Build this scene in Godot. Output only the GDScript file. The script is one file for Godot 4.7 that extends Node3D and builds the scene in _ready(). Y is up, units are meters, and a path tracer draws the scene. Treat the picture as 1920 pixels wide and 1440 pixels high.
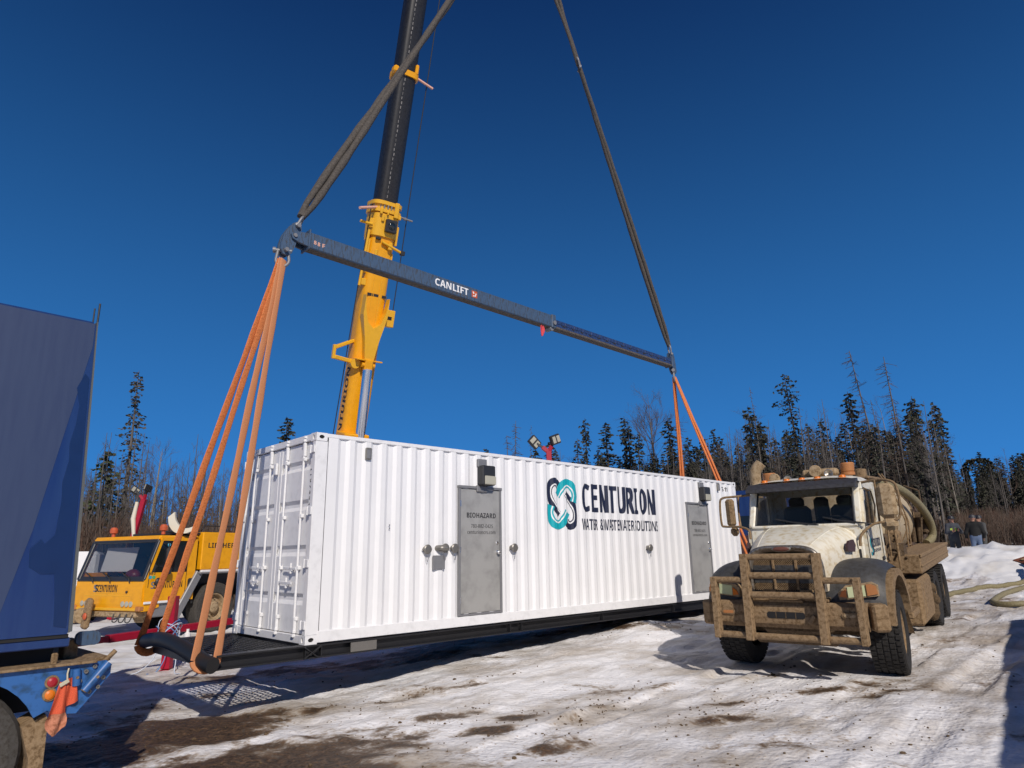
extends Node3D

# ------------------------------------------------------------------ mesh helper
class MB:
	var v := PackedVector3Array()
	var n := PackedVector3Array()
	var c := PackedColorArray()
	var col := Color(1, 1, 1)
	var xf := Transform3D()

	func tri(a: Vector3, b: Vector3, d: Vector3, na: Vector3, nb: Vector3, nd: Vector3) -> void:
		a = xf * a
		b = xf * b
		d = xf * d
		na = xf.basis * na
		nb = xf.basis * nb
		nd = xf.basis * nd
		if (b - a).cross(d - a).dot(na + nb + nd) > 0.0:
			v.append(a); v.append(d); v.append(b)
			n.append(na); n.append(nd); n.append(nb)
		else:
			v.append(a); v.append(b); v.append(d)
			n.append(na); n.append(nb); n.append(nd)
		c.append(col); c.append(col); c.append(col)

	func flat(a: Vector3, b: Vector3, d: Vector3) -> void:
		var g := (b - a).cross(d - a)
		if g.length_squared() < 1e-16:
			return
		g = g.normalized()
		tri(a, b, d, g, g, g)

	func quad(a: Vector3, b: Vector3, d: Vector3, e: Vector3) -> void:
		var g := (d - a).cross(e - b)
		if g.length_squared() < 1e-16:
			return
		g = g.normalized()
		tri(a, b, d, g, g, g)
		tri(a, d, e, g, g, g)

	func box(at: Vector3, s: Vector3, bev := 0.0, bs := Basis()) -> void:
		var h := s * 0.5
		var k := minf(bev, minf(h.x, minf(h.y, h.z)) * 0.9)
		for ax in 3:
			var u := (ax + 1) % 3
			var w := (ax + 2) % 3
			for sg in [-1.0, 1.0]:
				var q := []
				for m in [[-1, -1], [1, -1], [1, 1], [-1, 1]]:
					var p := Vector3()
					p[ax] = h[ax] * sg
					p[u] = (h[u] - k) * m[0]
					p[w] = (h[w] - k) * m[1]
					q.append(at + bs * p)
				quad(q[0], q[1], q[2], q[3])
				if k > 0.0:
					for s2 in [-1.0, 1.0]:      # bevel strip between faces ax and u
						var r := []
						for e in [-1.0, 1.0]:
							var p := Vector3()
							p[ax] = h[ax] * sg
							p[u] = (h[u] - k) * s2
							p[w] = (h[w] - k) * e
							r.append(at + bs * p)
							p[ax] = (h[ax] - k) * sg
							p[u] = h[u] * s2
							r.append(at + bs * p)
						quad(r[0], r[1], r[3], r[2])
		if k > 0.0:
			for a in [-1.0, 1.0]:
				for b in [-1.0, 1.0]:
					for d in [-1.0, 1.0]:
						var o := Vector3(h.x * a, h.y * b, h.z * d)
						flat(at + bs * (o - Vector3(0, k * b, k * d)), at + bs * (o - Vector3(k * a, 0, k * d)), at + bs * (o - Vector3(k * a, k * b, 0)))

	func span(a: Vector3, b: Vector3, w: float, t: float, bev := 0.0, up := Vector3.UP) -> void:   # a rectangular bar from a to b
		var z := (b - a).normalized()
		if absf(z.dot(up)) > 0.97:
			up = Vector3.RIGHT
		var x := up.cross(z).normalized()
		box((a + b) * 0.5, Vector3(w, t, a.distance_to(b)), bev, Basis(x, z.cross(x), z))

	func tube(p: Array, r: Variant, seg := 8, caps := true, sq := 1.0, up := Vector3.UP) -> void:
		var rows := []
		var nrm := []
		var x := Vector3()
		for i in p.size():
			var t: Vector3 = (p[mini(i + 1, p.size() - 1)] - p[maxi(i - 1, 0)]).normalized()
			if i == 0:
				x = (up if absf(t.dot(up)) < 0.95 else Vector3.RIGHT).cross(t).normalized()
			else:
				x = (x - t * x.dot(t)).normalized()
			var y := t.cross(x)
			var rr: float = r[i] if r is Array else r
			var ring := []
			var rn := []
			for k in seg:
				var a := TAU * k / seg
				ring.append(p[i] + x * (cos(a) * rr) + y * (sin(a) * rr * sq))
				rn.append((x * cos(a) * sq + y * sin(a)).normalized())
			rows.append(ring)
			nrm.append(rn)
		for i in p.size() - 1:
			for k in seg:
				var k2 := (k + 1) % seg
				tri(rows[i][k], rows[i + 1][k], rows[i + 1][k2], nrm[i][k], nrm[i + 1][k], nrm[i + 1][k2])
				tri(rows[i][k], rows[i + 1][k2], rows[i][k2], nrm[i][k], nrm[i + 1][k2], nrm[i][k2])
		if caps:
			for e in [0, p.size() - 1]:
				var g: Vector3 = (p[0] - p[1]).normalized() if e == 0 else (p[-1] - p[-2]).normalized()
				for k in range(1, seg - 1):
					tri(rows[e][0], rows[e][k], rows[e][k + 1], g, g, g)

	func cyl(a: Vector3, b: Vector3, r0: float, r1 := -1.0, seg := 12) -> void:
		tube([a, b], [r0, r0 if r1 < 0.0 else r1], seg)

	func lathe(prof: Array, at: Vector3, axis := Vector3.UP, seg := 20) -> void:   # profile of Vector2(radius, along)
		axis = axis.normalized()
		var x := (Vector3.UP if absf(axis.y) < 0.9 else Vector3.RIGHT).cross(axis).normalized()
		var y := axis.cross(x)
		for i in prof.size() - 1:
			var p: Vector2 = prof[i]
			var q: Vector2 = prof[i + 1]
			var d := (q - p).normalized()
			for k in seg:
				var a0 := TAU * k / seg
				var a1 := TAU * (k + 1) / seg
				var e0 := x * cos(a0) + y * sin(a0)
				var e1 := x * cos(a1) + y * sin(a1)
				var n0 := (e0 * d.y - axis * d.x).normalized()
				var n1 := (e1 * d.y - axis * d.x).normalized()
				var A := at + e0 * p.x + axis * p.y
				var B := at + e1 * p.x + axis * p.y
				var C := at + e1 * q.x + axis * q.y
				var D := at + e0 * q.x + axis * q.y
				if p.x > 1e-5:
					tri(A, B, C, n0, n1, n1)
				if q.x > 1e-5:
					tri(A, C, D, n0, n1, n0)

	func prism(poly: PackedVector2Array, z0: float, z1: float, t := Transform3D()) -> void:
		var ix := Geometry2D.triangulate_polygon(poly)
		for z in [z0, z1]:
			var g := t.basis.z * (1.0 if z == maxf(z0, z1) else -1.0)
			for i in range(0, ix.size(), 3):
				tri(t * Vector3(poly[ix[i]].x, poly[ix[i]].y, z), t * Vector3(poly[ix[i + 1]].x, poly[ix[i + 1]].y, z), t * Vector3(poly[ix[i + 2]].x, poly[ix[i + 2]].y, z), g, g, g)
		var cw := Geometry2D.is_polygon_clockwise(poly)
		for i in poly.size():
			var a := poly[i]
			var b := poly[(i + 1) % poly.size()]
			var e := (b - a).normalized()
			var g := t.basis * (Vector3(-e.y, e.x, 0) if cw else Vector3(e.y, -e.x, 0))
			tri(t * Vector3(a.x, a.y, z0), t * Vector3(b.x, b.y, z0), t * Vector3(b.x, b.y, z1), g, g, g)
			tri(t * Vector3(a.x, a.y, z0), t * Vector3(b.x, b.y, z1), t * Vector3(a.x, a.y, z1), g, g, g)

	func patch(nu: int, nv: int, f: Callable, tint: Variant = null) -> void:   # smooth surface f(u, v)
		var P := []
		for i in nu + 1:
			var row := []
			for j in nv + 1:
				row.append(f.call(float(i) / nu, float(j) / nv))
			P.append(row)
		var N := []
		for i in nu + 1:
			var row := []
			for j in nv + 1:
				var du: Vector3 = P[mini(i + 1, nu)][j] - P[maxi(i - 1, 0)][j]
				var dv: Vector3 = P[i][mini(j + 1, nv)] - P[i][maxi(j - 1, 0)]
				row.append(du.cross(dv).normalized())
			N.append(row)
		var keep := col
		for i in nu:
			for j in nv:
				if tint != null:
					col = tint.call(P[i][j])
				tri(P[i][j], P[i + 1][j], P[i + 1][j + 1], N[i][j], N[i + 1][j], N[i + 1][j + 1])
				tri(P[i][j], P[i + 1][j + 1], P[i][j + 1], N[i][j], N[i + 1][j + 1], N[i][j + 1])
		col = keep

	func ball(at: Vector3, r: Vector3, seg := 12, rows := 8) -> void:
		patch(seg, rows, func(u, w):
			var a: float = u * TAU
			var b: float = (w - 0.5) * PI
			return at + Vector3(cos(a) * cos(b) * r.x, sin(b) * r.y, sin(a) * cos(b) * r.z))

	func mesh() -> ArrayMesh:
		var arr := []
		arr.resize(Mesh.ARRAY_MAX)
		arr[Mesh.ARRAY_VERTEX] = v
		arr[Mesh.ARRAY_NORMAL] = n
		arr[Mesh.ARRAY_COLOR] = c
		var am := ArrayMesh.new()
		am.add_surface_from_arrays(Mesh.PRIMITIVE_TRIANGLES, arr)
		return am


var taken := {}
var M := {}
var rng := RandomNumberGenerator.new()

func numbered(called: String) -> String:
	var k: int = taken.get(called, 0)
	taken[called] = k + 1
	return called if k == 0 else "%s_%03d" % [called, k]

func thing(called: String, label: String, category: String, at := Vector3.ZERO, turn := Vector3.ZERO, group := "") -> Node3D:
	var o := Node3D.new()
	o.name = numbered(called)
	add_child(o)
	o.position = at
	o.rotation = turn
	tag(o, label, category, group)
	return o

func tag(o: Node, label: String, category: String, group := "") -> void:
	o.set_meta("label", label)
	o.set_meta("category", category)
	if group:
		o.set_meta("group", group)

func part(called: String, mb: MB, mat: Material, parent: Node = self) -> MeshInstance3D:
	var o := MeshInstance3D.new()
	o.name = numbered(called) if parent == self else called
	o.mesh = mb.mesh()
	o.mesh.surface_set_material(0, mat)
	parent.add_child(o, true)
	return o

func ground_part(called: String, mb: MB, mat: Material) -> MeshInstance3D:
	var o := part(called, mb, mat)
	o.set_meta("kind", "structure")
	return o

func copy_thing(o: Node3D, called: String, at: Vector3, turn: Vector3, size: Vector3, label: String, group: String) -> Node3D:
	var r: Node3D = o.duplicate()
	r.name = numbered(called)
	add_child(r)
	r.position = at
	r.rotation = turn
	r.scale = size
	r.set_meta("label", label)
	r.set_meta("group", group)
	return r

# ------------------------------------------------------------------ materials
func lin(r: float, g: float, b: float) -> Color:
	return Color(r, g, b).linear_to_srgb()

func noise_tex(sd: int, freq: float, stops: Array, size := 512, kind := FastNoiseLite.TYPE_SIMPLEX_SMOOTH, oct := 5, gain := 0.55) -> NoiseTexture2D:
	var f := FastNoiseLite.new()
	f.seed = sd
	f.noise_type = kind
	f.frequency = freq
	f.fractal_octaves = oct
	f.fractal_gain = gain
	var t := NoiseTexture2D.new()
	t.width = size
	t.height = size
	t.seamless = true
	t.noise = f
	var g := Gradient.new()
	var offs := PackedFloat32Array()
	var cols := PackedColorArray()
	for s in stops:
		offs.append(s[0])
		cols.append(s[1])
	g.offsets = offs
	g.colors = cols
	t.color_ramp = g
	return t

func mat(called: String, c: Color, rough := 0.6, metal := 0.0, tex: Texture2D = null, scale := 1.0, bump := 0.0, btex: Texture2D = null) -> StandardMaterial3D:
	var m := StandardMaterial3D.new()
	m.resource_name = called
	m.albedo_color = c
	m.roughness = rough
	m.metallic = metal
	if tex or btex:
		m.uv1_triplanar = true
		m.uv1_scale = Vector3.ONE * scale
	if tex:
		m.albedo_texture = tex
	if bump > 0.0:
		m.heightmap_enabled = true
		m.heightmap_scale = bump
		m.heightmap_texture = btex if btex else tex
	M[called] = m
	return m

func g1(x: float) -> Color:
	return Color(x, x, x)

func make_materials() -> void:
	var wear := noise_tex(3, 0.012, [[0.0, g1(0.93)], [0.45, g1(0.985)], [1.0, g1(1.0)]])
	var grime := noise_tex(5, 0.02, [[0.0, Color(0.62, 0.55, 0.45)], [0.38, Color(0.9, 0.87, 0.82)], [0.6, Color(1, 1, 1)], [1.0, Color(1, 1, 1)]])
	var rust := noise_tex(7, 0.022, [[0.0, Color(1.0, 0.66, 0.46)], [0.28, Color(0.95, 0.82, 0.72)], [0.40, Color(0.93, 0.94, 0.96)], [0.62, Color(1, 1, 1)], [1.0, Color(0.95, 0.97, 1.0)]])
	var mudt := noise_tex(9, 0.012, [[0.0, Color(0.52, 0.47, 0.42)], [0.30, Color(0.76, 0.72, 0.66)], [0.48, Color(0.92, 0.90, 0.87)], [0.7, Color(1, 1, 1)], [1.0, Color(1.0, 0.98, 0.95)]], 1024, FastNoiseLite.TYPE_SIMPLEX_SMOOTH, 7, 0.72)
	var splat := noise_tex(11, 0.03, [[0.0, Color(0.80, 0.73, 0.60)], [0.3, Color(0.92, 0.88, 0.80)], [0.46, Color(0.985, 0.98, 0.965)], [1.0, Color(1, 1, 1)]], 512, FastNoiseLite.TYPE_SIMPLEX_SMOOTH, 6, 0.6)
	var fine := noise_tex(13, 0.15, [[0.0, g1(0.55)], [0.5, g1(0.85)], [1.0, g1(1.0)]], 512, FastNoiseLite.TYPE_SIMPLEX_SMOOTH, 4)
	var soft := noise_tex(15, 0.008, [[0.0, g1(0.0)], [1.0, g1(1.0)]], 512, FastNoiseLite.TYPE_SIMPLEX_SMOOTH, 3)
	mat("white_paint", lin(0.79, 0.79, 0.80), 0.42, 0.0, noise_tex(4, 0.008, [[0.0, g1(0.965)], [0.5, g1(0.99)], [1.0, g1(1.0)]]), 0.22)
	mat("white_steel", lin(0.78, 0.78, 0.79), 0.45, 0.0, wear, 0.8)
	mat("dark_gap", lin(0.012, 0.012, 0.013), 0.9)
	mat("navy_print", lin(0.013, 0.018, 0.045), 0.5)
	mat("teal_print", lin(0.005, 0.36, 0.42), 0.5)
	mat("white_print", lin(0.78, 0.78, 0.78), 0.5)
	mat("black_print", lin(0.015, 0.015, 0.018), 0.6)
	mat("door_steel", lin(0.40, 0.395, 0.38), 0.5, 0.25, noise_tex(17, 0.007, [[0.0, g1(0.84)], [0.4, g1(0.94)], [0.6, g1(0.98)], [1.0, g1(1.0)]], 512, FastNoiseLite.TYPE_SIMPLEX_SMOOTH, 6, 0.62), 0.5)
	mat("cast_metal", lin(0.36, 0.34, 0.31), 0.45, 0.6, fine, 2.0)
	mat("chrome", lin(0.75, 0.75, 0.76), 0.18, 1.0)
	mat("grey_metal", lin(0.22, 0.22, 0.23), 0.5, 0.2, wear, 1.0)
	mat("dark_plastic", lin(0.025, 0.025, 0.027), 0.45)
	mat("lamp_glass", lin(0.42, 0.40, 0.32), 0.2)
	mat("black_steel", lin(0.016, 0.016, 0.018), 0.42, 0.0, wear, 1.2)
	mat("beam_blue", lin(0.055, 0.095, 0.16), 0.5, 0.0, rust, 0.9, 0.4, rust)
	mat("inner_blue", lin(0.024, 0.05, 0.15), 0.45, 0.0, grime, 1.4)
	M.beam_blue.uv1_scale = Vector3(2.6, 0.45, 2.6)
	M.beam_blue.heightmap_enabled = false
	mat("beam_under", lin(0.10, 0.09, 0.085), 0.75, 0.0, mudt, 1.0)
	mat("sling_orange", lin(0.82, 0.27, 0.09), 0.85, 0.0, noise_tex(21, 0.03, [[0.0, Color(0.6, 0.55, 0.5)], [0.4, Color(0.9, 0.86, 0.8)], [1.0, Color(1, 1, 1)]]), 1.5, 0.8, fine)
	mat("sling_pale", lin(0.80, 0.33, 0.145), 0.85, 0.0, fine, 2.0, 0.5, fine)
	mat("sling_black", lin(0.125, 0.108, 0.092), 0.9, 0.0, noise_tex(23, 0.03, [[0.0, g1(0.5)], [0.5, g1(0.8)], [1.0, g1(1.0)]]), 1.2, 1.5, fine)
	mat("flag_red", lin(0.55, 0.05, 0.06), 0.8)
	mat("flag_orange", lin(0.85, 0.13, 0.05), 0.85, 0.0, fine, 2.0)
	mat("flag_orange_dirty", lin(0.5, 0.20, 0.12), 0.9, 0.0, mudt, 2.0)
	mat("crane_yellow", lin(0.80, 0.355, 0.004), 0.35, 0.0, noise_tex(39, 0.015, [[0.0, Color(0.93, 0.91, 0.89)], [0.40, Color(0.98, 0.975, 0.97)], [0.6, Color(1, 1, 1)], [1.0, Color(1, 1, 1)]]), 0.5)
	mat("crane_yellow_pale", lin(0.78, 0.41, 0.02), 0.35, 0.0, wear, 0.6)
	mat("boom_black", lin(0.018, 0.017, 0.017), 0.38, 0.0, grime, 0.7)
	mat("grease_mark", lin(0.22, 0.21, 0.2), 0.6)
	mat("rope", lin(0.02, 0.02, 0.022), 0.6)
	mat("pink_rod", lin(0.70, 0.38, 0.28), 0.6)
	mat("rubber", lin(0.022, 0.021, 0.021), 0.85, 0.0, mudt, 1.5, 1.0, fine)
	mat("rubber_dusty", lin(0.06, 0.056, 0.052), 0.9, 0.0, mudt, 1.5)
	mat("mud", lin(0.275, 0.19, 0.108), 0.95, 0.0, mudt, 1.1, 0.9, mudt)
	mat("mud_dark", lin(0.12, 0.082, 0.047), 0.95, 0.0, mudt, 1.3, 2.0, mudt)
	mat("mud_pale", lin(0.40, 0.30, 0.185), 0.9, 0.0, mudt, 0.8, 0.5, mudt)
	mat("cream_paint", lin(0.78, 0.755, 0.665), 0.38, 0.0, splat, 0.45)
	M.cream_paint.vertex_color_use_as_albedo = true
	mat("dusty_black", lin(0.060, 0.062, 0.066), 0.55, 0.0, mudt, 1.0)
	M.dusty_black.vertex_color_use_as_albedo = true
	mat("visor", lin(0.05, 0.05, 0.055), 0.5, 0.0, grime, 1.5)
	mat("interior", lin(0.02, 0.02, 0.021), 0.8)
	mat("amber", lin(0.66, 0.17, 0.012), 0.35)
	mat("amber_dusty", lin(0.62, 0.25, 0.08), 0.6, 0.0, fine, 3.0)
	mat("red_lens", lin(0.34, 0.014, 0.022), 0.35)
	mat("headlight_lens", lin(0.55, 0.60, 0.36), 0.12)
	mat("tarp_green", lin(0.25, 0.36, 0.33), 0.6)
	mat("red_post", lin(0.36, 0.005, 0.026), 0.45, 0.0, wear, 1.0)
	mat("cable_white", lin(0.55, 0.6, 0.7), 0.5)
	mat("cable_blue", lin(0.12, 0.25, 0.5), 0.5)
	mat("box_navy", lin(0.019, 0.045, 0.145), 0.24, 0.0, noise_tex(31, 0.006, [[0.0, Color(0.80, 0.84, 0.93)], [0.5, Color(0.93, 0.95, 0.97)], [1.0, Color(1, 1, 1)]]), 0.5)
	mat("box_frost", lin(0.034, 0.053, 0.115), 0.45, 0.0, noise_tex(33, 0.01, [[0.0, Color(0.90, 0.91, 0.95)], [0.5, Color(0.97, 0.97, 0.98)], [1.0, Color(1, 1, 1)]]), 0.5)
	M.box_navy.uv1_scale = Vector3(2.2, 0.22, 2.2)
	M.box_frost.uv1_scale = Vector3(2.6, 0.2, 2.6)
	mat("box_wiped", lin(0.008, 0.026, 0.095), 0.3, 0.0, wear, 0.6)
	mat("frame_blue", lin(0.028, 0.115, 0.33), 0.42, 0.0, noise_tex(37, 0.012, [[0.0, Color(0.75, 0.66, 0.55)], [0.34, Color(0.9, 0.88, 0.86)], [0.5, Color(1, 1, 1)], [1.0, Color(1, 1, 1)]]), 1.0)
	mat("seal_grey", lin(0.13, 0.14, 0.14), 0.7, 0.0, fine, 2.0)
	mat("trailer_grey", lin(0.45, 0.46, 0.47), 0.5, 0.0, wear, 0.4)
	mat("hose", lin(0.26, 0.23, 0.13), 0.65, 0.0, mudt, 2.0)
	mat("fitting_green", lin(0.06, 0.33, 0.10), 0.5)
	mat("orange_red", lin(0.48, 0.09, 0.03), 0.5)
	mat("bark", lin(0.075, 0.062, 0.052), 0.95, 0.0, fine, 3.0)
	mat("bark_grey", lin(0.17, 0.15, 0.135), 0.95, 0.0, fine, 3.0)
	mat("bark_pale", lin(0.34, 0.30, 0.25), 0.9, 0.0, fine, 2.0)
	for k in [["needles", lin(0.048, 0.050, 0.034)], ["needles_grey", lin(0.072, 0.068, 0.054)], ["needles_green", lin(0.050, 0.062, 0.025)], ["twigs_brown", lin(0.115, 0.082, 0.062)]]:
		var m := mat(k[0], k[1], 0.9)
		m.vertex_color_use_as_albedo = true
	mat("rust_brown", lin(0.20, 0.065, 0.03), 0.7, 0.0, mudt, 1.0)
	var gl := mat("window_glass", Color(0.10, 0.13, 0.13, 0.22), 0.04)
	gl.transparency = BaseMaterial3D.TRANSPARENCY_ALPHA
	var gd := mat("dark_glass", lin(0.012, 0.016, 0.018), 0.06)
	gd.metallic_specular = 0.6

# ------------------------------------------------------------------ text as flat print
func text_tris(s: String, w: float, h: float, bold := true) -> PackedVector2Array:   # triangles that fill a box w by h, centred
	var f := SystemFont.new()
	f.font_names = PackedStringArray(["Droid Sans"])
	f.font_weight = 700 if bold else 400
	var t := TextMesh.new()
	t.text = s
	t.font = f
	t.font_size = 64
	t.pixel_size = 0.01
	t.depth = 0.0
	t.curve_step = 2.0
	var a := t.surface_get_arrays(0) if t.get_surface_count() else []
	var out := PackedVector2Array()
	if a.is_empty():
		return out
	var vs: PackedVector3Array = a[Mesh.ARRAY_VERTEX]
	var ix: PackedInt32Array = a[Mesh.ARRAY_INDEX] if a[Mesh.ARRAY_INDEX] != null and a[Mesh.ARRAY_INDEX].size() else PackedInt32Array(range(vs.size()))
	var lo := Vector2(1e9, 1e9)
	var hi := -lo
	for p in vs:
		lo = lo.min(Vector2(p.x, p.y))
		hi = hi.max(Vector2(p.x, p.y))
	var k := Vector2(w, h) / (hi - lo)
	for i in ix:
		out.append((Vector2(vs[i].x, vs[i].y) - (lo + hi) * 0.5) * k)
	return out

func print_flat(called: String, tris: PackedVector2Array, t: Transform3D, m: Material, parent: Node) -> MeshInstance3D:
	var b := MB.new()
	for i in range(0, tris.size(), 3):
		var z := t.basis.z
		b.tri(t * Vector3(tris[i].x, tris[i].y, 0), t * Vector3(tris[i + 1].x, tris[i + 1].y, 0), t * Vector3(tris[i + 2].x, tris[i + 2].y, 0), z, z, z)
	return part(called, b, m, parent)

func band(pts: Array, w: Variant) -> PackedVector2Array:      # a stroke of width w along the points, as triangles
	var out := PackedVector2Array()
	var L := []
	var R := []
	for i in pts.size():
		var d: Vector2 = (pts[mini(i + 1, pts.size() - 1)] - pts[maxi(i - 1, 0)]).normalized()
		var q = Vector2(-d.y, d.x) * (w[i] if w is Array else w) * 0.5
		L.append(pts[i] + q)
		R.append(pts[i] - q)
	for i in pts.size() - 1:
		out.append_array([L[i], R[i], R[i + 1], L[i], R[i + 1], L[i + 1]])
	return out

func smooth2(ctrl: Array, steps := 6) -> Array:
	var out := []
	for i in ctrl.size() - 1:
		for k in steps:
			out.append((ctrl[i] as Vector2).cubic_interpolate(ctrl[i + 1], ctrl[maxi(i - 1, 0)], ctrl[mini(i + 2, ctrl.size() - 1)], float(k) / steps))
	out.append(ctrl[-1])
	return out

func smooth3(ctrl: Array, steps := 6) -> Array:
	var out := []
	for i in ctrl.size() - 1:
		for k in steps:
			out.append((ctrl[i] as Vector3).cubic_interpolate(ctrl[i + 1], ctrl[maxi(i - 1, 0)], ctrl[mini(i + 2, ctrl.size() - 1)], float(k) / steps))
	out.append(ctrl[-1])
	return out

func rounded(w: float, h: float, r: float, seg := 5) -> PackedVector2Array:
	var p := PackedVector2Array()
	for q in 4:
		var c := Vector2((w * 0.5 - r) * (1 if q in [0, 3] else -1), (h * 0.5 - r) * (1 if q < 2 else -1))
		for k in seg + 1:
			var a := PI * 0.5 * (q + float(k) / seg)
			p.append(c + Vector2(cos(a), sin(a)) * r)
	return p

# ------------------------------------------------------------------ scene
func _ready() -> void:
	var cam := Camera3D.new()
	cam.name = "camera"
	cam.basis = Basis(Vector3.RIGHT, 0.2509) * Basis(Vector3.BACK, -0.0170)
	cam.position = Vector3(0, 1.7, 0)
	cam.fov = 60.24
	cam.near = 0.05
	cam.far = 1500.0
	add_child(cam)
	cam.current = true
	var env := Environment.new()
	env.background_mode = Environment.BG_SKY
	env.tonemap_mode = Environment.TONE_MAPPER_LINEAR
	env.tonemap_exposure = 1.0
	env.sdfgi_enabled = true
	env.ssao_enabled = true
	env.ssil_enabled = true
	var sky := ProceduralSkyMaterial.new()
	sky.sky_top_color = lin(0.0005, 0.003, 0.05)
	sky.sky_horizon_color = lin(0.044, 0.258, 0.71)
	sky.sky_curve = 0.333
	sky.ground_horizon_color = lin(0.35, 0.38, 0.42)
	sky.ground_bottom_color = lin(0.3, 0.3, 0.3)
	sky.sun_angle_max = 60.0
	sky.sun_curve = 0.12
	env.sky = Sky.new()
	env.sky.sky_material = sky
	var we := WorldEnvironment.new()
	we.name = "environment"
	we.environment = env
	add_child(we)
	var sun := DirectionalLight3D.new()
	sun.name = "sun"
	sun.light_energy = 1.20
	sun.light_color = Color(1.0, 0.965, 0.925)
	sun.light_angular_distance = 0.5
	sun.shadow_enabled = true
	var az := deg_to_rad(17.0)
	var el := deg_to_rad(34.0)
	add_child(sun)
	sun.basis = Basis.looking_at(-Vector3(sin(az) * cos(el), sin(el), cos(az) * cos(el)), Vector3.UP)

	rng.seed = 41
	make_materials()
	build_ground()
	build_container()
	build_skid()
	build_rigging()
	build_crane()
	build_blue_truck()
	build_vacuum_truck()
	build_forest()
	build_yard()
	build_people()

# ------------------------------------------------------------------ ground
var nz_a := FastNoiseLite.new()
var nz_b := FastNoiseLite.new()
var nz_c := FastNoiseLite.new()
const GX0 := -7.5
const GX1 := 14.0
const GZ0 := -5.0
const GZ1 := -21.0

func land(x: float, z: float) -> float:
	var d := -z
	var e := clampf(0.034 * (x - 4.5), -0.32, 1.3)
	var g := clampf(0.034 * (d - 10.6) * smoothstep(-8.0, 4.0, x), -0.2, 1.3)
	return e + g + 0.12 * exp(-((x + 0.5) ** 2 + (z + 13.0) ** 2) / 6.0) + 0.16 * exp(-((x - 2.7) ** 2 + (z + 14.6) ** 2) / 1.6)

func bank(x: float, z: float) -> float:
	var u := (x - 15.6) * 0.8 + (z + 22.6) * 0.6
	var v := -(x - 15.6) * 0.6 + (z + 22.6) * 0.8
	var b := 0.88 * exp(-pow(absf(u) / 2.9, 2.4) - pow(absf(v) / 2.0, 2.4))
	b *= 1.0 + 0.28 * nz_a.get_noise_2d(x * 9.0, z * 9.0) + 0.10 * nz_b.get_noise_2d(x * 14.0, z * 14.0)
	return b

func ground_y(x: float, z: float) -> float:
	var u := x * 0.71 - z * 0.70
	var v := x * 0.70 + z * 0.71
	var r := nz_a.get_noise_2d(x * 4.0, z * 7.0) * 0.050 + nz_b.get_noise_2d(u * 5.0, v * 20.0) * 0.018 + nz_c.get_noise_2d(x * 13.0, z * 16.0) * 0.026
	for lane in [-3.37, -5.39, -0.9, -2.3]:
		var tv: float = absf(v + 0.18 * sin(u * 0.35 + lane) - lane)
		if tv < 0.45:
			r += (-0.045 * smoothstep(0.26, 0.16, tv) + 0.022 * smoothstep(0.20, 0.28, tv) * smoothstep(0.45, 0.30, tv)) * clampf(0.6 + nz_b.get_noise_2d(u * 3.0, lane * 37.0) * 1.8, 0.0, 1.2)
	var away := clampf(1.0 - (absf(x) + absf(z) - 40.0) / 60.0, 0.0, 1.0)
	# the wheels of the muddy truck stand on it
	var near := minf(minf((Vector2(x, z) - Vector2(5.28, -9.95)).length(), (Vector2(x, z) - Vector2(3.64, -11.19)).length()), (Vector2(x, z) - Vector2(8.4, -14.0)).length())
	return land(x, z) + bank(x, z) + r * away * smoothstep(0.3, 0.9, near)

func mud_at(x: float, z: float) -> float:
	var m := 0.0
	for q in MUD:
		var dx: float = x - q[0]
		var dz: float = z - q[1]
		var u: float = (dx * 0.96 - dz * 0.28) / (q[2] * 0.9)
		var v: float = (dx * 0.28 + dz * 0.96) / (q[3] * 1.3)
		var k = 1.0 - u * u - v * v
		if k > -1.5:
			m = maxf(m, k * q[4])
	return m

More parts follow.
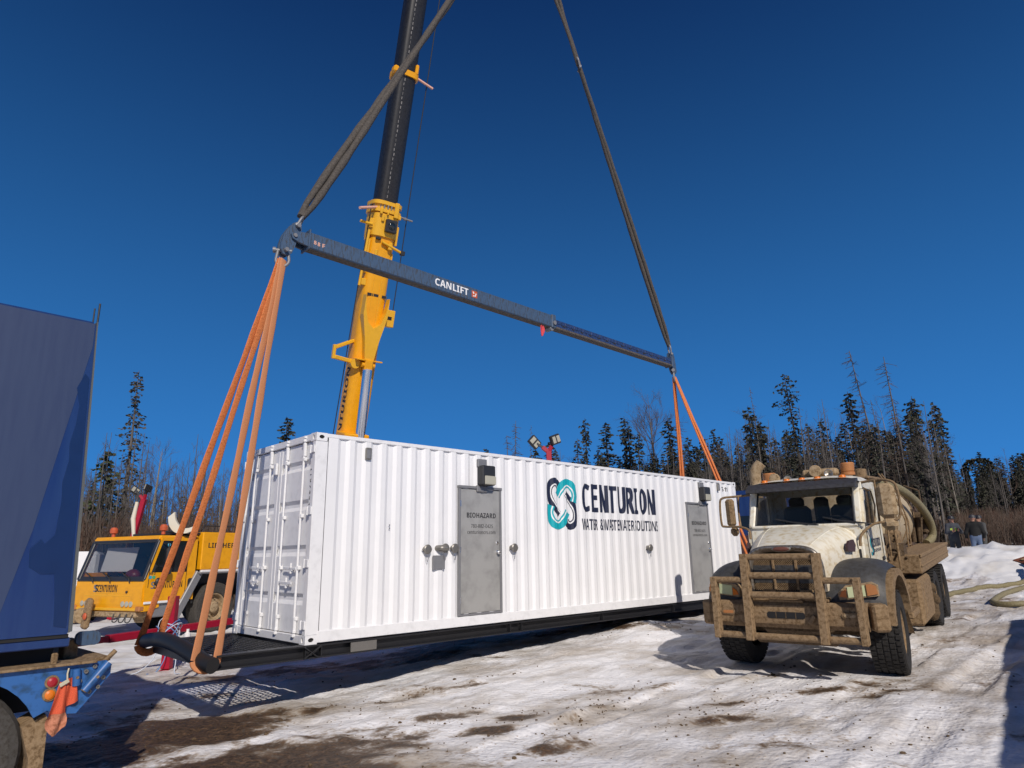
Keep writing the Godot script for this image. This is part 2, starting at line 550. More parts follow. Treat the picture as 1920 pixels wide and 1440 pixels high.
# x, z, reach along the wheel tracks, reach across, strength
const MUD := [[-1.3, -6.75, 1.5, 0.55, 1.25], [1.2, -9.6, 0.9, 0.2, 0.75], [-1.6, -9.9, 0.9, 0.2, 0.7], [2.4, -8.8, 0.8, 0.16, 0.7], [-2.3, -6.9, 2.4, 1.25, 1.6], [-4.2, -8.5, 2.2, 1.0, 1.4], [-2.6, -7.2, 1.7, 0.75, 1.0], [-4.0, -8.2, 1.5, 0.7, 1.0], [-5.4, -9.5, 1.4, 0.6, 0.7], [-1.6, -6.5, 1.2, 0.6, 0.9], [-0.8, -8.86, 0.6, 0.20, 1.2], [0.1, -8.7, 0.55, 0.2, 1.1], [-0.35, -8.2, 0.6, 0.16, 1.15], [0.75, -8.5, 0.6, 0.17, 1.1], [1.1, -8.95, 0.5, 0.14, 0.9], [-2.6, -9.5, 0.5, 0.14, 0.85], [0.3, -7.4, 0.9, 0.14, 0.62], [1.9, -8.1, 0.9, 0.16, 0.7], [-2.4, -12.9, 2.8, 0.8, 1.1], [-4.4, -12.4, 2.2, 0.7, 0.95], [-0.6, -14.6, 2.6, 0.9, 1.1], [1.2, -16.4, 2.4, 0.9, 1.0], [-4.6, -10.9, 1.2, 0.35, 0.7], [2.3, -14.6, 0.9, 0.5, 0.95], [3.1, -14.4, 0.9, 0.4, 0.9], [3.4, -10.1, 1.0, 0.16, 0.6], [4.0, -9.3, 1.0, 0.20, 0.62], [4.5, -8.9, 0.8, 0.16, 0.6], [3.0, -7.1, 0.8, 0.2, 0.55], [2.0, -6.85, 0.9, 0.25, 0.55], [7.6, -12.0, 1.3, 0.5, 0.62], [3.3, -9.1, 0.8, 0.10, 0.5], [3.9, -7.2, 0.6, 0.14, 0.5], [9.5, -14.5, 1.4, 0.5, 0.6], [11.0, -16.5, 1.6, 0.5, 0.55], [6.4, -9.0, 2.2, 0.5, 0.42], [5.6, -7.2, 2.0, 0.4, 0.40], [-1.0, -10.3, 1.6, 0.14, 0.5], [5.4, -10.6, 0.5, 0.25, 0.6]]

func build_ground() -> void:
	nz_a.seed = 1; nz_a.frequency = 0.12; nz_a.fractal_octaves = 4
	nz_b.seed = 2; nz_b.frequency = 0.12; nz_b.fractal_octaves = 3
	nz_c.seed = 3; nz_c.frequency = 0.12; nz_c.fractal_octaves = 4; nz_c.fractal_gain = 0.6
	# colour and relief of the yard, computed
	var W := 1680
	var H := 1250
	var px := PackedByteArray()
	var hp := PackedByteArray()
	px.resize(W * H * 3)
	hp.resize(W * H)
	# slow fields on a coarse raster
	var cw := 336
	var ch := 250
	var coarse := PackedFloat32Array()
	coarse.resize((cw + 1) * (ch + 1) * 2)
	for j in ch + 1:
		var z := lerpf(GZ0, GZ1, float(j) / ch)
		for i in cw + 1:
			var x := lerpf(GX0, GX1, float(i) / cw)
			var u := x * 0.71 - z * 0.70
			var v := x * 0.70 + z * 0.71
			var m := mud_at(x, z)
			var a := nz_a.get_noise_2d(x * 3.4, z * 6.0)
			var k := (j * (cw + 1) + i) * 2
			coarse[k] = m * 0.9 + a * 0.9 + 0.5 * nz_b.get_noise_2d(x * 15.0, z * 22.0) - 0.10
			coarse[k + 1] = nz_b.get_noise_2d(x * 2.4 + 50.0, z * 4.0) * 0.85 + nz_c.get_noise_2d(x * 7.0, z * 11.0) * 0.65 + smoothstep(2.0, 9.0, x) * 0.22 + maxf(m, -0.3) * 0.5
	var o := 0
	for j in H:
		var z := lerpf(GZ0, GZ1, (j + 0.5) / H)
		var fj := (j + 0.5) / H * ch
		var j0 := int(fj)
		var tj := fj - j0
		for i in W:
			var x := lerpf(GX0, GX1, (i + 0.5) / W)
			var fi := (i + 0.5) / W * cw
			var i0 := int(fi)
			var ti := fi - i0
			var k := (j0 * (cw + 1) + i0) * 2
			var k2 := k + (cw + 1) * 2
			var m := lerpf(lerpf(coarse[k], coarse[k + 2], ti), lerpf(coarse[k2], coarse[k2 + 2], ti), tj)
			var dt := lerpf(lerpf(coarse[k + 1], coarse[k + 3], ti), lerpf(coarse[k2 + 1], coarse[k2 + 3], ti), tj)
			var u := x * 0.71 - z * 0.70
			var v := x * 0.70 + z * 0.71
			var f := nz_c.get_noise_2d(x * 70.0, z * 95.0)
			var s := nz_a.get_noise_2d(x * 190.0, z * 190.0)
			var st := nz_b.get_noise_2d(u * 7.0, v * 34.0)
			# mud where the snow is worn through, ragged at the edge
			var mm := smoothstep(0.26, 0.86, m + f * 0.30 + s * 0.18 + st * 0.10)
			var dd := clampf(0.20 + dt * 0.85 + f * 0.14 + s * 0.06 + st * 0.28, 0.0, 1.0)
			var spk := smoothstep(0.46, 0.60, s * 0.9 + f * 0.35 + m * 0.22 + st * 0.15) * 0.6
			var r := lerpf(232.0, 170.0, dd)
			var g := lerpf(231.0, 160.0, dd)
			var b := lerpf(233.0, 148.0, dd)
			mm = maxf(mm, spk)
			var wet := 0.85 + f * 0.5 + s * 0.35
			r = lerpf(r, lerpf(150.0, 88.0, mm) * wet, mm)
			g = lerpf(g, lerpf(128.0, 68.0, mm) * wet, mm)
			b = lerpf(b, lerpf(102.0, 50.0, mm) * wet, mm)
			px[o * 3] = clampi(int(r), 0, 255)
			px[o * 3 + 1] = clampi(int(g), 0, 255)
			px[o * 3 + 2] = clampi(int(b), 0, 255)
			# lugged wheel tracks, clods and crust
			var lug := 0.0
			for lane in [-3.37, -5.39, -2.2, -6.4, -4.4, -0.9]:
				var tv: float = absf(v + 0.18 * sin(u * 0.35 + lane) - lane)
				if tv < 0.22:
					var rib := fposmod(tv * 4.0 / 0.22, 1.0)
					lug = (0.35 + 0.65 * smoothstep(-0.35, 0.35, sin(u * 48.0 + floorf(tv * 4.0 / 0.22) * 2.1))) * smoothstep(0.0, 0.18, rib) * smoothstep(0.22, 0.19, tv) * clampf(0.55 + nz_b.get_noise_2d(u * 4.0, lane * 40.0) * 1.6, 0.0, 1.0)
			hp[o] = clampi(int(128.0 + st * 34.0 + f * 62.0 + s * 30.0 * (1.0 + mm) - mm * 26.0 - lug * 46.0), 0, 255)
			o += 1
	var im := Image.create_from_data(W, H, false, Image.FORMAT_RGB8, px)
	var ih := Image.create_from_data(W, H, false, Image.FORMAT_L8, hp)
	var near := StandardMaterial3D.new()
	near.resource_name = "trodden_snow"
	near.albedo_texture = ImageTexture.create_from_image(im)
	near.roughness = 0.58
	near.heightmap_enabled = true
	near.heightmap_scale = 3.4
	near.heightmap_texture = ImageTexture.create_from_image(ih)
	near.texture_repeat = false
	var far := StandardMaterial3D.new()
	far.resource_name = "snow"
	far.albedo_color = lin(0.76, 0.765, 0.78)
	far.albedo_texture = noise_tex(51, 0.02, [[0.0, Color(0.80, 0.77, 0.73)], [0.34, Color(0.94, 0.93, 0.91)], [0.52, Color(1, 1, 1)], [1.0, Color(1, 1, 1)]])
	far.uv1_triplanar = true
	far.uv1_world_triplanar = true
	far.uv1_scale = Vector3.ONE * 0.06
	far.roughness = 0.8
	# one sheet, fine in the yard and coarser out to the horizon
	var xs := grid_lines(GX0, GX1, 0.06, 480.0)
	var zs := grid_lines(GZ1, GZ0, 0.06, 480.0)
	var nx := xs.size()
	var nz := zs.size()
	var P := PackedVector3Array()
	P.resize(nx * nz)
	for j in nz:
		for i in nx:
			P[j * nx + i] = Vector3(xs[i], ground_y(xs[i], zs[j]), zs[j])
	var N := PackedVector3Array()
	var T := PackedVector2Array()
	N.resize(nx * nz)
	T.resize(nx * nz)
	for j in nz:
		for i in nx:
			var dx := P[j * nx + mini(i + 1, nx - 1)] - P[j * nx + maxi(i - 1, 0)]
			var dz := P[mini(j + 1, nz - 1) * nx + i] - P[maxi(j - 1, 0) * nx + i]
			N[j * nx + i] = dz.cross(dx).normalized()
			T[j * nx + i] = Vector2((xs[i] - GX0) / (GX1 - GX0), (zs[j] - GZ0) / (GZ1 - GZ0))
	var I := [PackedInt32Array(), PackedInt32Array()]
	for j in nz - 1:
		for i in nx - 1:
			var inside: bool = xs[i] >= GX0 - 0.001 and xs[i + 1] <= GX1 + 0.001 and zs[j] >= GZ1 - 0.001 and zs[j + 1] <= GZ0 + 0.001
			var a := j * nx + i
			I[0 if inside else 1].append_array(PackedInt32Array([a, a + 1, a + nx + 1, a, a + nx + 1, a + nx]))
	var am := ArrayMesh.new()
	for s in 2:
		var arr := []
		arr.resize(Mesh.ARRAY_MAX)
		arr[Mesh.ARRAY_VERTEX] = P
		arr[Mesh.ARRAY_NORMAL] = N
		arr[Mesh.ARRAY_TEX_UV] = T
		arr[Mesh.ARRAY_INDEX] = I[s]
		am.add_surface_from_arrays(Mesh.PRIMITIVE_TRIANGLES, arr)
		am.surface_set_material(s, near if s == 0 else far)
	var go := MeshInstance3D.new()
	go.name = "ground"
	go.mesh = am
	go.set_meta("kind", "structure")
	go.set_meta("label", "packed snow with brown mud and wheel tracks")
	add_child(go)

func grid_lines(a: float, b: float, step: float, reach: float) -> PackedFloat32Array:
	var out := PackedFloat32Array()
	var n := int(round((b - a) / step))
	var lo := []
	var s := step
	var p := a
	while p > -reach:
		s *= 1.13
		p -= s
		lo.append(p)
	for i in range(lo.size() - 1, -1, -1):
		out.append(lo[i])
	for i in n + 1:
		out.append(lerpf(a, b, float(i) / n))
	s = step
	p = b
	while p < reach:
		s *= 1.13
		p += s
		out.append(p)
	return out

# ------------------------------------------------------------------ the white container
const CORNER := Vector3(-2.836, 0.555, -9.4335)     # near bottom corner; x runs along the long side, z out of it
const ALONG := 0.7672
const CL := 12.192
const CH := 2.896
const CWD := 2.438
const RIB := 0.278

func folds() -> Array:      # (x, z) of every fold of the corrugated long wall
	var out := [Vector2(0.2, -0.004)]
	var x := 0.36
	while x < CL - 0.4:
		out.append_array([Vector2(x, -0.004), Vector2(x + 0.058, -0.034), Vector2(x + 0.142, -0.034), Vector2(x + 0.200, -0.004)])
		x += RIB
	out.append(Vector2(CL - 0.18, -0.004))
	return out

func conform(b: MB, tris: PackedVector2Array, fl: Array, off: float) -> void:     # lay flat print on the corrugation
	for i in range(0, tris.size(), 3):
		var T := [tris[i], tris[i + 1], tris[i + 2]]
		var x0 := minf(T[0].x, minf(T[1].x, T[2].x))
		var x1 := maxf(T[0].x, maxf(T[1].x, T[2].x))
		for k in fl.size() - 1:
			var a: Vector2 = fl[k]
			var e: Vector2 = fl[k + 1]
			if e.x <= x0 or a.x >= x1 or e.x - a.x < 1e-5:
				continue
			var poly := T.duplicate()
			for side in [[a.x, 1.0], [e.x, -1.0]]:
				var nxt := []
				for j in poly.size():
					var p: Vector2 = poly[j]
					var q: Vector2 = poly[(j + 1) % poly.size()]
					var dp: float = (p.x - side[0]) * side[1]
					var dq: float = (q.x - side[0]) * side[1]
					if dp >= 0.0:
						nxt.append(p)
					if (dp > 0.0 and dq < 0.0) or (dp < 0.0 and dq > 0.0):
						nxt.append(p.lerp(q, dp / (dp - dq)))
				poly = nxt
				if poly.size() < 3:
					break
			if poly.size() < 3:
				continue
			var nz := Vector3(-(e.y - a.y), 0, e.x - a.x).normalized()
			var P := []
			for p in poly:
				P.append(Vector3(p.x, p.y, lerpf(a.y, e.y, (p.x - a.x) / (e.x - a.x))) + nz * off)
			for j in range(1, P.size() - 1):
				b.tri(P[0], P[j], P[j + 1], nz, nz, nz)

func moved(t: PackedVector2Array, by: Vector2) -> PackedVector2Array:
	var o := PackedVector2Array()
	for p in t:
		o.append(p + by)
	return o

func holed(b: MB, t: Transform3D, w: float, h: float, rx: float, ry: float, deep: float) -> void:   # plate with an oval hole that has depth
	var k := 24
	var g := t.basis.z
	for i in k:
		var A := []
		for j in [i, i + 1]:
			var a = TAU * j / k
			var d := Vector2(cos(a), sin(a))
			var s := minf(w * 0.5 / maxf(absf(d.x), 1e-4), h * 0.5 / maxf(absf(d.y), 1e-4))
			A.append(d * s)
			A.append(Vector2(d.x * rx, d.y * ry))
		b.tri(t * Vector3(A[0].x, A[0].y, 0), t * Vector3(A[1].x, A[1].y, 0), t * Vector3(A[3].x, A[3].y, 0), g, g, g)
		b.tri(t * Vector3(A[0].x, A[0].y, 0), t * Vector3(A[3].x, A[3].y, 0), t * Vector3(A[2].x, A[2].y, 0), g, g, g)
		b.quad(t * Vector3(A[1].x, A[1].y, 0), t * Vector3(A[3].x, A[3].y, 0), t * Vector3(A[3].x, A[3].y, -deep), t * Vector3(A[1].x, A[1].y, -deep))

func build_container() -> void:
	var o := thing("shipping_container", "long white corrugated container with two grey doors and a navy and teal logo", "container", CORNER, Vector3(0, ALONG, 0))
	var fl := folds()
	# long walls: the near one and the far one
	for far in [false, true]:
		var w := MB.new()
		if far:
			w.xf = Transform3D(Basis(Vector3.UP, PI), Vector3(CL, 0, -CWD))
		for k in fl.size() - 1:
			var a: Vector2 = fl[k]
			var e: Vector2 = fl[k + 1]
			w.quad(Vector3(a.x, 0.16, a.y), Vector3(e.x, 0.16, e.y), Vector3(e.x, CH - 0.06, e.y), Vector3(a.x, CH - 0.06, a.y))
		part("side_wall", w, M.white_paint, o)
	var fe := MB.new()      # plain far end
	fe.box(Vector3(CL - 0.06, CH * 0.5, -CWD * 0.5), Vector3(0.05, CH - 0.3, CWD - 0.3))
	part("end_wall", fe, M.white_paint, o)
	var rf := MB.new()
	rf.box(Vector3(CL * 0.5, CH - 0.03, -CWD * 0.5), Vector3(CL - 0.3, 0.03, CWD - 0.14))
	part("roof", rf, M.white_paint, o)
	var fo := MB.new()
	fo.box(Vector3(CL * 0.5, 0.12, -CWD * 0.5), Vector3(CL - 0.3, 0.06, CWD - 0.14))
	part("floor", fo, M.black_steel, o)
	for z in [-0.03, -CWD + 0.03]:
		var br := MB.new()
		br.box(Vector3(CL * 0.5, 0.091, z + (0.012 if z > -1 else -0.012)), Vector3(CL - 0.356, 0.150, 0.05), 0.006)
		part("bottom_rail", br, M.white_steel, o)
		var tr := MB.new()
		tr.box(Vector3(CL * 0.5, CH - 0.033, z), Vector3(CL - 0.356, 0.06, 0.06), 0.008)
		part("top_rail", tr, M.white_steel, o)
	for x in [0.0, CL]:
		for z in [0.0, -CWD]:
			var sx := 1.0 if x == 0.0 else -1.0
			var sz := -1.0 if z == 0.0 else 1.0
			var p := MB.new()
			p.box(Vector3(x + sx * 0.10, CH * 0.5, z + sz * 0.05), Vector3(0.196, CH - 0.236, 0.092), 0.008)
			part("corner_post", p, M.white_steel, o)
			for y in [0.059, CH - 0.059]:
				var cs := MB.new()
				var mid := Vector3(x + sx * 0.089, y, z + sz * 0.081)
				var up = y > 1.0
				for q in [[Basis(), Vector3(0, 0, 0.081), 0.178, 0.118, 0.042, 0.028], [Basis(Vector3.UP, PI), Vector3(0, 0, -0.081), 0.178, 0.118, 0.042, 0.028], [Basis(Vector3.UP, -PI / 2), Vector3(-0.089, 0, 0), 0.162, 0.118, 0.028, 0.038], [Basis(Vector3.UP, PI / 2), Vector3(0.089, 0, 0), 0.162, 0.118, 0.028, 0.038]]:
					holed(cs, Transform3D(q[0], mid + q[1] * 1.02), q[2], q[3], q[4] if q[2] > 0.17 else 0.026, q[5] if q[2] > 0.17 else 0.038, 0.02)
				for s in [-1.0, 1.0]:
					cs.box(mid + Vector3(0, s * 0.0565, 0), Vector3(0.18, 0.006, 0.164))
				var cm := part("corner_casting", cs, M.white_steel, o)
				var inn := MB.new()
				inn.box(mid, Vector3(0.135, 0.10, 0.12))
				part("casting_hollow", inn, M.dark_gap, cm)
	# end frame and its two leaves, on the plane x = 0
	var hd := MB.new()
	hd.box(Vector3(0.05, CH - 0.055, -CWD * 0.5), Vector3(0.09, 0.10, CWD - 0.326), 0.008)
	part("door_header", hd, M.white_steel, o)
	var sl := MB.new()
	sl.box(Vector3(0.05, 0.06, -CWD * 0.5), Vector3(0.09, 0.11, CWD - 0.326), 0.008)
	part("door_sill", sl, M.white_steel, o)
	var bk := MB.new()
	bk.box(Vector3(0.14, CH * 0.5, -CWD * 0.5), Vector3(0.02, CH - 0.25, CWD - 0.2))
	part("door_gasket", bk, M.dark_gap, o)
	var prof := [Vector2(0.125, 0.0)]
	for y in [0.50, 1.16, 1.80, 2.38]:
		prof.append_array([Vector2(y, 0.0), Vector2(y + 0.055, 0.034), Vector2(y + 0.10, 0.034), Vector2(y + 0.155, 0.0)])
	prof.append(Vector2(CH - 0.115, 0.0))
	for k in 2:
		var z0 := -0.105 - k * 1.118
		var z1 := z0 - 1.110
		var d := MB.new()
		for i in prof.size() - 1:
			var a: Vector2 = prof[i]
			var e: Vector2 = prof[i + 1]
			# the grooves stop short of the leaf's edges
			d.quad(Vector3(0.04 + a.y, a.x, z0 - 0.09), Vector3(0.04 + a.y, a.x, z1 + 0.09), Vector3(0.04 + e.y, e.x, z1 + 0.09), Vector3(0.04 + e.y, e.x, z0 - 0.09))
			for z in [z0 - 0.09, z1 + 0.09]:
				if a.y > 0.0 or e.y > 0.0:
					d.quad(Vector3(0.04, a.x, z), Vector3(0.04 + a.y, a.x, z), Vector3(0.04 + e.y, e.x, z), Vector3(0.04, e.x, z))
		for z in [z0 - 0.045, z1 + 0.045]:
			d.box(Vector3(0.055, CH * 0.5 + 0.005, z), Vector3(0.045, CH - 0.24, 0.09), 0.006)
		var leaf := part("cargo_door", d, M.white_steel, o)
		for zz in [z0 - 0.24, z0 - 0.80]:
			var r := MB.new()
			r.cyl(Vector3(0.0, 0.09, zz), Vector3(0.0, CH - 0.06, zz), 0.018, -1, 10)
			for y in [0.32, 1.0, 1.72, CH - 0.36]:
				r.box(Vector3(0.012, y, zz), Vector3(0.05, 0.055, 0.085), 0.008)
			for y in [0.24, CH - 0.22]:
				r.box(Vector3(0.006, y, zz), Vector3(0.045, 0.20, 0.06), 0.01)
			for y in [0.10, CH - 0.085]:
				r.box(Vector3(-0.004, y, zz), Vector3(0.05, 0.05, 0.07), 0.012)
				r.box(Vector3(-0.004, y + 0.05, zz + 0.03), Vector3(0.05, 0.04, 0.025), 0.006)
			part("locking_rod", r, M.white_steel, leaf)
		for q in [[0.78, z0 - 0.52], [0.98, z0 - 0.40]]:
			var h := MB.new()
			h.box(Vector3(-0.005, q[0], q[1]), Vector3(0.035, 0.06, 0.10), 0.01)
			h.span(Vector3(-0.015, q[0] + 0.02, q[1] - 0.24), Vector3(-0.015, q[0] + 0.01, q[1] + 0.16), 0.018, 0.04, 0.006)
			h.box(Vector3(-0.02, q[0] + 0.05, q[1]), Vector3(0.03, 0.07, 0.03), 0.008)
			h.box(Vector3(-0.01, q[0] - 0.04, q[1] - 0.02), Vector3(0.03, 0.05, 0.05), 0.01)
			part("door_handle", h, M.white_steel, leaf)
		var edge := -0.07 if k == 0 else -CWD + 0.07
		for y in [0.25, 1.06, 1.78, 2.66]:
			var hg := MB.new()
			hg.box(Vector3(-0.006, y, edge), Vector3(0.02, 0.11, 0.11), 0.005)
			hg.cyl(Vector3(-0.012, y - 0.06, edge - 0.05), Vector3(-0.012, y + 0.06, edge - 0.05), 0.016, -1, 8)
			part("hinge", hg, M.white_steel, leaf)
	var pl := MB.new()
	pl.box(Vector3(-0.004, 2.48, -1.26), Vector3(0.04, 0.18, 0.09), 0.008)
	part("lock_box", pl, M.white_steel, o)
	print_flat("serial_lettering", text_tris("I T 9 7 4 5 1 4", 0.62, 0.045), Transform3D(Basis(Vector3(0, -1, 0), Vector3(0, 0, -1) * -1.0, Vector3(-1, 0, 0)), Vector3(0.029, 2.08, -0.155)), M.black_print, o)
	# doors in the long wall
	for q in [[2.655, 3.610], [9.700, 10.655]]:
		var a: float = q[0]
		var e: float = q[1]
		var w := e - a
		var f := MB.new()
		for x in [a + 0.014, e - 0.014]:
			f.box(Vector3(x, 1.216, -0.018), Vector3(0.045, 2.08, 0.062), 0.004)
		f.box(Vector3((a + e) * 0.5, 2.262, -0.012), Vector3(w + 0.03, 0.045, 0.075), 0.004)
		f.box(Vector3((a + e) * 0.5, 0.19, -0.018), Vector3(w - 0.06, 0.03, 0.06), 0.004)
		var fr := part("door_frame", f, M.grey_metal, o)
		var l := MB.new()
		l.box(Vector3((a + e) * 0.5, 1.22, -0.02), Vector3(w - 0.075, 2.02, 0.044), 0.006)
		var leaf := part("door", l, M.door_steel, o)
		leaf.set_meta("label", "grey steel door near the middle" if a < 5.0 else "grey steel door beside the truck")
		var z := 0.0045
		for y in [0.42, 1.22, 1.98]:
			var hg := MB.new()
			hg.cyl(Vector3(a + 0.028, y - 0.05, 0.012), Vector3(a + 0.028, y + 0.05, 0.012), 0.009, -1, 8)
			part("hinge", hg, M.chrome, leaf)
		var kb := MB.new()
		kb.lathe([Vector2(0.034, 0), Vector2(0.034, 0.01), Vector2(0.014, 0.016), Vector2(0.014, 0.03), Vector2(0.03, 0.04), Vector2(0.031, 0.06), Vector2(0.02, 0.07), Vector2(0, 0.071)], Vector3(e - 0.10, 1.17, 0), Vector3(0, 0, 1), 14)
		part("door_knob", kb, M.chrome, leaf)
		var db := MB.new()
		db.lathe([Vector2(0.03, 0), Vector2(0.03, 0.012), Vector2(0.022, 0.02), Vector2(0, 0.021)], Vector3(e - 0.10, 1.33, 0), Vector3(0, 0, 1), 14)
		part("deadbolt", db, M.chrome, leaf)
		var mx := (a + e) * 0.5 + 0.02
		print_flat("lettering", text_tris("BIOHAZARD", 0.66, 0.085), Transform3D(Basis(), Vector3(mx, 1.792, z)), M.black_print, leaf)
		print_flat("lettering", text_tris("780-882-0425", 0.50, 0.062, false), Transform3D(Basis(), Vector3(mx + 0.01, 1.612, z)), M.black_print, leaf)
		print_flat("lettering", text_tris("centurioncrs.com", 0.64, 0.06, false), Transform3D(Basis(), Vector3(mx, 1.510, z)), M.black_print, leaf)
		var sc := MB.new()      # loop of wire over the door top
		for s in [0.0]:
			var ring := []
			for i in 13:
				var t := TAU * i / 12.0
				ring.append(Vector3(mx + 0.0 + cos(t) * 0.055, 2.25 + sin(t) * 0.07, 0.05 + 0.02 * sin(t)))
			sc.tube(ring, 0.004, 5, false)
		part("wire_loop", sc, M.grey_metal, fr)
	for q in [[3.20, 2.47], [10.44, 2.50]]:
		var L := MB.new()
		L.box(Vector3(q[0], q[1], 0.09), Vector3(0.30, 0.34, 0.16), 0.02)
		var lp := part("wall_lamp", L, M.dark_plastic, o)
		var gl := MB.new()
		gl.box(Vector3(q[0] + 0.01, q[1] - 0.085, 0.172), Vector3(0.24, 0.15, 0.03), 0.01)
		gl.box(Vector3(q[0] + 0.155, q[1] - 0.085, 0.11), Vector3(0.012, 0.13, 0.10), 0.004)
		part("lamp_lens", gl, M.lamp_glass, lp)
		var bxs := MB.new()
		bxs.box(Vector3(q[0] - 0.05, q[1] + 0.22, 0.02), Vector3(0.20, 0.14, 0.06), 0.008)
		part("mounting_box", bxs, M.grey_metal, lp)
		bxs = MB.new()
		bxs.box(Vector3(q[0] - 0.05, q[1] - 0.225, 0.015), Vector3(0.24, 0.11, 0.05), 0.01)
		part("junction_box", bxs, M.grey_metal, lp)
	# hose couplings with their keeper loops
	for q in [[1.976, 1.234], [2.330, 1.249], [2.530, 1.247], [3.884, 1.247], [8.024, 1.222]]:
		var cpl := MB.new()
		cpl.lathe([Vector2(0.05, -0.05), Vector2(0.05, 0.03), Vector2(0.066, 0.035), Vector2(0.074, 0.05), Vector2(0.074, 0.066), Vector2(0.06, 0.078), Vector2(0, 0.08)], Vector3(q[0], q[1], 0), Vector3(0, 0, 1), 18)
		for s in [-1.0, 1.0]:
			cpl.box(Vector3(q[0] + s * 0.072, q[1], 0.04), Vector3(0.014, 0.025, 0.06), 0.005)
		var cp := part("hose_coupling", cpl, M.cast_metal, o)
		var lo := MB.new()
		var pts := []
		for i in 9:
			var t := PI * i / 8.0
			pts.append(Vector3(q[0] - 0.03 + 0.06 * i / 8.0, q[1] - 0.06 - sin(t) * 0.13, 0.05))
		lo.tube(pts, 0.004, 5)
		part("keeper_wire", lo, M.grey_metal, cp)
	var el := MB.new()
	el.tube([Vector3(2.225, 1.249, -0.04), Vector3(2.225, 1.249, 0.05), Vector3(2.26, 1.25, 0.075), Vector3(2.33, 1.25, 0.08)], 0.05, 12)
	part("pipe_elbow", el, M.cast_metal, o)
	var pt := MB.new()
	pt.box(Vector3(2.235, 1.03, 0.008), Vector3(0.235, 0.215, 0.03), 0.004)
	part("patch_plate", pt, M.grey_metal, o)
	for q in [[0.862, 2.655], [11.25, 2.72]]:
		var v := MB.new()
		v.box(Vector3(q[0], q[1], 0.02), Vector3(0.10, 0.18, 0.05), 0.012)
		var vp := part("vent_cover", v, M.cast_metal, o)
		var vs := MB.new()
		vs.box(Vector3(q[0] - 0.01, q[1] - 0.01, 0.046), Vector3(0.06, 0.13, 0.006), 0.002)
		part("vent_opening", vs, M.grey_metal, vp)
	for q in [[1.29, 1.60], [1.29, 1.55]]:
		var v := MB.new()
		v.ball(Vector3(q[0], q[1], -0.002), Vector3(0.012, 0.012, 0.008), 8, 6)
		part("screw_head", v, M.grey_metal, o)
	# print on the long wall
	var t1 := MB.new()
	var word := "CENTURION"
	var wd := [0.80, 0.70, 0.92, 0.80, 0.86, 0.86, 0.34, 0.86, 0.92]
	var x := 5.862
	for i in 9:
		var cw: float = 0.312 * wd[i] * 0.92
		for k in 3:
			conform(t1, moved(text_tris(word[i], cw if word[i] != "I" else 0.082, 0.565), Vector2(x + cw * 0.5 + 0.013 * (k - 1), 2.222)), fl, 0.0035 + 0.0007 * k)
		x += cw + 0.062
	part("name_print", t1, M.navy_print, o)
	var t2 := MB.new()
	conform(t2, moved(text_tris("WATER & WASTEWATER SOLUTIONS", 2.62, 0.228, true), Vector2(7.135, 1.690)), fl, 0.0035)
	part("slogan_print", t2, M.navy_print, o)
	var t3 := MB.new()
	conform(t3, moved(text_tris("TS-11", 0.30, 0.115), Vector2(11.60, 2.685)), fl, 0.0035)
	part("number_print", t3, M.black_print, o)
	var c := Vector2(5.268, 2.072)
	var sc := Vector2(0.86, 0.95)
	# the emblem: four hooked bands, the second pair being the first turned half round
	var hook := smooth2([Vector2(-0.12, 0.34), Vector2(-0.17, 0.41), Vector2(-0.29, 0.43), Vector2(-0.40, 0.34), Vector2(-0.42, 0.18), Vector2(-0.36, 0.03), Vector2(-0.24, -0.10), Vector2(-0.10, -0.22)], 6)
	var hook2 := smooth2([Vector2(-0.16, 0.16), Vector2(-0.05, 0.30), Vector2(0.08, 0.41), Vector2(0.24, 0.42), Vector2(0.37, 0.33), Vector2(0.42, 0.18), Vector2(0.38, 0.04)], 6)
	for k in 4:
		var src: Array = hook if k % 2 == 0 else hook2
		var sg := 1.0 if k < 2 else -1.0
		var line := []
		var ins := []
		for i in src.size():
			line.append(c + Vector2(src[i].x * sc.x, src[i].y * sc.y) * sg)
		var wid := []
		for i in line.size():
			wid.append(0.175 if k % 2 else lerpf(0.175, 0.13, float(i) / line.size()))
		var bb := MB.new()
		conform(bb, band(line, wid), fl, 0.0035 + 0.001 * (k % 2))
		part("emblem_band", bb, M.navy_print if k % 2 == 0 else M.teal_print, o)
		for i in line.size():
			var d: Vector2 = (line[mini(i + 1, line.size() - 1)] - line[maxi(i - 1, 0)]).normalized()
			var q := Vector2(-d.y, d.x)
			if (c - line[i]).dot(q) < 0.0:
				q = -q
			ins.append(line[i] + q * 0.045)
		var wb := MB.new()
		conform(wb, band(ins, 0.026), fl, 0.0065)
		part("emblem_line", wb, M.white_print, o)

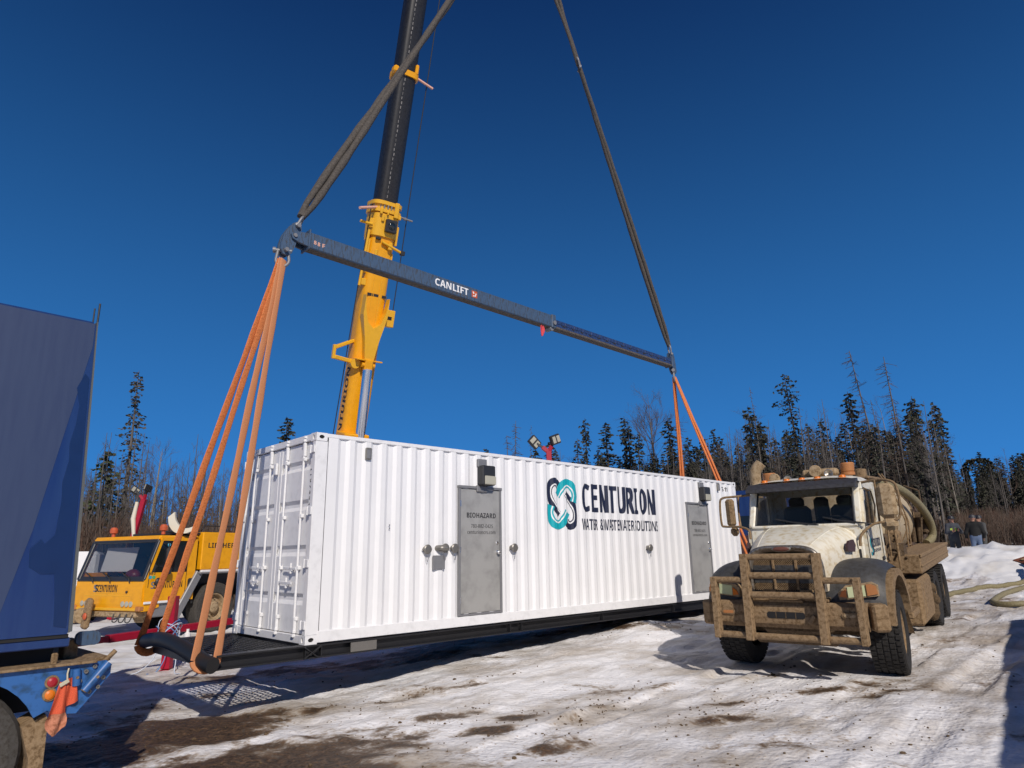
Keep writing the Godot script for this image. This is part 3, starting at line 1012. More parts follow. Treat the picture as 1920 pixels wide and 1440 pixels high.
# ------------------------------------------------------------------ its skid
func build_skid() -> void:
	var o := thing("steel_skid", "black steel skid with a grated landing, under the white container", "skid", CORNER, Vector3(0, ALONG, 0))
	for z in [-0.06, -CWD + 0.06]:
		var b := MB.new()
		b.box(Vector3(5.95, -0.015, z), Vector3(14.2, 0.022, 0.16), 0.003)
		b.box(Vector3(5.95, -0.165, z), Vector3(14.2, 0.022, 0.16), 0.003)
		b.box(Vector3(5.95, -0.09, z - 0.02), Vector3(14.2, 0.13, 0.02))
		part("side_beam", b, M.black_steel, o)
	var x := 0.3
	while x < 12.2:
		var b := MB.new()
		b.box(Vector3(x, -0.10, -CWD * 0.5), Vector3(0.10, 0.10, CWD - 0.3))
		part("cross_member", b, M.black_steel, o)
		x += 1.45
	for q in [[-1.13, 0.12], [-0.05, 0.14]]:
		var b := MB.new()
		b.box(Vector3(q[0], -0.10, -CWD * 0.5), Vector3(q[1], 0.12, CWD - 0.3), 0.004)
		part("landing_frame", b, M.black_steel, o)
	var g := MB.new()
	for i in 13:
		g.box(Vector3(-1.07 + 0.080 * i, -0.018, -CWD * 0.5), Vector3(0.012, 0.022, CWD - 0.31))
	for i in 22:
		g.box(Vector3(-0.59, -0.016, -0.17 - 0.1 * i), Vector3(0.95, 0.016, 0.014))
	var gp := part("landing_grating", g, M.black_steel, o)
	gp.set_meta("kind", "stuff")
	for q in [[-0.02, 0.22], [0.18, -0.02]]:
		var b := MB.new()
		b.span(Vector3(q[0], -0.16, 0.04), Vector3(q[1], -0.02, 0.04), 0.015, 0.05, 0.003, Vector3(0, 0, 1))
		part("corner_brace", b, M.black_steel, o)
	for xx in [0.01, 0.24, 3.78, 4.05, 6.3, 8.8]:
		var b := MB.new()
		b.box(Vector3(xx, -0.09, 0.0), Vector3(0.014, 0.126, 0.06))
		part("web_stiffener", b, M.black_steel, o)
	var tg := MB.new()
	tg.box(Vector3(0.90, -0.09, 0.0235), Vector3(0.42, 0.125, 0.006))
	tg.box(Vector3(0.90, -0.09, 0.005), Vector3(0.40, 0.11, 0.032))
	part("number_plate", tg, M.cast_metal, o)
	# bent pipe across the end that the slings go round
	var b := MB.new()
	var p := smooth3([Vector3(-1.22, -0.10, 0.10), Vector3(-1.27, -0.06, -0.10), Vector3(-1.33, 0.06, -0.75), Vector3(-1.36, 0.10, -1.35), Vector3(-1.33, 0.05, -2.0), Vector3(-1.26, -0.02, -2.50)], 6)
	b.tube(p, 0.095, 14)
	part("end_pipe", b, mat("pipe_black", lin(0.012, 0.012, 0.013), 0.55), o)

# ------------------------------------------------------------------ spreader beam, slings
func shackle(parent: Node, at: Vector3, s: float, b := Basis()) -> void:    # bow up, pin below
	var m := MB.new()
	m.xf = Transform3D(b, at)
	var p := []
	for i in 13:
		var a := PI * i / 12.0
		p.append(Vector3(cos(a) * s * 0.55, s * 0.5 + sin(a) * s * 0.6, 0))
	p.push_front(Vector3(s * 0.42, -s * 0.4, 0))
	p.append(Vector3(-s * 0.42, -s * 0.4, 0))
	m.tube(p, s * 0.14, 8)
	m.cyl(Vector3(-s * 0.75, -s * 0.4, 0), Vector3(s * 0.65, -s * 0.4, 0), s * 0.16, -1, 10)
	m.cyl(Vector3(s * 0.6, -s * 0.4, 0), Vector3(s * 0.85, -s * 0.4, 0), s * 0.26, -1, 6)
	part("shackle", m, M.grey_metal, parent)

func strap(m: MB, a: Vector3, e: Vector3, w: float, t: float, flatdir: Vector3, wob := 0.0, sd := 0.0) -> void:   # flat-sided soft sling
	var p := []
	var r := []
	for i in 15:
		var k := i / 14.0
		var off := flatdir * sin(k * 9.0 + sd) * wob + flatdir.cross((e - a).normalized()) * sin(k * 13.0 + sd * 2.0) * wob * 0.6
		p.append(a.lerp(e, k) + off * sin(k * PI))
		r.append(w * 0.5 * (1.0 + 0.10 * sin(k * 31.0 + sd) + 0.06 * sin(k * 77.0 + sd)))
	m.tube(p, r, 10, true, t / w, flatdir)

func build_rigging() -> void:
	var mid := -CWD * 0.5
	var o := thing("spreader_beam", "long weathered blue spreader beam slung level above the white container", "spreader beam", CORNER, Vector3(0, ALONG, 0))
	var tilt := Basis(Vector3(0, 0, 1), -0.0045)
	var b := MB.new()
	b.box(Vector3(3.34, 6.418, mid), Vector3(6.24, 0.30, 0.22), 0.018, tilt)
	var outer := part("outer_tube", b, M.beam_blue, o)
	b = MB.new()
	b.box(Vector3(3.34, 6.272, mid), Vector3(6.22, 0.012, 0.18), 0.002, tilt)
	part("worn_underside", b, M.beam_under, o)
	b = MB.new()
	b.box(Vector3(0.225, 6.432, mid), Vector3(0.03, 0.36, 0.30), 0.006, tilt)
	b.box(Vector3(6.40, 6.405, mid), Vector3(0.14, 0.325, 0.26), 0.012, tilt)
	part("collar", b, M.beam_blue, o)
	b = MB.new()
	b.box(Vector3(8.95, 6.382, mid), Vector3(5.0, 0.185, 0.155), 0.01, tilt)
	var inner := part("inner_tube", b, M.inner_blue, o)
	b = MB.new()
	b.box(Vector3(8.95, 6.268, mid), Vector3(4.95, 0.05, 0.20), 0.006, tilt)
	part("bottom_rail", b, M.beam_under, o)
	for i in 15:
		b = MB.new()
		b.box(Vector3(6.66 + i * 0.325, 6.425 - i * 0.0015, mid + 0.079), Vector3(0.285, 0.075, 0.014), 0.004, tilt)
		part("side_pad", b, M.inner_blue, inner)
		b = MB.new()
		b.box(Vector3(6.80 + i * 0.325, 6.365 - i * 0.0015, mid + 0.0785), Vector3(0.10, 0.03, 0.004), 0.001, tilt)
		part("adjusting_slot", b, M.dark_gap, inner)
	b = MB.new()
	b.cyl(Vector3(6.40, 6.36, mid - 0.16), Vector3(6.40, 6.36, mid + 0.16), 0.05, -1, 12)
	b.cyl(Vector3(6.36, 6.235, mid - 0.09), Vector3(6.36, 6.235, mid + 0.09), 0.06, -1, 12)
	part("locking_pin", b, M.grey_metal, o)
	# end brackets
	var pl := PackedVector2Array([Vector2(0.02, 6.71), Vector2(0.09, 6.66), Vector2(0.10, 6.57), Vector2(0.05, 6.49), Vector2(0.03, 6.38), Vector2(0.0, 6.24), Vector2(-0.05, 6.10), Vector2(-0.12, 6.04), Vector2(-0.20, 6.05), Vector2(-0.25, 6.13), Vector2(-0.24, 6.26), Vector2(-0.20, 6.42), Vector2(-0.13, 6.55), Vector2(-0.06, 6.66)])
	for z in [mid - 0.075, mid + 0.035]:
		b = MB.new()
		b.prism(pl, z, z + 0.04)
		part("end_plate", b, M.beam_blue, o)
	b = MB.new()
	var lug := PackedVector2Array([Vector2(0.22, 6.30), Vector2(0.22, 6.54), Vector2(0.06, 6.52), Vector2(-0.06, 6.49), Vector2(-0.10, 6.43), Vector2(-0.07, 6.36), Vector2(0.02, 6.33)])
	b.prism(lug, mid + 0.078, mid + 0.118)
	b.prism(lug, mid - 0.118, mid - 0.078)
	part("end_lug", b, M.beam_blue, o)
	b = MB.new()
	for q in [Vector2(-0.03, 6.42), Vector2(0.02, 6.62), Vector2(-0.16, 6.12)]:
		b.cyl(Vector3(q.x, q.y, mid - 0.14), Vector3(q.x, q.y, mid + 0.14), 0.035, -1, 12)
	part("bracket_pin", b, M.grey_metal, o)
	shackle(o, Vector3(0.06, 6.68, mid), 0.17, Basis(Vector3(0, 0, 1), -0.45) * Basis(Vector3.UP, 1.2))
	shackle(o, Vector3(-0.17, 6.06, mid), 0.19, Basis(Vector3(0, 0, 1), PI) * Basis(Vector3.UP, 0.5))
	var pr := PackedVector2Array([Vector2(11.40, 6.66), Vector2(11.50, 6.68), Vector2(11.56, 6.55), Vector2(11.60, 6.30), Vector2(11.62, 6.12), Vector2(11.56, 6.05), Vector2(11.48, 6.12), Vector2(11.42, 6.28), Vector2(11.34, 6.30), Vector2(11.34, 6.46)])
	for z in [mid - 0.07, mid + 0.03]:
		b = MB.new()
		b.prism(pr, z, z + 0.04)
		part("end_plate", b, M.beam_blue, o)
	b = MB.new()
	b.box(Vector3(11.36, 6.37, mid), Vector3(0.05, 0.30, 0.25), 0.006)
	part("collar", b, M.beam_blue, o)
	shackle(o, Vector3(11.46, 6.70, mid), 0.18, Basis(Vector3(0, 0, 1), 0.2) * Basis(Vector3.UP, 0.9))
	shackle(o, Vector3(11.57, 6.06, mid), 0.20, Basis(Vector3(0, 0, 1), PI) * Basis(Vector3.UP, -0.5))
	var face := Transform3D(tilt, Vector3(3.36, 6.43, mid + 0.1125))
	print_flat("lettering", text_tris("CANLIFT", 0.86, 0.15), face, M.white_print, outer)
	print_flat("lettering", text_tris("C R A N E", 0.40, 0.035), face.translated(Vector3(0.22, -0.105, 0)), M.beam_under, outer)
	b = MB.new()
	b.box(Vector3(3.96, 6.425, mid + 0.111), Vector3(0.15, 0.15, 0.004), 0.001, tilt)
	var st := part("orange_sticker", b, M.orange_red, outer)
	for q in [[-0.03, 0.03, 0.03, 0.05, 0.5], [0.03, -0.01, 0.02, 0.08, -0.3], [-0.02, -0.04, 0.05, 0.02, 0.2]]:
		var s := MB.new()
		s.box(Vector3(3.96 + q[0], 6.425 + q[1], mid + 0.1138), Vector3(q[2], q[3], 0.003), 0.0005, Basis(Vector3(0, 0, 1), q[4]))
		part("sticker_mark", s, M.white_print, st)
	for q in [[0.34, 6.41], [0.41, 6.40], [0.50, 6.40]]:
		print_flat("worn_lettering", text_tris("8" if q[0] < 0.45 else "F", 0.05, 0.07), Transform3D(tilt, Vector3(q[0], q[1], mid + 0.1125)), M.pink_rod, outer)
	# small red rag under the beam
	b = MB.new()
	b.patch(4, 6, func(u, w): return Vector3(6.05 + (u - 0.5) * 0.15 * sin(0.5 + w * 2.4), 6.24 - w * 0.26, mid + 0.06 + 0.02 * sin(u * 7.0 + w * 3.0)))
	b.tube([Vector3(6.10, 6.29, mid + 0.05), Vector3(6.06, 6.22, mid + 0.06)], 0.006, 5)
	var rag := part("warning_rag", b, M.flag_red)
	rag.position = CORNER
	rag.rotation.y = ALONG
	tag(rag, "small red rag hanging under the spreader beam where its inner tube slides out", "flag")
	# black round slings up to the hook
	var apex := Vector3(5.887, 18.85, mid)
	for k in 2:
		var foot := Vector3(0.11, 6.86, mid) if k == 0 else Vector3(11.44, 6.86, mid)
		var s := thing("lifting_sling", ["worn black sling from the left end of the blue beam, crossing the crane boom", "worn black sling from the right end of the blue beam, against open sky"][k], "sling", CORNER, Vector3(0, ALONG, 0), "black slings above the spreader beam")
		var joint := foot.lerp(apex, 0.66 if k == 0 else 0.63)
		var side := (apex - foot).normalized().cross(Vector3(0, 0, 1)).normalized()
		for j in 2:
			var sg := 1.0 if j == 0 else -1.0
			var m := MB.new()
			var p := []
			var r := []
			var wid := 0.084 if k == 0 else 0.058
			for i in 29:
				var t := i / 28.0
				var open := (0.052 + 0.014 * sin(minf(t * 2.6, 1.0) * PI)) * (1.0 - 0.35 * t) if k == 0 else 0.045 * (1.0 - 0.3 * t)
				p.append(foot.lerp(joint, t) + (side * cos(t * 2.6 * (1.0 - k * 0.3)) + Vector3(0, 0, 1) * sin(t * 2.6 + 0.4)) * open * sg * (0.35 if t < 0.03 else 1.0))
				r.append(wid * (0.75 if t < 0.04 else 1.0) * (1.0 + 0.09 * sin(t * 47.0 + j) + 0.05 * sin(t * 113.0 + j * 2)))
			m.tube(p, r, 9, true, 0.8)
			part("strand", m, M.sling_black, s)
		for j in 2:
			var m := MB.new()
			strap(m, joint + side * 0.03 * (j * 2 - 1), apex + Vector3(0, 0, 0.05 * (j * 2 - 1)), 0.115, 0.10, Vector3(0, 0, 1), 0.03, j * 2.0 + k)
			part("strand", m, M.sling_black, s)
		if k == 0:
			var lb := MB.new()
			lb.box(joint - (apex - foot).normalized() * 0.30 + Vector3(0.03, 0, 0.11), Vector3(0.08, 0.17, 0.012), 0.003, Basis(Vector3(0, 0, 1), -0.45))
			part("sling_label", lb, M.white_print, s)
		shackle(s, joint, 0.20, Basis(Vector3(0, 0, 1), -0.5 if k == 0 else 0.4) * Basis(Vector3.UP, 0.8))
	# orange slings from the beam down round the skid's end pipes
	for k in 4:
		var left := k < 2
		var near := k % 2 == 0
		var top := Vector3(-0.175, 5.97, mid + (0.02 if near else -0.02)) if left else Vector3(11.575, 5.97, mid + (0.02 if near else -0.02))
		var px := -1.25 if left else 13.42
		var foot := Vector3(px, -0.05 if left else -0.04, -0.06 if near else (-CWD + 0.10))
		if left and not near:
			foot.x -= 0.0
		var lab: String = ["faded orange sling from the beam's left end to the landing's near corner", "bright orange sling from the beam's left end, passing in front of the yellow cab", "slanting orange sling from the beam's right end to the container's far end", "upright orange sling from the beam's right end, going down behind the container"][k]
		var s := thing("orange_sling", lab, "sling", CORNER, Vector3(0, ALONG, 0), "orange slings under the spreader beam")
		var mt: Material = M.sling_pale if near and left else M.sling_orange
		for j in 2:
			var sg := j * 2.0 - 1.0
			var m := MB.new()
			strap(m, top + Vector3(0.02 * sg, 0, 0), foot + (Vector3(0.115 * sg, 0.0, 0.05 * sg) if left else Vector3(0.05 * sg, 0.0, 0.06 * sg)), 0.118 if left else 0.15, 0.020 if left else 0.06, Vector3(0.35, 0, 0.94), 0.012, k * 1.7 + j)
			part("strand", m, mt, s)
		var lp := MB.new()
		var p := []
		for i in 9:
			var a := PI * i / 8.0
			p.append(foot + Vector3(-cos(a) * 0.115, -sin(a) * 0.105, -cos(a) * 0.05))
		lp.tube(p, 0.058, 8, true, 0.3, Vector3(0, 0, 1))
		part("bottom_loop", lp, mt, s)

# ------------------------------------------------------------------ wheels
func tyre(mb: MB, at: Vector3, axis: Vector3, r: float, w: float, lugs := 0) -> void:
	var h := w * 0.5
	var ri := r * 0.56
	mb.lathe([Vector2(ri, -h * 0.8), Vector2(ri + 0.02, -h * 0.92), Vector2(r * 0.80, -h), Vector2(r * 0.93, -h * 0.96), Vector2(r * 0.985, -h * 0.80), Vector2(r, -h * 0.5), Vector2(r, h * 0.5), Vector2(r * 0.985, h * 0.80), Vector2(r * 0.93, h * 0.96), Vector2(r * 0.80, h), Vector2(ri + 0.02, h * 0.92), Vector2(ri, h * 0.8)], at, axis, 40)
	if lugs > 0:
		var x := (Vector3.UP if absf(axis.y) < 0.9 else Vector3.RIGHT).cross(axis).normalized()
		var y := axis.cross(x)
		for i in lugs:
			var a := TAU * i / lugs
			var e := x * cos(a) + y * sin(a)
			var t := axis.cross(e)
			for k in 5:
				var o := (k - 2.0) * w * 0.19
				var sh := (0.5 if k % 2 else 0.0) * TAU / lugs * r
				mb.box(at + e * (r + 0.003) + t * sh + axis * o, Vector3(TAU / lugs * r * (0.74 if k in [0, 4] else 0.82), 0.016, w * 0.155), 0.004, Basis(t, e, t.cross(e)))

func rim(mb: MB, at: Vector3, axis: Vector3, r: float, dish: float, bolts := 10) -> void:
	mb.lathe([Vector2(r, 0), Vector2(r * 0.97, 0.02), Vector2(r * 0.9, 0.0), Vector2(r * 0.84, -dish), Vector2(r * 0.5, -dish * 0.8), Vector2(r * 0.42, -dish * 0.5), Vector2(r * 0.40, 0.0), Vector2(r * 0.30, 0.02), Vector2(0, 0.025)], at, axis, 28)
	var x := (Vector3.UP if absf(axis.y) < 0.9 else Vector3.RIGHT).cross(axis).normalized()
	var y := axis.cross(x)
	for i in bolts:
		var a := TAU * i / bolts
		var p := at + (x * cos(a) + y * sin(a)) * r * 0.60 - axis * dish * 0.8
		mb.cyl(p, p + axis * 0.035, 0.02, -1, 6)

# ------------------------------------------------------------------ mobile crane
func build_crane() -> void:
	var o := thing("mobile_crane", "big yellow mobile crane behind the white container with its boom raised", "crane", Vector3(-11.0, 0, -18.4), Vector3(0, -0.4363, 0))
	var cx := 0.25
	var hw := 1.37
	var R := cx + hw
	var L := cx - hw
	# cab shell
	var b := MB.new()
	var front := PackedVector2Array([Vector2(0.0, 0.42), Vector2(0.03, 0.60), Vector2(0.03, 0.98), Vector2(-0.015, 1.20), Vector2(-0.5, 1.20), Vector2(-0.5, 0.50), Vector2(-0.15, 0.42)])
	b.prism(front, -hw + 0.02, hw - 0.02, Transform3D(Basis(Vector3(0, 0, 1), Vector3(0, 1, 0), Vector3(-1, 0, 0)), Vector3(cx, 0, 0)))
	var hood := part("cab_front", b, M.crane_yellow, o)
	b = MB.new()
	b.box(Vector3(cx, 0.80, 0.026), Vector3(1.9, 0.025, 0.02), 0.008)
	b.box(Vector3(cx, 0.86, 0.026), Vector3(1.2, 0.02, 0.02), 0.008)
	b.box(Vector3(cx, 0.47, 0.02), Vector3(2.6, 0.07, 0.04), 0.01)
	part("front_crease", b, M.crane_yellow_pale, hood)
	b = MB.new()
	b.box(Vector3(cx, 2.285, -0.95), Vector3(2 * hw - 0.06, 0.09, 1.22), 0.03)
	b.box(Vector3(cx, 2.25, -0.36), Vector3(2 * hw - 0.08, 0.07, 0.10), 0.02)
	part("cab_roof", b, M.crane_yellow, o)
	b = MB.new()
	b.box(Vector3(cx, 1.4, -1.53), Vector3(2 * hw - 0.1, 1.75, 0.05))
	b.box(Vector3(cx, 1.12, -0.32), Vector3(2 * hw - 0.2, 0.14, 0.5), 0.04)
	b.box(Vector3(cx, 0.6, -0.8), Vector3(2 * hw - 0.2, 0.05, 1.4))
	for x in [L + 0.65, R - 0.65]:
		b.box(Vector3(x, 1.15, -1.25), Vector3(0.5, 0.15, 0.45), 0.05)
		b.box(Vector3(x, 1.5, -1.42), Vector3(0.48, 0.65, 0.14), 0.06)
	part("cab_interior", b, M.interior, o)
	b = MB.new()
	b.box(Vector3(L + 0.95, 1.72, -0.50), Vector3(1.12, 0.66, 0.01), 0.0, Basis(Vector3.UP, 0.12) * Basis(Vector3.RIGHT, -0.25))
	part("white_sheet", b, M.white_print, o)
	b = MB.new()
	var st := []
	for i in 17:
		var a := TAU * i / 16.0
		st.append(Vector3(L + 0.7 + cos(a) * 0.2, 1.32 + sin(a) * 0.13, -0.55 + sin(a) * 0.14))
	b.tube(st, 0.016, 6, false)
	part("steering_wheel", b, M.dark_plastic, o)
	# windscreen, leaning back
	b = MB.new()
	var wt := Basis(Vector3.RIGHT, -0.31)
	b.box(Vector3(cx, 1.70, -0.155), Vector3(2 * hw - 0.22, 1.02, 0.012), 0.0, wt)
	part("windscreen", b, M.window_glass, o)
	b = MB.new()
	b.box(Vector3(cx, 1.225, -0.012), Vector3(2 * hw - 0.06, 0.12, 0.04), 0.01, wt)
	b.box(Vector3(cx, 2.19, -0.31), Vector3(2 * hw - 0.10, 0.08, 0.05), 0.01, wt)
	for x in [L + 0.06, R - 0.06]:
		b.box(Vector3(x, 1.70, -0.16), Vector3(0.13, 1.05, 0.06), 0.015, wt)
	var wf := part("windscreen_frame", b, M.dark_plastic, o)
	for x in [cx - 0.85, cx - 0.15, cx + 0.62]:
		b = MB.new()
		b.span(Vector3(x + 0.16, 1.24, 0.035), Vector3(x - 0.22, 1.40, -0.01), 0.035, 0.02, 0.004)
		b.span(Vector3(x + 0.16, 1.24, 0.035), Vector3(x + 0.22, 1.13, 0.04), 0.03, 0.02, 0.004)
		part("wiper", b, M.dark_plastic, wf)
	b = MB.new()
	b.box(Vector3(cx + 0.42, 1.29, -0.30), Vector3(0.0, 0.0, 0.0))
	b.ball(Vector3(cx + 0.50, 1.30, -0.28), Vector3(0.22, 0.17, 0.17), 14, 8)
	b.box(Vector3(cx + 0.66, 1.25, -0.20), Vector3(0.24, 0.025, 0.2), 0.01)
	part("red_helmet", b, mat("maroon", lin(0.16, 0.012, 0.02), 0.4), o)
	# doors: lower panel, window surround; the far one too
	for s in [-1.0, 1.0]:
		var X := R if s > 0 else L
		b = MB.new()
		var t := Transform3D(Basis(Vector3(0, 0, -1), Vector3(0, 1, 0), Vector3(1, 0, 0)), Vector3(X - s * 0.025, 0, 0))
		b.prism(PackedVector2Array([Vector2(0.03, 0.62), Vector2(1.50, 0.64), Vector2(1.50, 1.36), Vector2(0.08, 1.38), Vector2(0.0, 1.15)]), -0.03, 0.03, t)
		b.prism(PackedVector2Array([Vector2(1.24, 1.36), Vector2(1.50, 1.36), Vector2(1.50, 2.24), Vector2(1.30, 2.24)]), -0.03, 0.03, t)
		b.prism(PackedVector2Array([Vector2(0.36, 2.19), Vector2(1.31, 2.19), Vector2(1.31, 2.27), Vector2(0.38, 2.27)]), -0.03, 0.03, t)
		b.prism(PackedVector2Array([Vector2(0.08, 1.36), Vector2(0.15, 1.36), Vector2(0.42, 2.20), Vector2(0.34, 2.20)]), -0.03, 0.03, t)
		var dr := part("cab_door", b, M.crane_yellow, o)
		b = MB.new()
		b.prism(PackedVector2Array([Vector2(0.13, 1.37), Vector2(1.26, 1.37), Vector2(1.30, 2.20), Vector2(0.40, 2.20)]), -0.008, 0.008, t)
		part("door_window", b, M.window_glass if s < 0 else M.dark_glass, dr)
		if s > 0:
			b = MB.new()
			for z in [-0.10, -1.22]:
				b.box(Vector3(X + 0.008, 1.35, z), Vector3(0.006, 1.4 if z < -1 else 0.7, 0.012))
			part("door_seam", b, M.dark_gap, dr)
			b = MB.new()
			b.prism(rounded(0.17, 0.27, 0.06), 0, 0.03, Transform3D(t.basis, Vector3(X - 0.01, 1.06, -1.37)))
			part("door_vent", b, M.dark_plastic, dr)
			b = MB.new()
			b.box(Vector3(X + 0.01, 0.625, -0.70), Vector3(0.03, 0.06, 1.35), 0.01)
			part("white_sill", b, M.white_steel, dr)
			b = MB.new()
			b.box(Vector3(X + 0.16, 1.78, -0.52), Vector3(0.12, 0.46, 0.20), 0.04)
			b.box(Vector3(X + 0.16, 1.42, -0.52), Vector3(0.11, 0.20, 0.19), 0.04)
			b.tube([Vector3(X, 2.12, -0.42), Vector3(X + 0.16, 2.12, -0.48), Vector3(X + 0.16, 1.3, -0.5), Vector3(X, 1.22, -0.40)], 0.014, 6)
			b.ball(Vector3(X + 0.12, 1.15, -0.30), Vector3(0.05, 0.10, 0.09), 10, 6)
			part("wing_mirror", b, M.dark_plastic, dr)
			var fr := Transform3D(Basis(Vector3(0, 0, -1), Vector3(0, 1, 0), Vector3(1, 0, 0)), Vector3(X + 0.009, 1.06, -0.74))
			print_flat("name_print", text_tris("CENTURION", 0.72, 0.17), fr.translated_local(Vector3(0.02, 0, 0)), M.black_print, dr)
			print_flat("emblem_print", text_tris("S", 0.13, 0.18), fr.translated_local(Vector3(-0.50, 0, 0)), M.grey_metal, dr)
			print_flat("emblem_print", text_tris("S", 0.12, 0.18), fr.translated_local(Vector3(-0.42, 0, 0.001)), M.black_print, dr)
			print_flat("unit_number", text_tris("169-2", 0.19, 0.06), fr.translated_local(Vector3(-0.56, 0.29, 0)), M.black_print, dr)
			for q in [[-0.60, mat("sticker_blue", lin(0.05, 0.35, 0.5), 0.5)], [-0.50, mat("sticker_green", lin(0.1, 0.4, 0.15), 0.5)]]:
				b = MB.new()
				b.prism(rounded(0.09, 0.08, 0.03), 0, 0.003, fr.translated_local(Vector3(q[0], 0.20, 0)))
				part("round_sticker", b, q[1], dr)
			b = MB.new()
			b.lathe([Vector2(0.05, 0), Vector2(0.04, 0.01), Vector2(0, 0.012)], Vector3(X + 0.006, 2.08, -0.60), Vector3(1, 0, 0), 12)
			part("blue_sticker", b, M.sticker_blue, dr)
	var ft := Transform3D(Basis(), Vector3(cx - 0.12, 0.985, 0.0335))
	print_flat("name_print", text_tris("CENTURION", 0.78, 0.19), ft.translated_local(Vector3(0.10, 0, 0)), M.black_print, hood)
	print_flat("emblem_print", text_tris("S", 0.12, 0.19), ft.translated_local(Vector3(-0.40, 0, 0)), M.grey_metal, hood)
	print_flat("emblem_print", text_tris("S", 0.11, 0.19), ft.translated_local(Vector3(-0.34, 0, 0.001)), M.black_print, hood)
	for s in [-1.0, 1.0]:
		for k in 3:
			b = MB.new()
			b.lathe([Vector2(0.055, 0), Vector2(0.07, 0.0), Vector2(0.07, 0.012), Vector2(0.05, 0.016), Vector2(0, 0.02)], Vector3(cx + s * (0.66 + 0.16 * k), 0.60, 0.03), Vector3(0, 0, 1), 16)
			part("headlight", b, M.lamp_glass, o)
		b = MB.new()
		b.box(Vector3(cx + s * 1.28, 0.49, 0.0), Vector3(0.17, 0.12, 0.14), 0.02)
		part("indicator", b, M.amber_dusty, o)
	b = MB.new()
	b.lathe([Vector2(0.03, 0), Vector2(0.03, 0.03), Vector2(0, 0.03)], Vector3(cx + 0.78, 0.90, 0.03), Vector3(0, 0, 1), 10)
	part("air_coupling", b, M.dark_plastic, o)
	# bumper underside and towing gear
	b = MB.new()
	b.box(Vector3(cx, 0.34, -0.25), Vector3(2.3, 0.16, 0.5), 0.03)
	b.box(Vector3(cx + 0.9, 0.22, -0.4), Vector3(0.3, 0.2, 0.3), 0.04)
	part("bumper_underside", b, M.mud_pale, o)
	b = MB.new()
	b.box(Vector3(cx - 0.42, 0.36, 0.22), Vector3(0.24, 0.78, 0.16), 0.06, Basis(Vector3(0, 0, 1), -0.12))
	part("tow_block", b, M.mud, o)
	b = MB.new()
	b.lathe([Vector2(0.05, -0.09), Vector2(0.20, -0.08), Vector2(0.20, -0.03), Vector2(0.14, 0.0), Vector2(0.20, 0.03), Vector2(0.20, 0.08), Vector2(0.05, 0.09)], Vector3(cx - 0.70, 0.30, 0.16), Vector3(1, 0, 0.3), 20)
	b.tube([Vector3(cx - 0.95, 0.38, 0.2), Vector3(cx - 1.1, 0.30, 0.22), Vector3(cx - 1.05, 0.18, 0.24), Vector3(cx - 0.85, 0.16, 0.24)], 0.05, 8)
	part("tow_hook", b, M.mud_pale, o)
	b = MB.new()
	b.ball(Vector3(cx - 0.36, 0.30, 0.32), Vector3(0.07, 0.09, 0.04), 8, 6)
	part("orange_tag", b, M.orange_red, o)
	# beacons and the pale curved hook on the roof
	for q in [Vector3(cx - 0.75, 2.37, -0.45), Vector3(R - 0.22, 2.40, -0.55)]:
		b = MB.new()
		b.lathe([Vector2(0.05, 0), Vector2(0.05, 0.10), Vector2(0.10, 0.11), Vector2(0.105, 0.20), Vector2(0.07, 0.26), Vector2(0, 0.27)], q - Vector3(0, 0.04, 0), Vector3.UP, 14)
		part("beacon", b, M.orange_red, o)
	b = MB.new()
	var hk := smooth2([Vector2(-0.36, 0.52), Vector2(-0.30, 0.28), Vector2(-0.12, 0.10), Vector2(0.15, 0.08), Vector2(0.36, 0.16)], 5)
	var poly := PackedVector2Array()
	for p in hk:
		poly.append(p + Vector2(0, -0.02))
	for i in range(hk.size() - 1, -1, -1):
		poly.append(hk[i] + Vector2(0.16 if i < 12 else 0.06, 0.12 - 0.0 * i))
	b.prism(poly, -0.05, 0.05, Transform3D(Basis(Vector3.UP, 0.5), Vector3(R - 0.05, 2.33, -0.95)))
	part("roof_hook_holder", b, mat("ivory", lin(0.66, 0.62, 0.5), 0.5), o)
	b = MB.new()
	b.box(Vector3(cx + 0.2, 2.40, -2.2), Vector3(2.1, 0.06, 2.2), 0.01)
	for k in 6:
		b.box(Vector3(cx + 0.9, 2.44, -0.9 - k * 0.3), Vector3(0.5, 0.05, 0.1), 0.01)
	part("roof_walkway", b, M.dark_plastic, o)
	b = MB.new()
	b.tube([Vector3(R - 0.15, 2.42, -1.75), Vector3(R - 0.15, 2.62, -1.8), Vector3(R - 0.15, 2.62, -3.6), Vector3(R - 0.15, 2.42, -3.65)], 0.018, 6)
	part("handrail", b, M.dark_plastic, o)
	for k in 3:
		b = MB.new()
		b.tube(smooth3([Vector3(cx + 0.35 + 0.25 * k, 0.36, 0.02), Vector3(cx + 0.4 + 0.25 * k, 0.18, 0.08), Vector3(cx + 0.52 + 0.25 * k, 0.17, 0.06), Vector3(cx + 0.56 + 0.25 * k, 0.34, 0.0)], 4), 0.014, 6)
		part("air_hose", b, M.dark_plastic, o)
	# engine cover, chassis
	b = MB.new()
	b.box(Vector3(cx, 1.92, -2.72), Vector3(2 * hw, 1.04, 2.1), 0.025)
	var ec := part("engine_cover", b, M.crane_yellow, o)
	print_flat("maker_print", text_tris("LIEBHERR", 1.10, 0.14), Transform3D(Basis(Vector3(0, 0, -1), Vector3(0, 1, 0), Vector3(1, 0, 0)), Vector3(R + 0.003, 2.075, -2.42)), M.black_print, ec)
	b = MB.new()
	b.box(Vector3(R - 0.02, 1.36, -2.5), Vector3(0.10, 0.08, 1.6), 0.02)
	part("white_sill", b, M.white_steel, ec)
	b = MB.new()
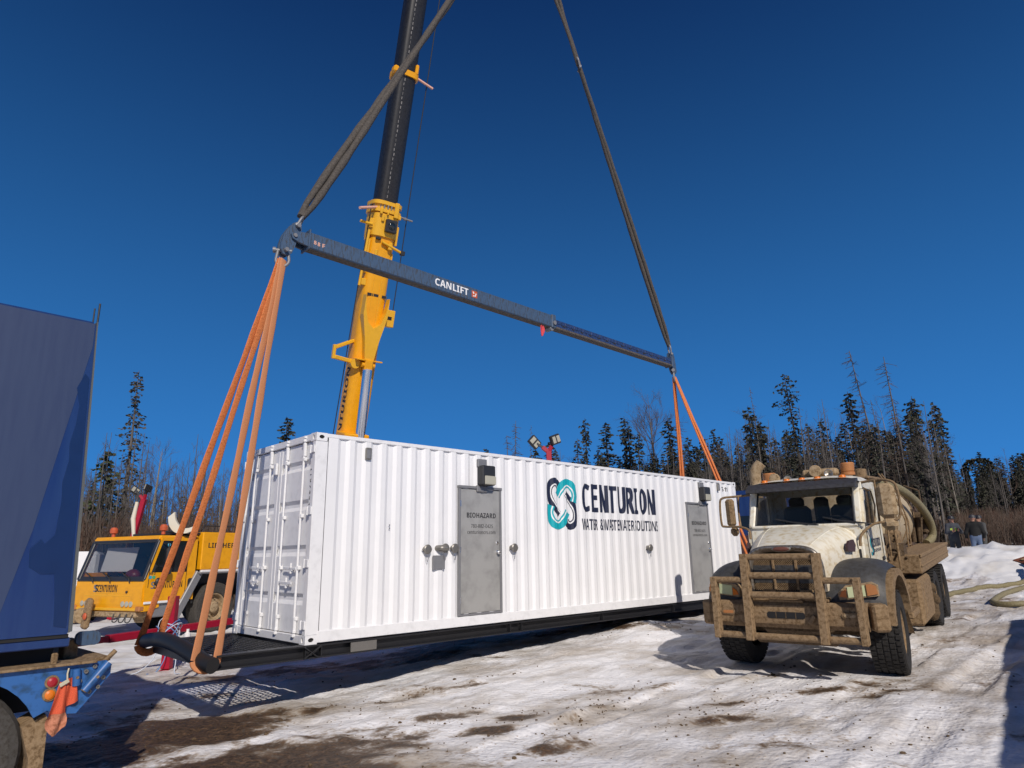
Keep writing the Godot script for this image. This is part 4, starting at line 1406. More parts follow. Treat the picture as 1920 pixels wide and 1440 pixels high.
	b.box(Vector3(cx, 1.0, -7.2), Vector3(1.3, 0.75, 11.4), 0.02)
	part("chassis", b, M.dark_plastic, o)
	b = MB.new()
	b.box(Vector3(cx, 1.45, -8.2), Vector3(2.7, 0.10, 8.8), 0.02)
	part("deck", b, M.crane_yellow, o)
	b = MB.new()
	b.box(Vector3(cx, 2.2, -8.8), Vector3(2.4, 1.3, 3.2), 0.08)
	part("superstructure", b, M.crane_yellow, o)
	b = MB.new()
	b.span(Vector3(R + 0.0, 1.34, -1.62), Vector3(R + 0.0, 0.20, -0.98), 0.14, 0.22, 0.02)
	b.box(Vector3(R - 0.1, 1.32, -2.3), Vector3(0.5, 0.05, 1.5), 0.02)
	b.box(Vector3(R - 0.25, 0.45, -0.75), Vector3(0.4, 0.4, 0.8), 0.03)
	part("wheel_guard", b, M.grey_metal, o)
	for z in [-2.33, -4.0, -8.5, -10.2]:
		for s in [-1.0, 1.0]:
			b = MB.new()
			var at := Vector3(cx + s * (hw - 0.24), 0.37, z)
			tyre(b, at, Vector3(s, 0, 0), 0.68, 0.42)
			var ty := part("wheel", b, M.rubber_dusty, o)
			b = MB.new()
			rim(b, at + Vector3(s * 0.16, 0, 0), Vector3(s, 0, 0), 0.38, 0.14)
			part("rim", b, M.mud_pale, ty)
	# ---- boom; x across, y along it, z out of its underside
	var d := Vector3(0.161, 0.960, 0.229).normalized()
	var h := Vector3(0.575, 0, 0.818)
	var F := (h - d * h.dot(d)).normalized()
	var BT := o.transform.affine_inverse() * Transform3D(Basis(d.cross(F), d, F), Vector3(-5.845, 5.943, -23.5))
	var oval := func(m: MB, t0: float, t1: float, w: float, dp: float, pw := 0.55) -> void:
		var ring := []
		for k in 32:
			var a := TAU * k / 32.0
			ring.append(Vector2(signf(cos(a)) * pow(absf(cos(a)), pw) * w, signf(sin(a)) * pow(absf(sin(a)), pw) * dp))
		for k in 32:
			var p: Vector2 = ring[k]
			var q: Vector2 = ring[(k + 1) % 32]
			var p0: Vector2 = ring[(k + 31) % 32]
			var q1: Vector2 = ring[(k + 2) % 32]
			var np := Vector3((q - p0).y, 0, -(q - p0).x).normalized()
			var nq := Vector3((q1 - p).y, 0, -(q1 - p).x).normalized()
			m.tri(Vector3(p.x, t0, p.y), Vector3(q.x, t0, q.y), Vector3(q.x, t1, q.y), np, nq, nq)
			m.tri(Vector3(p.x, t0, p.y), Vector3(q.x, t1, q.y), Vector3(p.x, t1, p.y), np, nq, np)
			for t in [t0, t1]:
				m.flat(Vector3(0, t, 0), Vector3(p.x, t, p.y), Vector3(q.x, t, q.y))
	var nb := func() -> MB:
		var m := MB.new()
		m.xf = BT
		return m
	b = nb.call()
	oval.call(b, -3.2, 8.05, 0.46, 0.47)
	var base := part("boom_base_section", b, M.crane_yellow, o)
	b = nb.call()
	oval.call(b, 8.0, 8.12, 0.56, 0.56)
	oval.call(b, 7.15, 7.95, 0.51, 0.53)
	oval.call(b, 8.27, 8.40, 0.56, 0.56)
	oval.call(b, 8.10, 8.30, 0.50, 0.50)
	part("boom_collar", b, M.crane_yellow_pale, o)
	for k in 26:
		var a := TAU * k / 26.0
		b = nb.call()
		b.cyl(Vector3(cos(a) * 0.545, 8.13, sin(a) * 0.545), Vector3(cos(a) * 0.545, 8.27, sin(a) * 0.545), 0.03, -1, 6)
		part("collar_bolt", b, M.grey_metal, o)
	b = nb.call()
	oval.call(b, 8.3, 13.1, 0.40, 0.41, 0.62)
	oval.call(b, 13.1, 39.0, 0.38, 0.39, 0.62)
	var tele := part("telescopic_section", b, M.boom_black, o)
	for k in 46:      # greased marks along it
		var t := 8.6 + k * 0.17
		b = nb.call()
		b.box(Vector3(-0.11 + 0.01 * sin(k * 2.3), t, 0.412 if t < 13.1 else 0.392), Vector3(0.022 + 0.012 * sin(k * 5.1), 0.10, 0.004))
		part("grease_mark", b, M.grease_mark, tele)
	b = nb.call()
	oval.call(b, 13.0, 13.2, 0.46, 0.47)
	b.box(Vector3(0.30, 13.35, 0.38), Vector3(0.12, 0.36, 0.14), 0.03)
	b.box(Vector3(-0.42, 13.15, 0.2), Vector3(0.22, 0.26, 0.3), 0.06)
	part("boom_collar", b, M.crane_yellow, o)
	b = nb.call()
	b.cyl(Vector3(0.42, 13.1, 0.30), Vector3(1.02, 12.95, 0.36), 0.045, -1, 8)
	part("guide_rod", b, M.pink_rod, o)
	b = nb.call()
	b.cyl(Vector3(-0.40, 8.15, 0.35), Vector3(-1.22, 7.80, 0.95), 0.05, -1, 10)
	part("guide_rod", b, M.pink_rod, o)
	b = nb.call()
	b.cyl(Vector3(0.40, 8.05, 0.30), Vector3(1.00, 8.0, 0.36), 0.035, -1, 8)
	b.box(Vector3(0.72, 8.02, 0.32), Vector3(0.10, 0.10, 0.10), 0.02)
	part("guide_rod", b, M.grey_metal, o)
	for q in [[0.26, 8.15, 0.56, 0.16, 0.55, 0.10], [-0.20, 7.78, 0.55, 0.10, 0.24, 0.08], [-0.5, 7.55, 0.30, 0.20, 0.34, 0.2], [-0.52, 6.75, 0.26, 0.16, 0.5, 0.16], [-0.50, 5.95, 0.25, 0.14, 0.34, 0.14], [0.42, 7.95, 0.50, 0.12, 0.16, 0.1], [-0.25, 6.4, 0.50, 0.10, 0.5, 0.06], [-0.48, 5.45, 0.3, 0.18, 0.24, 0.14], [-0.30, 8.0, 0.58, 0.09, 0.2, 0.08], [-0.05, 7.98, 0.58, 0.06, 0.14, 0.08], [0.48, 7.3, 0.34, 0.10, 0.7, 0.10], [-0.55, 7.05, 0.15, 0.12, 0.22, 0.14], [0.40, 6.2, 0.40, 0.05, 0.9, 0.06], [0.22, 6.85, 0.53, 0.14, 0.26, 0.12]]:
		b = nb.call()
		b.box(Vector3(q[0], q[1], q[2]), Vector3(q[3], q[4], q[5]), 0.02)
		part("boom_bracket", b, M.crane_yellow_pale, base)
	for q in [[Vector3(-0.5, 7.5, 0.4), Vector3(-0.95, 7.5, 0.42)], [Vector3(-0.5, 5.9, 0.35), Vector3(-0.85, 5.98, 0.35)], [Vector3(-0.1, 6.95, 0.55), Vector3(0.68, 6.72, 0.58)], [Vector3(-0.62, 5.3, 0.32), Vector3(-0.55, 7.3, 0.34)]]:
		b = nb.call()
		b.cyl(q[0], q[1], 0.05, -1, 8)
		part("boom_arm", b, M.crane_yellow_pale, base)
	b = nb.call()
	b.box(Vector3(0.70, 6.72, 0.58), Vector3(0.16, 0.16, 0.16), 0.02)
	b.box(Vector3(-0.25, 7.05, 0.52), Vector3(0.20, 0.10, 0.08), 0.02)
	part("limit_switch", b, M.dark_plastic, base)
	b = nb.call()
	b.box(Vector3(0.12, 7.55, 0.60), Vector3(0.42, 0.46, 0.16), 0.03)
	var sp := part("floodlight", b, M.dark_plastic, base)
	b = nb.call()
	b.ball(Vector3(0.12, 7.55, 0.67), Vector3(0.15, 0.15, 0.06), 12, 8)
	part("floodlight_lens", b, M.dark_glass, sp)
	b = nb.call()
	b.box(Vector3(0.12, 4.0, 0.475), Vector3(0.02, 4.6, 0.02))
	b.box(Vector3(-0.16, 4.6, 0.47), Vector3(0.015, 4.6, 0.02))
	part("weld_seam", b, M.crane_yellow_pale, base)
	for q in [[-0.22, 0.22], [0.0, 0.18], [0.3, 0.16]]:
		b = nb.call()
		b.box(Vector3(q[0], 5.05, 0.468), Vector3(q[1], 0.10, 0.006))
		part("worn_marking", b, M.black_print, base)
	# yoke for the luffing cylinder
	b = nb.call()
	var yk := PackedVector2Array([Vector2(-0.44, 5.0), Vector2(-0.37, 4.45), Vector2(-0.24, 4.05), Vector2(0.0, 3.86), Vector2(0.24, 4.05), Vector2(0.37, 4.45), Vector2(0.44, 5.0), Vector2(0.45, 4.3), Vector2(0.27, 3.45), Vector2(0.17, 2.75), Vector2(-0.17, 2.75), Vector2(-0.27, 3.45), Vector2(-0.45, 4.3)])
	b.prism(yk, 0.40, 0.72)
	part("cylinder_yoke", b, M.crane_yellow_pale, base)
	b = nb.call()
	b.box(Vector3(0, 2.72, 0.55), Vector3(0.95, 0.05, 0.5), 0.01)
	b.box(Vector3(0.0, 2.55, 0.66), Vector3(0.30, 0.40, 0.30), 0.04)
	b.cyl(Vector3(-0.24, 2.55, 0.68), Vector3(0.24, 2.55, 0.68), 0.09, -1, 12)
	part("cylinder_eye", b, M.crane_yellow, base)
	b = nb.call()
	b.cyl(Vector3(0, 2.4, 0.68), Vector3(0, -3.0, 1.25), 0.17, -1, 20)
	part("luffing_cylinder", b, M.chrome, o)
	b = nb.call()
	b.cyl(Vector3(0.0, -0.05, 0.95), Vector3(0, -2.8, 1.25), 0.24, -1, 20)
	b.box(Vector3(-0.15, 0.05, 0.6), Vector3(0.9, 0.16, 0.9), 0.03)
	part("cylinder_barrel", b, M.crane_yellow, o)
	# bracket arm on the left, box on the right
	b = nb.call()
	b.span(Vector3(-0.45, 3.35, 0.1), Vector3(-1.20, 3.0, 0.45), 0.12, 0.20, 0.02, Vector3(0, 0, 1))
	b.span(Vector3(-0.42, 2.60, 0.3), Vector3(-1.20, 2.68, 0.45), 0.14, 0.26, 0.02, Vector3(0, 0, 1))
	b.box(Vector3(-1.20, 2.85, 0.45), Vector3(0.10, 0.5, 0.16), 0.02)
	b.cyl(Vector3(-0.42, 2.55, 0.15), Vector3(-0.42, 2.55, 0.60), 0.17, -1, 14)
	part("hook_rest_arm", b, M.crane_yellow_pale, base)
	b = nb.call()
	b.box(Vector3(0.68, 4.35, 0.12), Vector3(0.42, 0.62, 0.40), 0.02)
	var bx := part("hose_reel_box", b, M.crane_yellow_pale, base)
	b = nb.call()
	b.box(Vector3(0.68, 4.36, 0.325), Vector3(0.18, 0.12, 0.01))
	part("box_vent", b, M.dark_gap, bx)
	b = nb.call()
	b.box(Vector3(0.50, 5.0, 0.1), Vector3(0.10, 0.3, 0.12), 0.03)
	part("rope_guide", b, M.cast_metal, base)
	var lt := BT * Transform3D(Basis(Vector3(0, 1, 0), Vector3(-0.92, 0, -0.39), Vector3(-0.39, 0, 0.92)), Vector3(-0.452, 0.9, 0.30))
	lt = BT * Transform3D(Basis(Vector3(0, 1, 0), Vector3(0, 0, -1) * 1.0, Vector3(-1, 0, 0)), Vector3(-0.463, 0.9, 0.10))
	print_flat("name_print", text_tris("CENTURION", 3.0, 0.30), lt, M.black_print, base)
	# ropes
	var ropes := [[Vector3(0.85, 4.6, 0.15), Vector3(0.74, 39.0, 0.5)], [Vector3(-0.72, -3.0, 0.1), Vector3(-0.60, 8.2, 0.3)]]
	for q in ropes:
		b = nb.call()
		b.cyl(q[0], q[1], 0.018, -1, 6)
		part("hoist_rope", b, M.rope, o)
	var inv := o.transform.affine_inverse()
	var hookp := Transform3D(Basis(Vector3.UP, ALONG), CORNER) * Vector3(5.887, 18.95, -CWD * 0.5)
	b = MB.new()
	b.xf = inv
	for k in 4:
		b.cyl(hookp + Vector3(-0.2 + 0.13 * k, 1.2, 0), Vector3(0.1, 43.0, -14.6) + Vector3(0.1 * k, 0, 0), 0.016, -1, 6)
	part("hoist_rope", b, M.rope, o)
	b = MB.new()
	b.xf = inv
	b.box(hookp + Vector3(0, 0.9, 0), Vector3(0.6, 0.9, 0.25), 0.08)
	b.tube([hookp + Vector3(0, 0.5, 0), hookp + Vector3(0.0, 0.25, 0), hookp + Vector3(0.16, 0.1, 0), hookp + Vector3(0.12, -0.08, 0), hookp + Vector3(-0.04, -0.12, 0), hookp + Vector3(-0.16, 0.0, 0)], 0.06, 8)
	part("hook_block", b, M.crane_yellow, o)

# ------------------------------------------------------------------ blue truck at the left edge
func build_blue_truck() -> void:
	var at := Vector3(-3.728, 0, -5.9)
	var o := thing("blue_truck", "dark blue box truck with a bright blue tail, at the left edge", "truck", at, Vector3(0, 0.828, 0))
	var b := MB.new()
	b.prism(PackedVector2Array([Vector2(-7.0, 1.11), Vector2(-0.05, 1.11), Vector2(-0.02, 1.14), Vector2(-0.155, 3.80), Vector2(-0.19, 3.835), Vector2(-7.0, 3.81)]), -2.45, 0.0)
	var box := part("box_body", b, M.box_navy, o)
	b = MB.new()
	b.prism(PackedVector2Array([Vector2(-6.9, 1.16), Vector2(-0.56, 1.16), Vector2(-0.40, 1.95), Vector2(-0.165, 3.60), Vector2(-0.17, 3.82), Vector2(-6.9, 3.80)]), 0.001, 0.0025)
	part("frost_film", b, M.box_frost, box)
	b = MB.new()
	var wp := PackedVector2Array([Vector2(-0.155, 3.30), Vector2(-0.19, 3.34), Vector2(-0.24, 3.20), Vector2(-0.20, 3.05), Vector2(-0.205, 2.86), Vector2(-0.23, 2.70), Vector2(-0.215, 2.55), Vector2(-0.24, 2.36), Vector2(-0.225, 2.20), Vector2(-0.235, 1.92), Vector2(-0.30, 1.84), Vector2(-0.33, 1.88), Vector2(-0.40, 1.80), Vector2(-0.385, 1.66), Vector2(-0.30, 1.60), Vector2(-0.20, 1.60), Vector2(-0.17, 1.40), Vector2(-0.15, 1.18), Vector2(-0.06, 1.16), Vector2(-0.12, 2.5)])
	b.prism(wp, 0.001, 0.005)
	part("wiped_patch", b, M.box_wiped, box)
	b = MB.new()
	b.prism(PackedVector2Array([Vector2(-0.040, 1.12), Vector2(-0.012, 1.13), Vector2(-0.150, 3.84), Vector2(-0.160, 3.84)]), -2.3, 0.012)
	part("edge_seal", b, M.seal_grey, o)
	b = MB.new()
	b.cyl(Vector3(-0.148, 3.6, -0.02), Vector3(-0.150, 4.03, -0.02), 0.009, -1, 8)
	b.cyl(Vector3(-0.165, 3.7, -0.10), Vector3(-0.167, 4.0, -0.10), 0.007, -1, 8)
	part("antenna", b, M.dark_plastic, o)
	b = MB.new()
	b.box(Vector3(-3.5, 1.045, -0.10), Vector3(6.98, 0.075, 0.16), 0.008)
	var sill := part("lower_sill", b, M.frame_blue.duplicate(), o)
	sill.mesh.surface_set_material(0, M.box_navy)
	b = MB.new()
	b.box(Vector3(-3.5, 1.095, -0.06), Vector3(6.94, 0.03, 0.1))
	part("sill_gap", b, M.dark_gap, o)
	b = MB.new()
	b.box(Vector3(-3.5, 0.94, -1.25), Vector3(6.9, 0.14, 1.9))
	b.box(Vector3(-3.3, 0.62, -0.75), Vector3(6.6, 0.36, 0.2))
	b.box(Vector3(-3.3, 0.62, -1.75), Vector3(6.6, 0.36, 0.2))
	b.box(Vector3(-0.7, 0.3, -1.25), Vector3(0.3, 0.3, 1.8), 0.05)
	part("underframe", b, M.interior, o)
	# tail panel with its wheel arch
	b = MB.new()
	var p := PackedVector2Array([Vector2(-2.6, 0.862), Vector2(0.14, 0.862), Vector2(0.285, 0.868), Vector2(0.325, 0.82), Vector2(0.325, 0.75), Vector2(0.10, 0.478), Vector2(-0.02, 0.495), Vector2(-0.11, 0.535)])
	for i in 13:
		var a := deg_to_rad(25.0 + i * 10.0)
		p.append(Vector2(-0.74, 0.24) + Vector2(cos(a), sin(a)) * 0.60)
	p.append_array([Vector2(-1.6, 0.45), Vector2(-2.6, 0.45)])
	b.prism(p, -0.03, 0.0)
	var pan := part("tail_panel", b, M.frame_blue, o)
	b = MB.new()
	b.box(Vector3(-1.25, 0.872, -0.10), Vector3(2.9, 0.02, 0.30), 0.004)
	b.prism(PackedVector2Array([Vector2(0.0, 0.865), Vector2(0.30, 0.90), Vector2(0.33, 0.86), Vector2(0.29, 0.85)]), -1.6, -0.05)
	part("deck_edge", b, M.mud, o)
	b = MB.new()
	b.prism(PackedVector2Array([Vector2(-0.4, 0.80), Vector2(0.28, 0.84), Vector2(0.08, 0.50), Vector2(-0.4, 0.52)]), -2.2, -2.17)
	part("tail_panel", b, M.frame_blue, o)
	for q in [[Vector3(0.290, 0.852, 0.035), Vector3(0.128, 0.650, 0.035), 0.034], [Vector3(0.055, 0.830, 0.03), Vector3(0.068, 0.700, 0.03), 0.030]]:
		b = MB.new()
		b.cyl(q[0], q[1], q[2], -1, 16)
		var ro := part("roller", b, M.frame_blue, pan)
		b = MB.new()
		b.cyl(q[0] - (q[0] - q[1]) * 1.02, q[0] - (q[0] - q[1]) * 1.0, q[2] * 0.8, -1, 14)
		b.cyl(q[0].lerp(q[1], 0.5) + Vector3(0, 0, q[2] - 0.004), q[0].lerp(q[1], 0.5) + Vector3(0, 0, q[2] + 0.004), 0.012, -1, 10)
		part("roller_bore", b, M.mud, ro)
	for q in [[162, 1258], [178, 1249], [152, 1274], [173, 1291], [189, 1283], [197, 1267]]:
		var c := Vector3(0.06 + (q[0] - 143) * 0.00385, 0.823 - (q[1] - 1255) * 0.0047 - (q[0] - 143) * 0.0006, 0)
		b = MB.new()
		b.lathe([Vector2(0.017, 0), Vector2(0.017, 0.018), Vector2(0.009, 0.018), Vector2(0.009, 0.006), Vector2(0, 0.006)], c, Vector3(0, 0, 1), 10)
		part("bolt", b, M.cast_metal, pan)
	for q in [[-0.103, 0.747, M.red_lens, "red_side_lamp"], [-0.108, 0.652, M.amber, "amber_side_lamp"]]:
		b = MB.new()
		b.lathe([Vector2(0.052, 0), Vector2(0.050, 0.012), Vector2(0.038, 0.014)], Vector3(q[0], q[1], 0), Vector3(0, 0, 1), 20)
		var rg := part(q[3] + "_ring", b, M.mud, pan)
		b = MB.new()
		b.lathe([Vector2(0.040, 0.008), Vector2(0.036, 0.020), Vector2(0.02, 0.027), Vector2(0, 0.029)], Vector3(q[0], q[1], 0), Vector3(0, 0, 1), 18)
		part(q[3], b, q[2], rg)
	b = MB.new()
	b.cyl(Vector3(0.27, 0.84, -0.05), Vector3(0.36, 0.935, -0.05), 0.020, -1, 10)
	part("stub_pipe", b, M.mud, o)
	b = MB.new()
	b.prism(rounded(0.19, 0.115, 0.045), -0.03, 0.03, Transform3D(Basis(Vector3(0, 0, 1), -0.03), Vector3(0.20, 1.035, -0.30)))
	part("bumper_pad", b, M.beam_blue, o)
	b = MB.new()
	b.box(Vector3(0.10, 0.95, -0.45), Vector3(0.10, 0.16, 0.20), 0.01)
	b.box(Vector3(-0.10, 0.915, -0.04), Vector3(0.045, 0.10, 0.04), 0.01)
	part("bumper_bracket", b, M.mud, o)
	b = MB.new()
	b.prism(PackedVector2Array([Vector2(-0.10, 0.50), Vector2(-0.075, 0.45), Vector2(-0.065, -0.10), Vector2(-0.155, -0.10), Vector2(-0.175, 0.18), Vector2(-0.235, 0.36), Vector2(-0.25, 0.42)]), -0.40, -0.06)
	part("mudguard", b, M.mud, o)
	for x in [-0.74, -2.05]:
		for z in [-0.32, -2.15]:
			b = MB.new()
			tyre(b, Vector3(x, 0.24, z), Vector3(0, 0, 1), 0.53, 0.5, 0)
			var w := part("wheel", b, M.rubber_dusty, o)
			b = MB.new()
			rim(b, Vector3(x, 0.24, z + 0.20), Vector3(0, 0, 1), 0.30, 0.12)
			part("rim", b, M.grey_metal, w)
	# orange rag tied to the tail
	var f := thing("orange_rag", "torn orange rag with a dirty end, tied to the bright blue truck tail", "flag", at, Vector3(0, 0.828, 0))
	b = MB.new()
	b.patch(6, 10, func(u, w): return Vector3(-0.005 + lerpf(-0.03, -0.045, w) + (u - 0.5) * lerpf(0.045, 0.125, w), 0.745 - 0.24 * w, 0.045 + 0.016 * sin(u * 9.0 + w * 2.0) * (0.3 + w) + 0.01 * w))
	var f1 := part("front_tail", b, M.flag_orange, f)
	b = MB.new()
	b.patch(6, 8, func(u, w): return Vector3(-0.048 + (u - 0.5) * lerpf(0.125, 0.155, sin(w * PI) * 0.8) , 0.505 - 0.13 * w - 0.035 * w * cos((u - 0.45) * 5.0), 0.055 + 0.02 * sin(u * 9.0 + w * 3.0 + 2.0)))
	part("dirty_end", b, M.flag_orange_dirty, f1)
	b = MB.new()
	b.patch(6, 8, func(u, w): return Vector3(0.015 + (u - 0.35) * lerpf(0.06, 0.095, w) + 0.02 * w, 0.765 - 0.225 * w + 0.04 * u * w, 0.030 + 0.014 * sin(u * 7.0 + w * 3.0)))
	part("back_tail", b, M.flag_orange, f)
	b = MB.new()
	b.tube([Vector3(0.0, 0.84, 0.02), Vector3(-0.008, 0.80, 0.03), Vector3(-0.005, 0.745, 0.045)], 0.007, 6)
	b.box(Vector3(-0.03, 0.735, 0.062), Vector3(0.07, 0.03, 0.012), 0.003, Basis(Vector3(0, 0, 1), 0.5))
	part("tie_string", b, mat("string", lin(0.5, 0.45, 0.33), 0.8), f)

# ------------------------------------------------------------------ muddy vacuum truck
func build_vacuum_truck() -> void:
	var o := thing("vacuum_truck", "cream vacuum tank truck caked in brown mud, with a heavy bull bar", "truck", Vector3(4.451, 0, -10.568), Vector3(0.047, -0.651, 0))
	var b := MB.new()
	var dirt := func(p: Vector3) -> Color:
		var k := smoothstep(1.95, 1.2, p.y)
		return Color(1, 1, 1).lerp(Color(0.70, 0.56, 0.38), k * 0.6)
	var sec := func(u: float, z: float) -> Vector3:     # hood section
		var t := clampf((1.0 - z) / 1.35, 0.0, 1.0)
		var w := lerpf(0.53, 0.80, t)
		var yt := 1.80 + 0.25 * t + 0.045 * sin(t * PI)
		var yb := lerpf(1.18, 1.35, t)
		var a := u * PI * 0.5
		return Vector3(w * signf(sin(a)) * pow(absf(sin(a)), 0.52), yb + (yt - yb) * pow(absf(cos(a)), 0.42) - 0.0, z)
	b.patch(44, 14, func(u, w): return sec.call(u * 2.0 - 1.0, lerpf(1.0, -0.34, w)), dirt)
	var hood := part("hood", b, M.cream_paint, o)
	b = MB.new()
	for s in [-1.0, 1.0]:
		var line := []
		for i in 9:
			var q: Vector3 = sec.call(s * 0.30, lerpf(0.96, -0.26, i / 8.0))
			line.append(q + Vector3(0, -0.002, 0))
		b.tube(line, 0.010, 6)
	b.col = Color(0.97, 0.95, 0.9)
	part("hood_crease", b, M.cream_paint, hood)
	for s in [-1.0, 1.0]:
		b = MB.new()
		var q: Vector3 = sec.call(s * 0.93, -0.20)
		b.box(q + Vector3(s * 0.015, 0.0, 0), Vector3(0.03, 0.13, 0.04), 0.008)
		part("hood_latch", b, M.dark_plastic, hood)
	b = MB.new()
	for z in [0.98]:
		b.patch(44, 3, func(u, w):
			var s: Vector3 = sec.call(u * 2.0 - 1.0, 1.0)
			var k: float = [1.0, 1.005, 0.94, 0.86][int(round(w * 3.0))]
			return Vector3(s.x * k, 1.18 + (s.y - 1.18) * (k if k < 1.0 else 1.005), [0.98, 1.045, 1.055, 0.99][int(round(w * 3.0))]))
	var sur := part("grille_surround", b, M.chrome, o)
	sur.mesh.surface_set_material(0, mat("dusty_chrome", lin(0.45, 0.42, 0.38), 0.35, 0.8, M.mud.albedo_texture, 1.2))
	b = MB.new()
	b.ball(Vector3(0, 1.752, 1.05), Vector3(0.135, 0.045, 0.02), 18, 8)
	var em := part("oval_emblem", b, M.dusty_chrome, sur)
	b = MB.new()
	b.ball(Vector3(0, 1.752, 1.061), Vector3(0.115, 0.032, 0.016), 18, 8)
	part("emblem_face", b, mat("emblem_red", lin(0.16, 0.06, 0.04), 0.5), em)
	b = MB.new()
	b.box(Vector3(0, 1.36, 0.93), Vector3(0.96, 0.64, 0.04))
	part("grille_back", b, M.interior, o)
	for r in 2:      # mesh rows
		var y := 1.575 if r == 0 else 1.235
		b = MB.new()
		for i in 31:
			var x := -0.45 + i * 0.03
			for s in [-1.0, 1.0]:
				b.span(Vector3(x - 0.05 * s, y - 0.05, 0.985 + s * 0.003), Vector3(x + 0.05 * s, y + 0.05, 0.985 + s * 0.003), 0.006, 0.006)
		var gm := part("grille_mesh", b, M.mud, o)
		gm.set_meta("kind", "stuff")
	for r in 3:
		var y: float = [1.475, 1.335, 1.115][r]
		for c in 3:
			b = MB.new()
			b.box(Vector3((c - 1) * 0.305, y, 0.975), Vector3(0.285, 0.11, 0.03), 0.006)
			part("grille_panel", b, M.dusty_black, o)
	for x in [-0.155, 0.155]:
		for y in [1.53, 1.28]:
			b = MB.new()
			b.box(Vector3(x, y, 0.995), Vector3(0.035, 0.17, 0.03), 0.006)
			part("grille_bracket", b, M.mud, o)
	for x in [-0.24, 0.26]:
		b = MB.new()
		b.box(Vector3(x, 1.17, 1.01), Vector3(0.18, 0.055, 0.03), 0.01)
		b.box(Vector3(x - 0.05, 1.14, 1.01), Vector3(0.03, 0.05, 0.03), 0.006)
		part("grille_catch", b, M.mud, o)
	# bull bar
	var bar := func(called: String, pts: Array, w: float, th: float) -> void:
		var m := MB.new()
		for i in pts.size() - 1:
			m.span(pts[i], pts[i + 1], w, th, 0.008, Vector3(0, 0, 1))
		part(called, m, M.mud, o)
	for s in [-1.0, 1.0]:
		bar.call("bull_bar_upright", [Vector3(s * 0.955, 0.55, 1.24), Vector3(s * 0.945, 1.385, 1.24)], 0.085, 0.14)
		bar.call("bull_bar_upright", [Vector3(s * 0.485, 0.54, 1.28), Vector3(s * 0.485, 1.70, 1.20)], 0.105, 0.14)
		var m := MB.new()
		m.cyl(Vector3(s * 0.53, 1.345, 1.24), Vector3(s * 0.945, 1.345, 1.24), 0.042, -1, 12)
		m.cyl(Vector3(s * 0.53, 0.60, 1.26), Vector3(s * 0.945, 0.60, 1.24), 0.045, -1, 12)
		part("bull_bar_rail", m, M.mud, o)
	for q in [[1.655, 1.20], [1.405, 1.225], [1.145, 1.245], [0.60, 1.27]]:
		var m := MB.new()
		m.cyl(Vector3(-0.44, q[0], q[1]), Vector3(0.44, q[0], q[1]), 0.045, -1, 12)
		part("bull_bar_rail", m, M.mud, o)
	# bumper
	b = MB.new()
	var bp := PackedVector2Array([Vector2(1.12, 0.70), Vector2(1.17, 0.76), Vector2(1.18, 0.86), Vector2(1.17, 1.00), Vector2(1.12, 1.045), Vector2(0.95, 1.045), Vector2(0.95, 0.70)])
	b.prism(bp, -1.0, 1.0, Transform3D(Basis(Vector3(0, 0, 1), Vector3(0, 1, 0), Vector3(-1, 0, 0)), Vector3.ZERO))
	for s in [-1.0, 1.0]:
		b.box(Vector3(s * 1.09, 0.87, 0.98), Vector3(0.20, 0.34, 0.30), 0.03, Basis(Vector3.UP, s * 0.5))
	var bump := part("bumper", b, M.mud_pale, o)
	bump.mesh.surface_set_material(0, M.mud)
	b = MB.new()
	b.prism(rounded(0.50, 0.085, 0.03), 0, 0.006, Transform3D(Basis(), Vector3(-0.01, 0.875, 1.178)))
	var slot := part("bumper_slot", b, M.dark_gap, bump)
	for i in 3:
		b = MB.new()
		b.box(Vector3(-0.14 + i * 0.13, 0.875, 1.182), Vector3(0.012, 0.08, 0.01))
		part("slot_rib", b, M.mud_dark, slot)
	for s in [-1.0, 1.0]:
		b = MB.new()
		b.prism(rounded(0.19, 0.075, 0.036), 0, 0.02, Transform3D(Basis(), Vector3(s * 0.80, 0.90, 1.176)))
		var ml := part("marker_lamp", b, M.mud, bump)
		b = MB.new()
		b.prism(rounded(0.145, 0.04, 0.02), 0, 0.027, Transform3D(Basis(), Vector3(s * 0.80, 0.90, 1.176)))
		part("marker_lens", b, M.amber_dusty if s < 0 else M.mud_pale, ml)
	b = MB.new()
	b.box(Vector3(0.33, 0.83, 1.195), Vector3(0.07, 0.13, 0.04), 0.015, Basis(Vector3(0, 0, 1), -0.7))
	b.cyl(Vector3(0.36, 0.87, 1.19), Vector3(0.36, 0.87, 1.24), 0.025, -1, 10)
	part("tow_pin", b, M.mud, bump)
	b = MB.new()
	b.box(Vector3(0, 1.075, 1.02), Vector3(1.1, 0.05, 0.16), 0.01)
	b.box(Vector3(0.0, 1.06, 1.12), Vector3(0.45, 0.035, 0.06), 0.01)
	part("bumper_top_plate", b, M.mud, bump)
	# front wings
	for s in [-1.0, 1.0]:
		b = MB.new()
		b.patch(14, 24, func(u, w):
			var a: float = lerpf(-0.12, PI * 1.02, w)
			var ed := pow(u, 5.0)
			return Vector3(s * lerpf(0.45, 1.20, u), 0.93 + signf(sin(a)) * pow(absf(sin(a)), 0.8) * (0.63 - 0.13 * ed), 0.08 + signf(cos(a)) * pow(absf(cos(a)), 0.62) * (0.90 - 0.12 * ed)))
		var wing := part("wing", b, M.dusty_black, o)
		b = MB.new()      # inner face of the wing
		b.box(Vector3(s * 0.46, 1.15, 0.1), Vector3(0.03, 0.6, 1.5))
		part("wing_liner", b, M.interior, wing)
		b = MB.new()      # mud coated lip over the tyre
		var lip := PackedVector2Array()
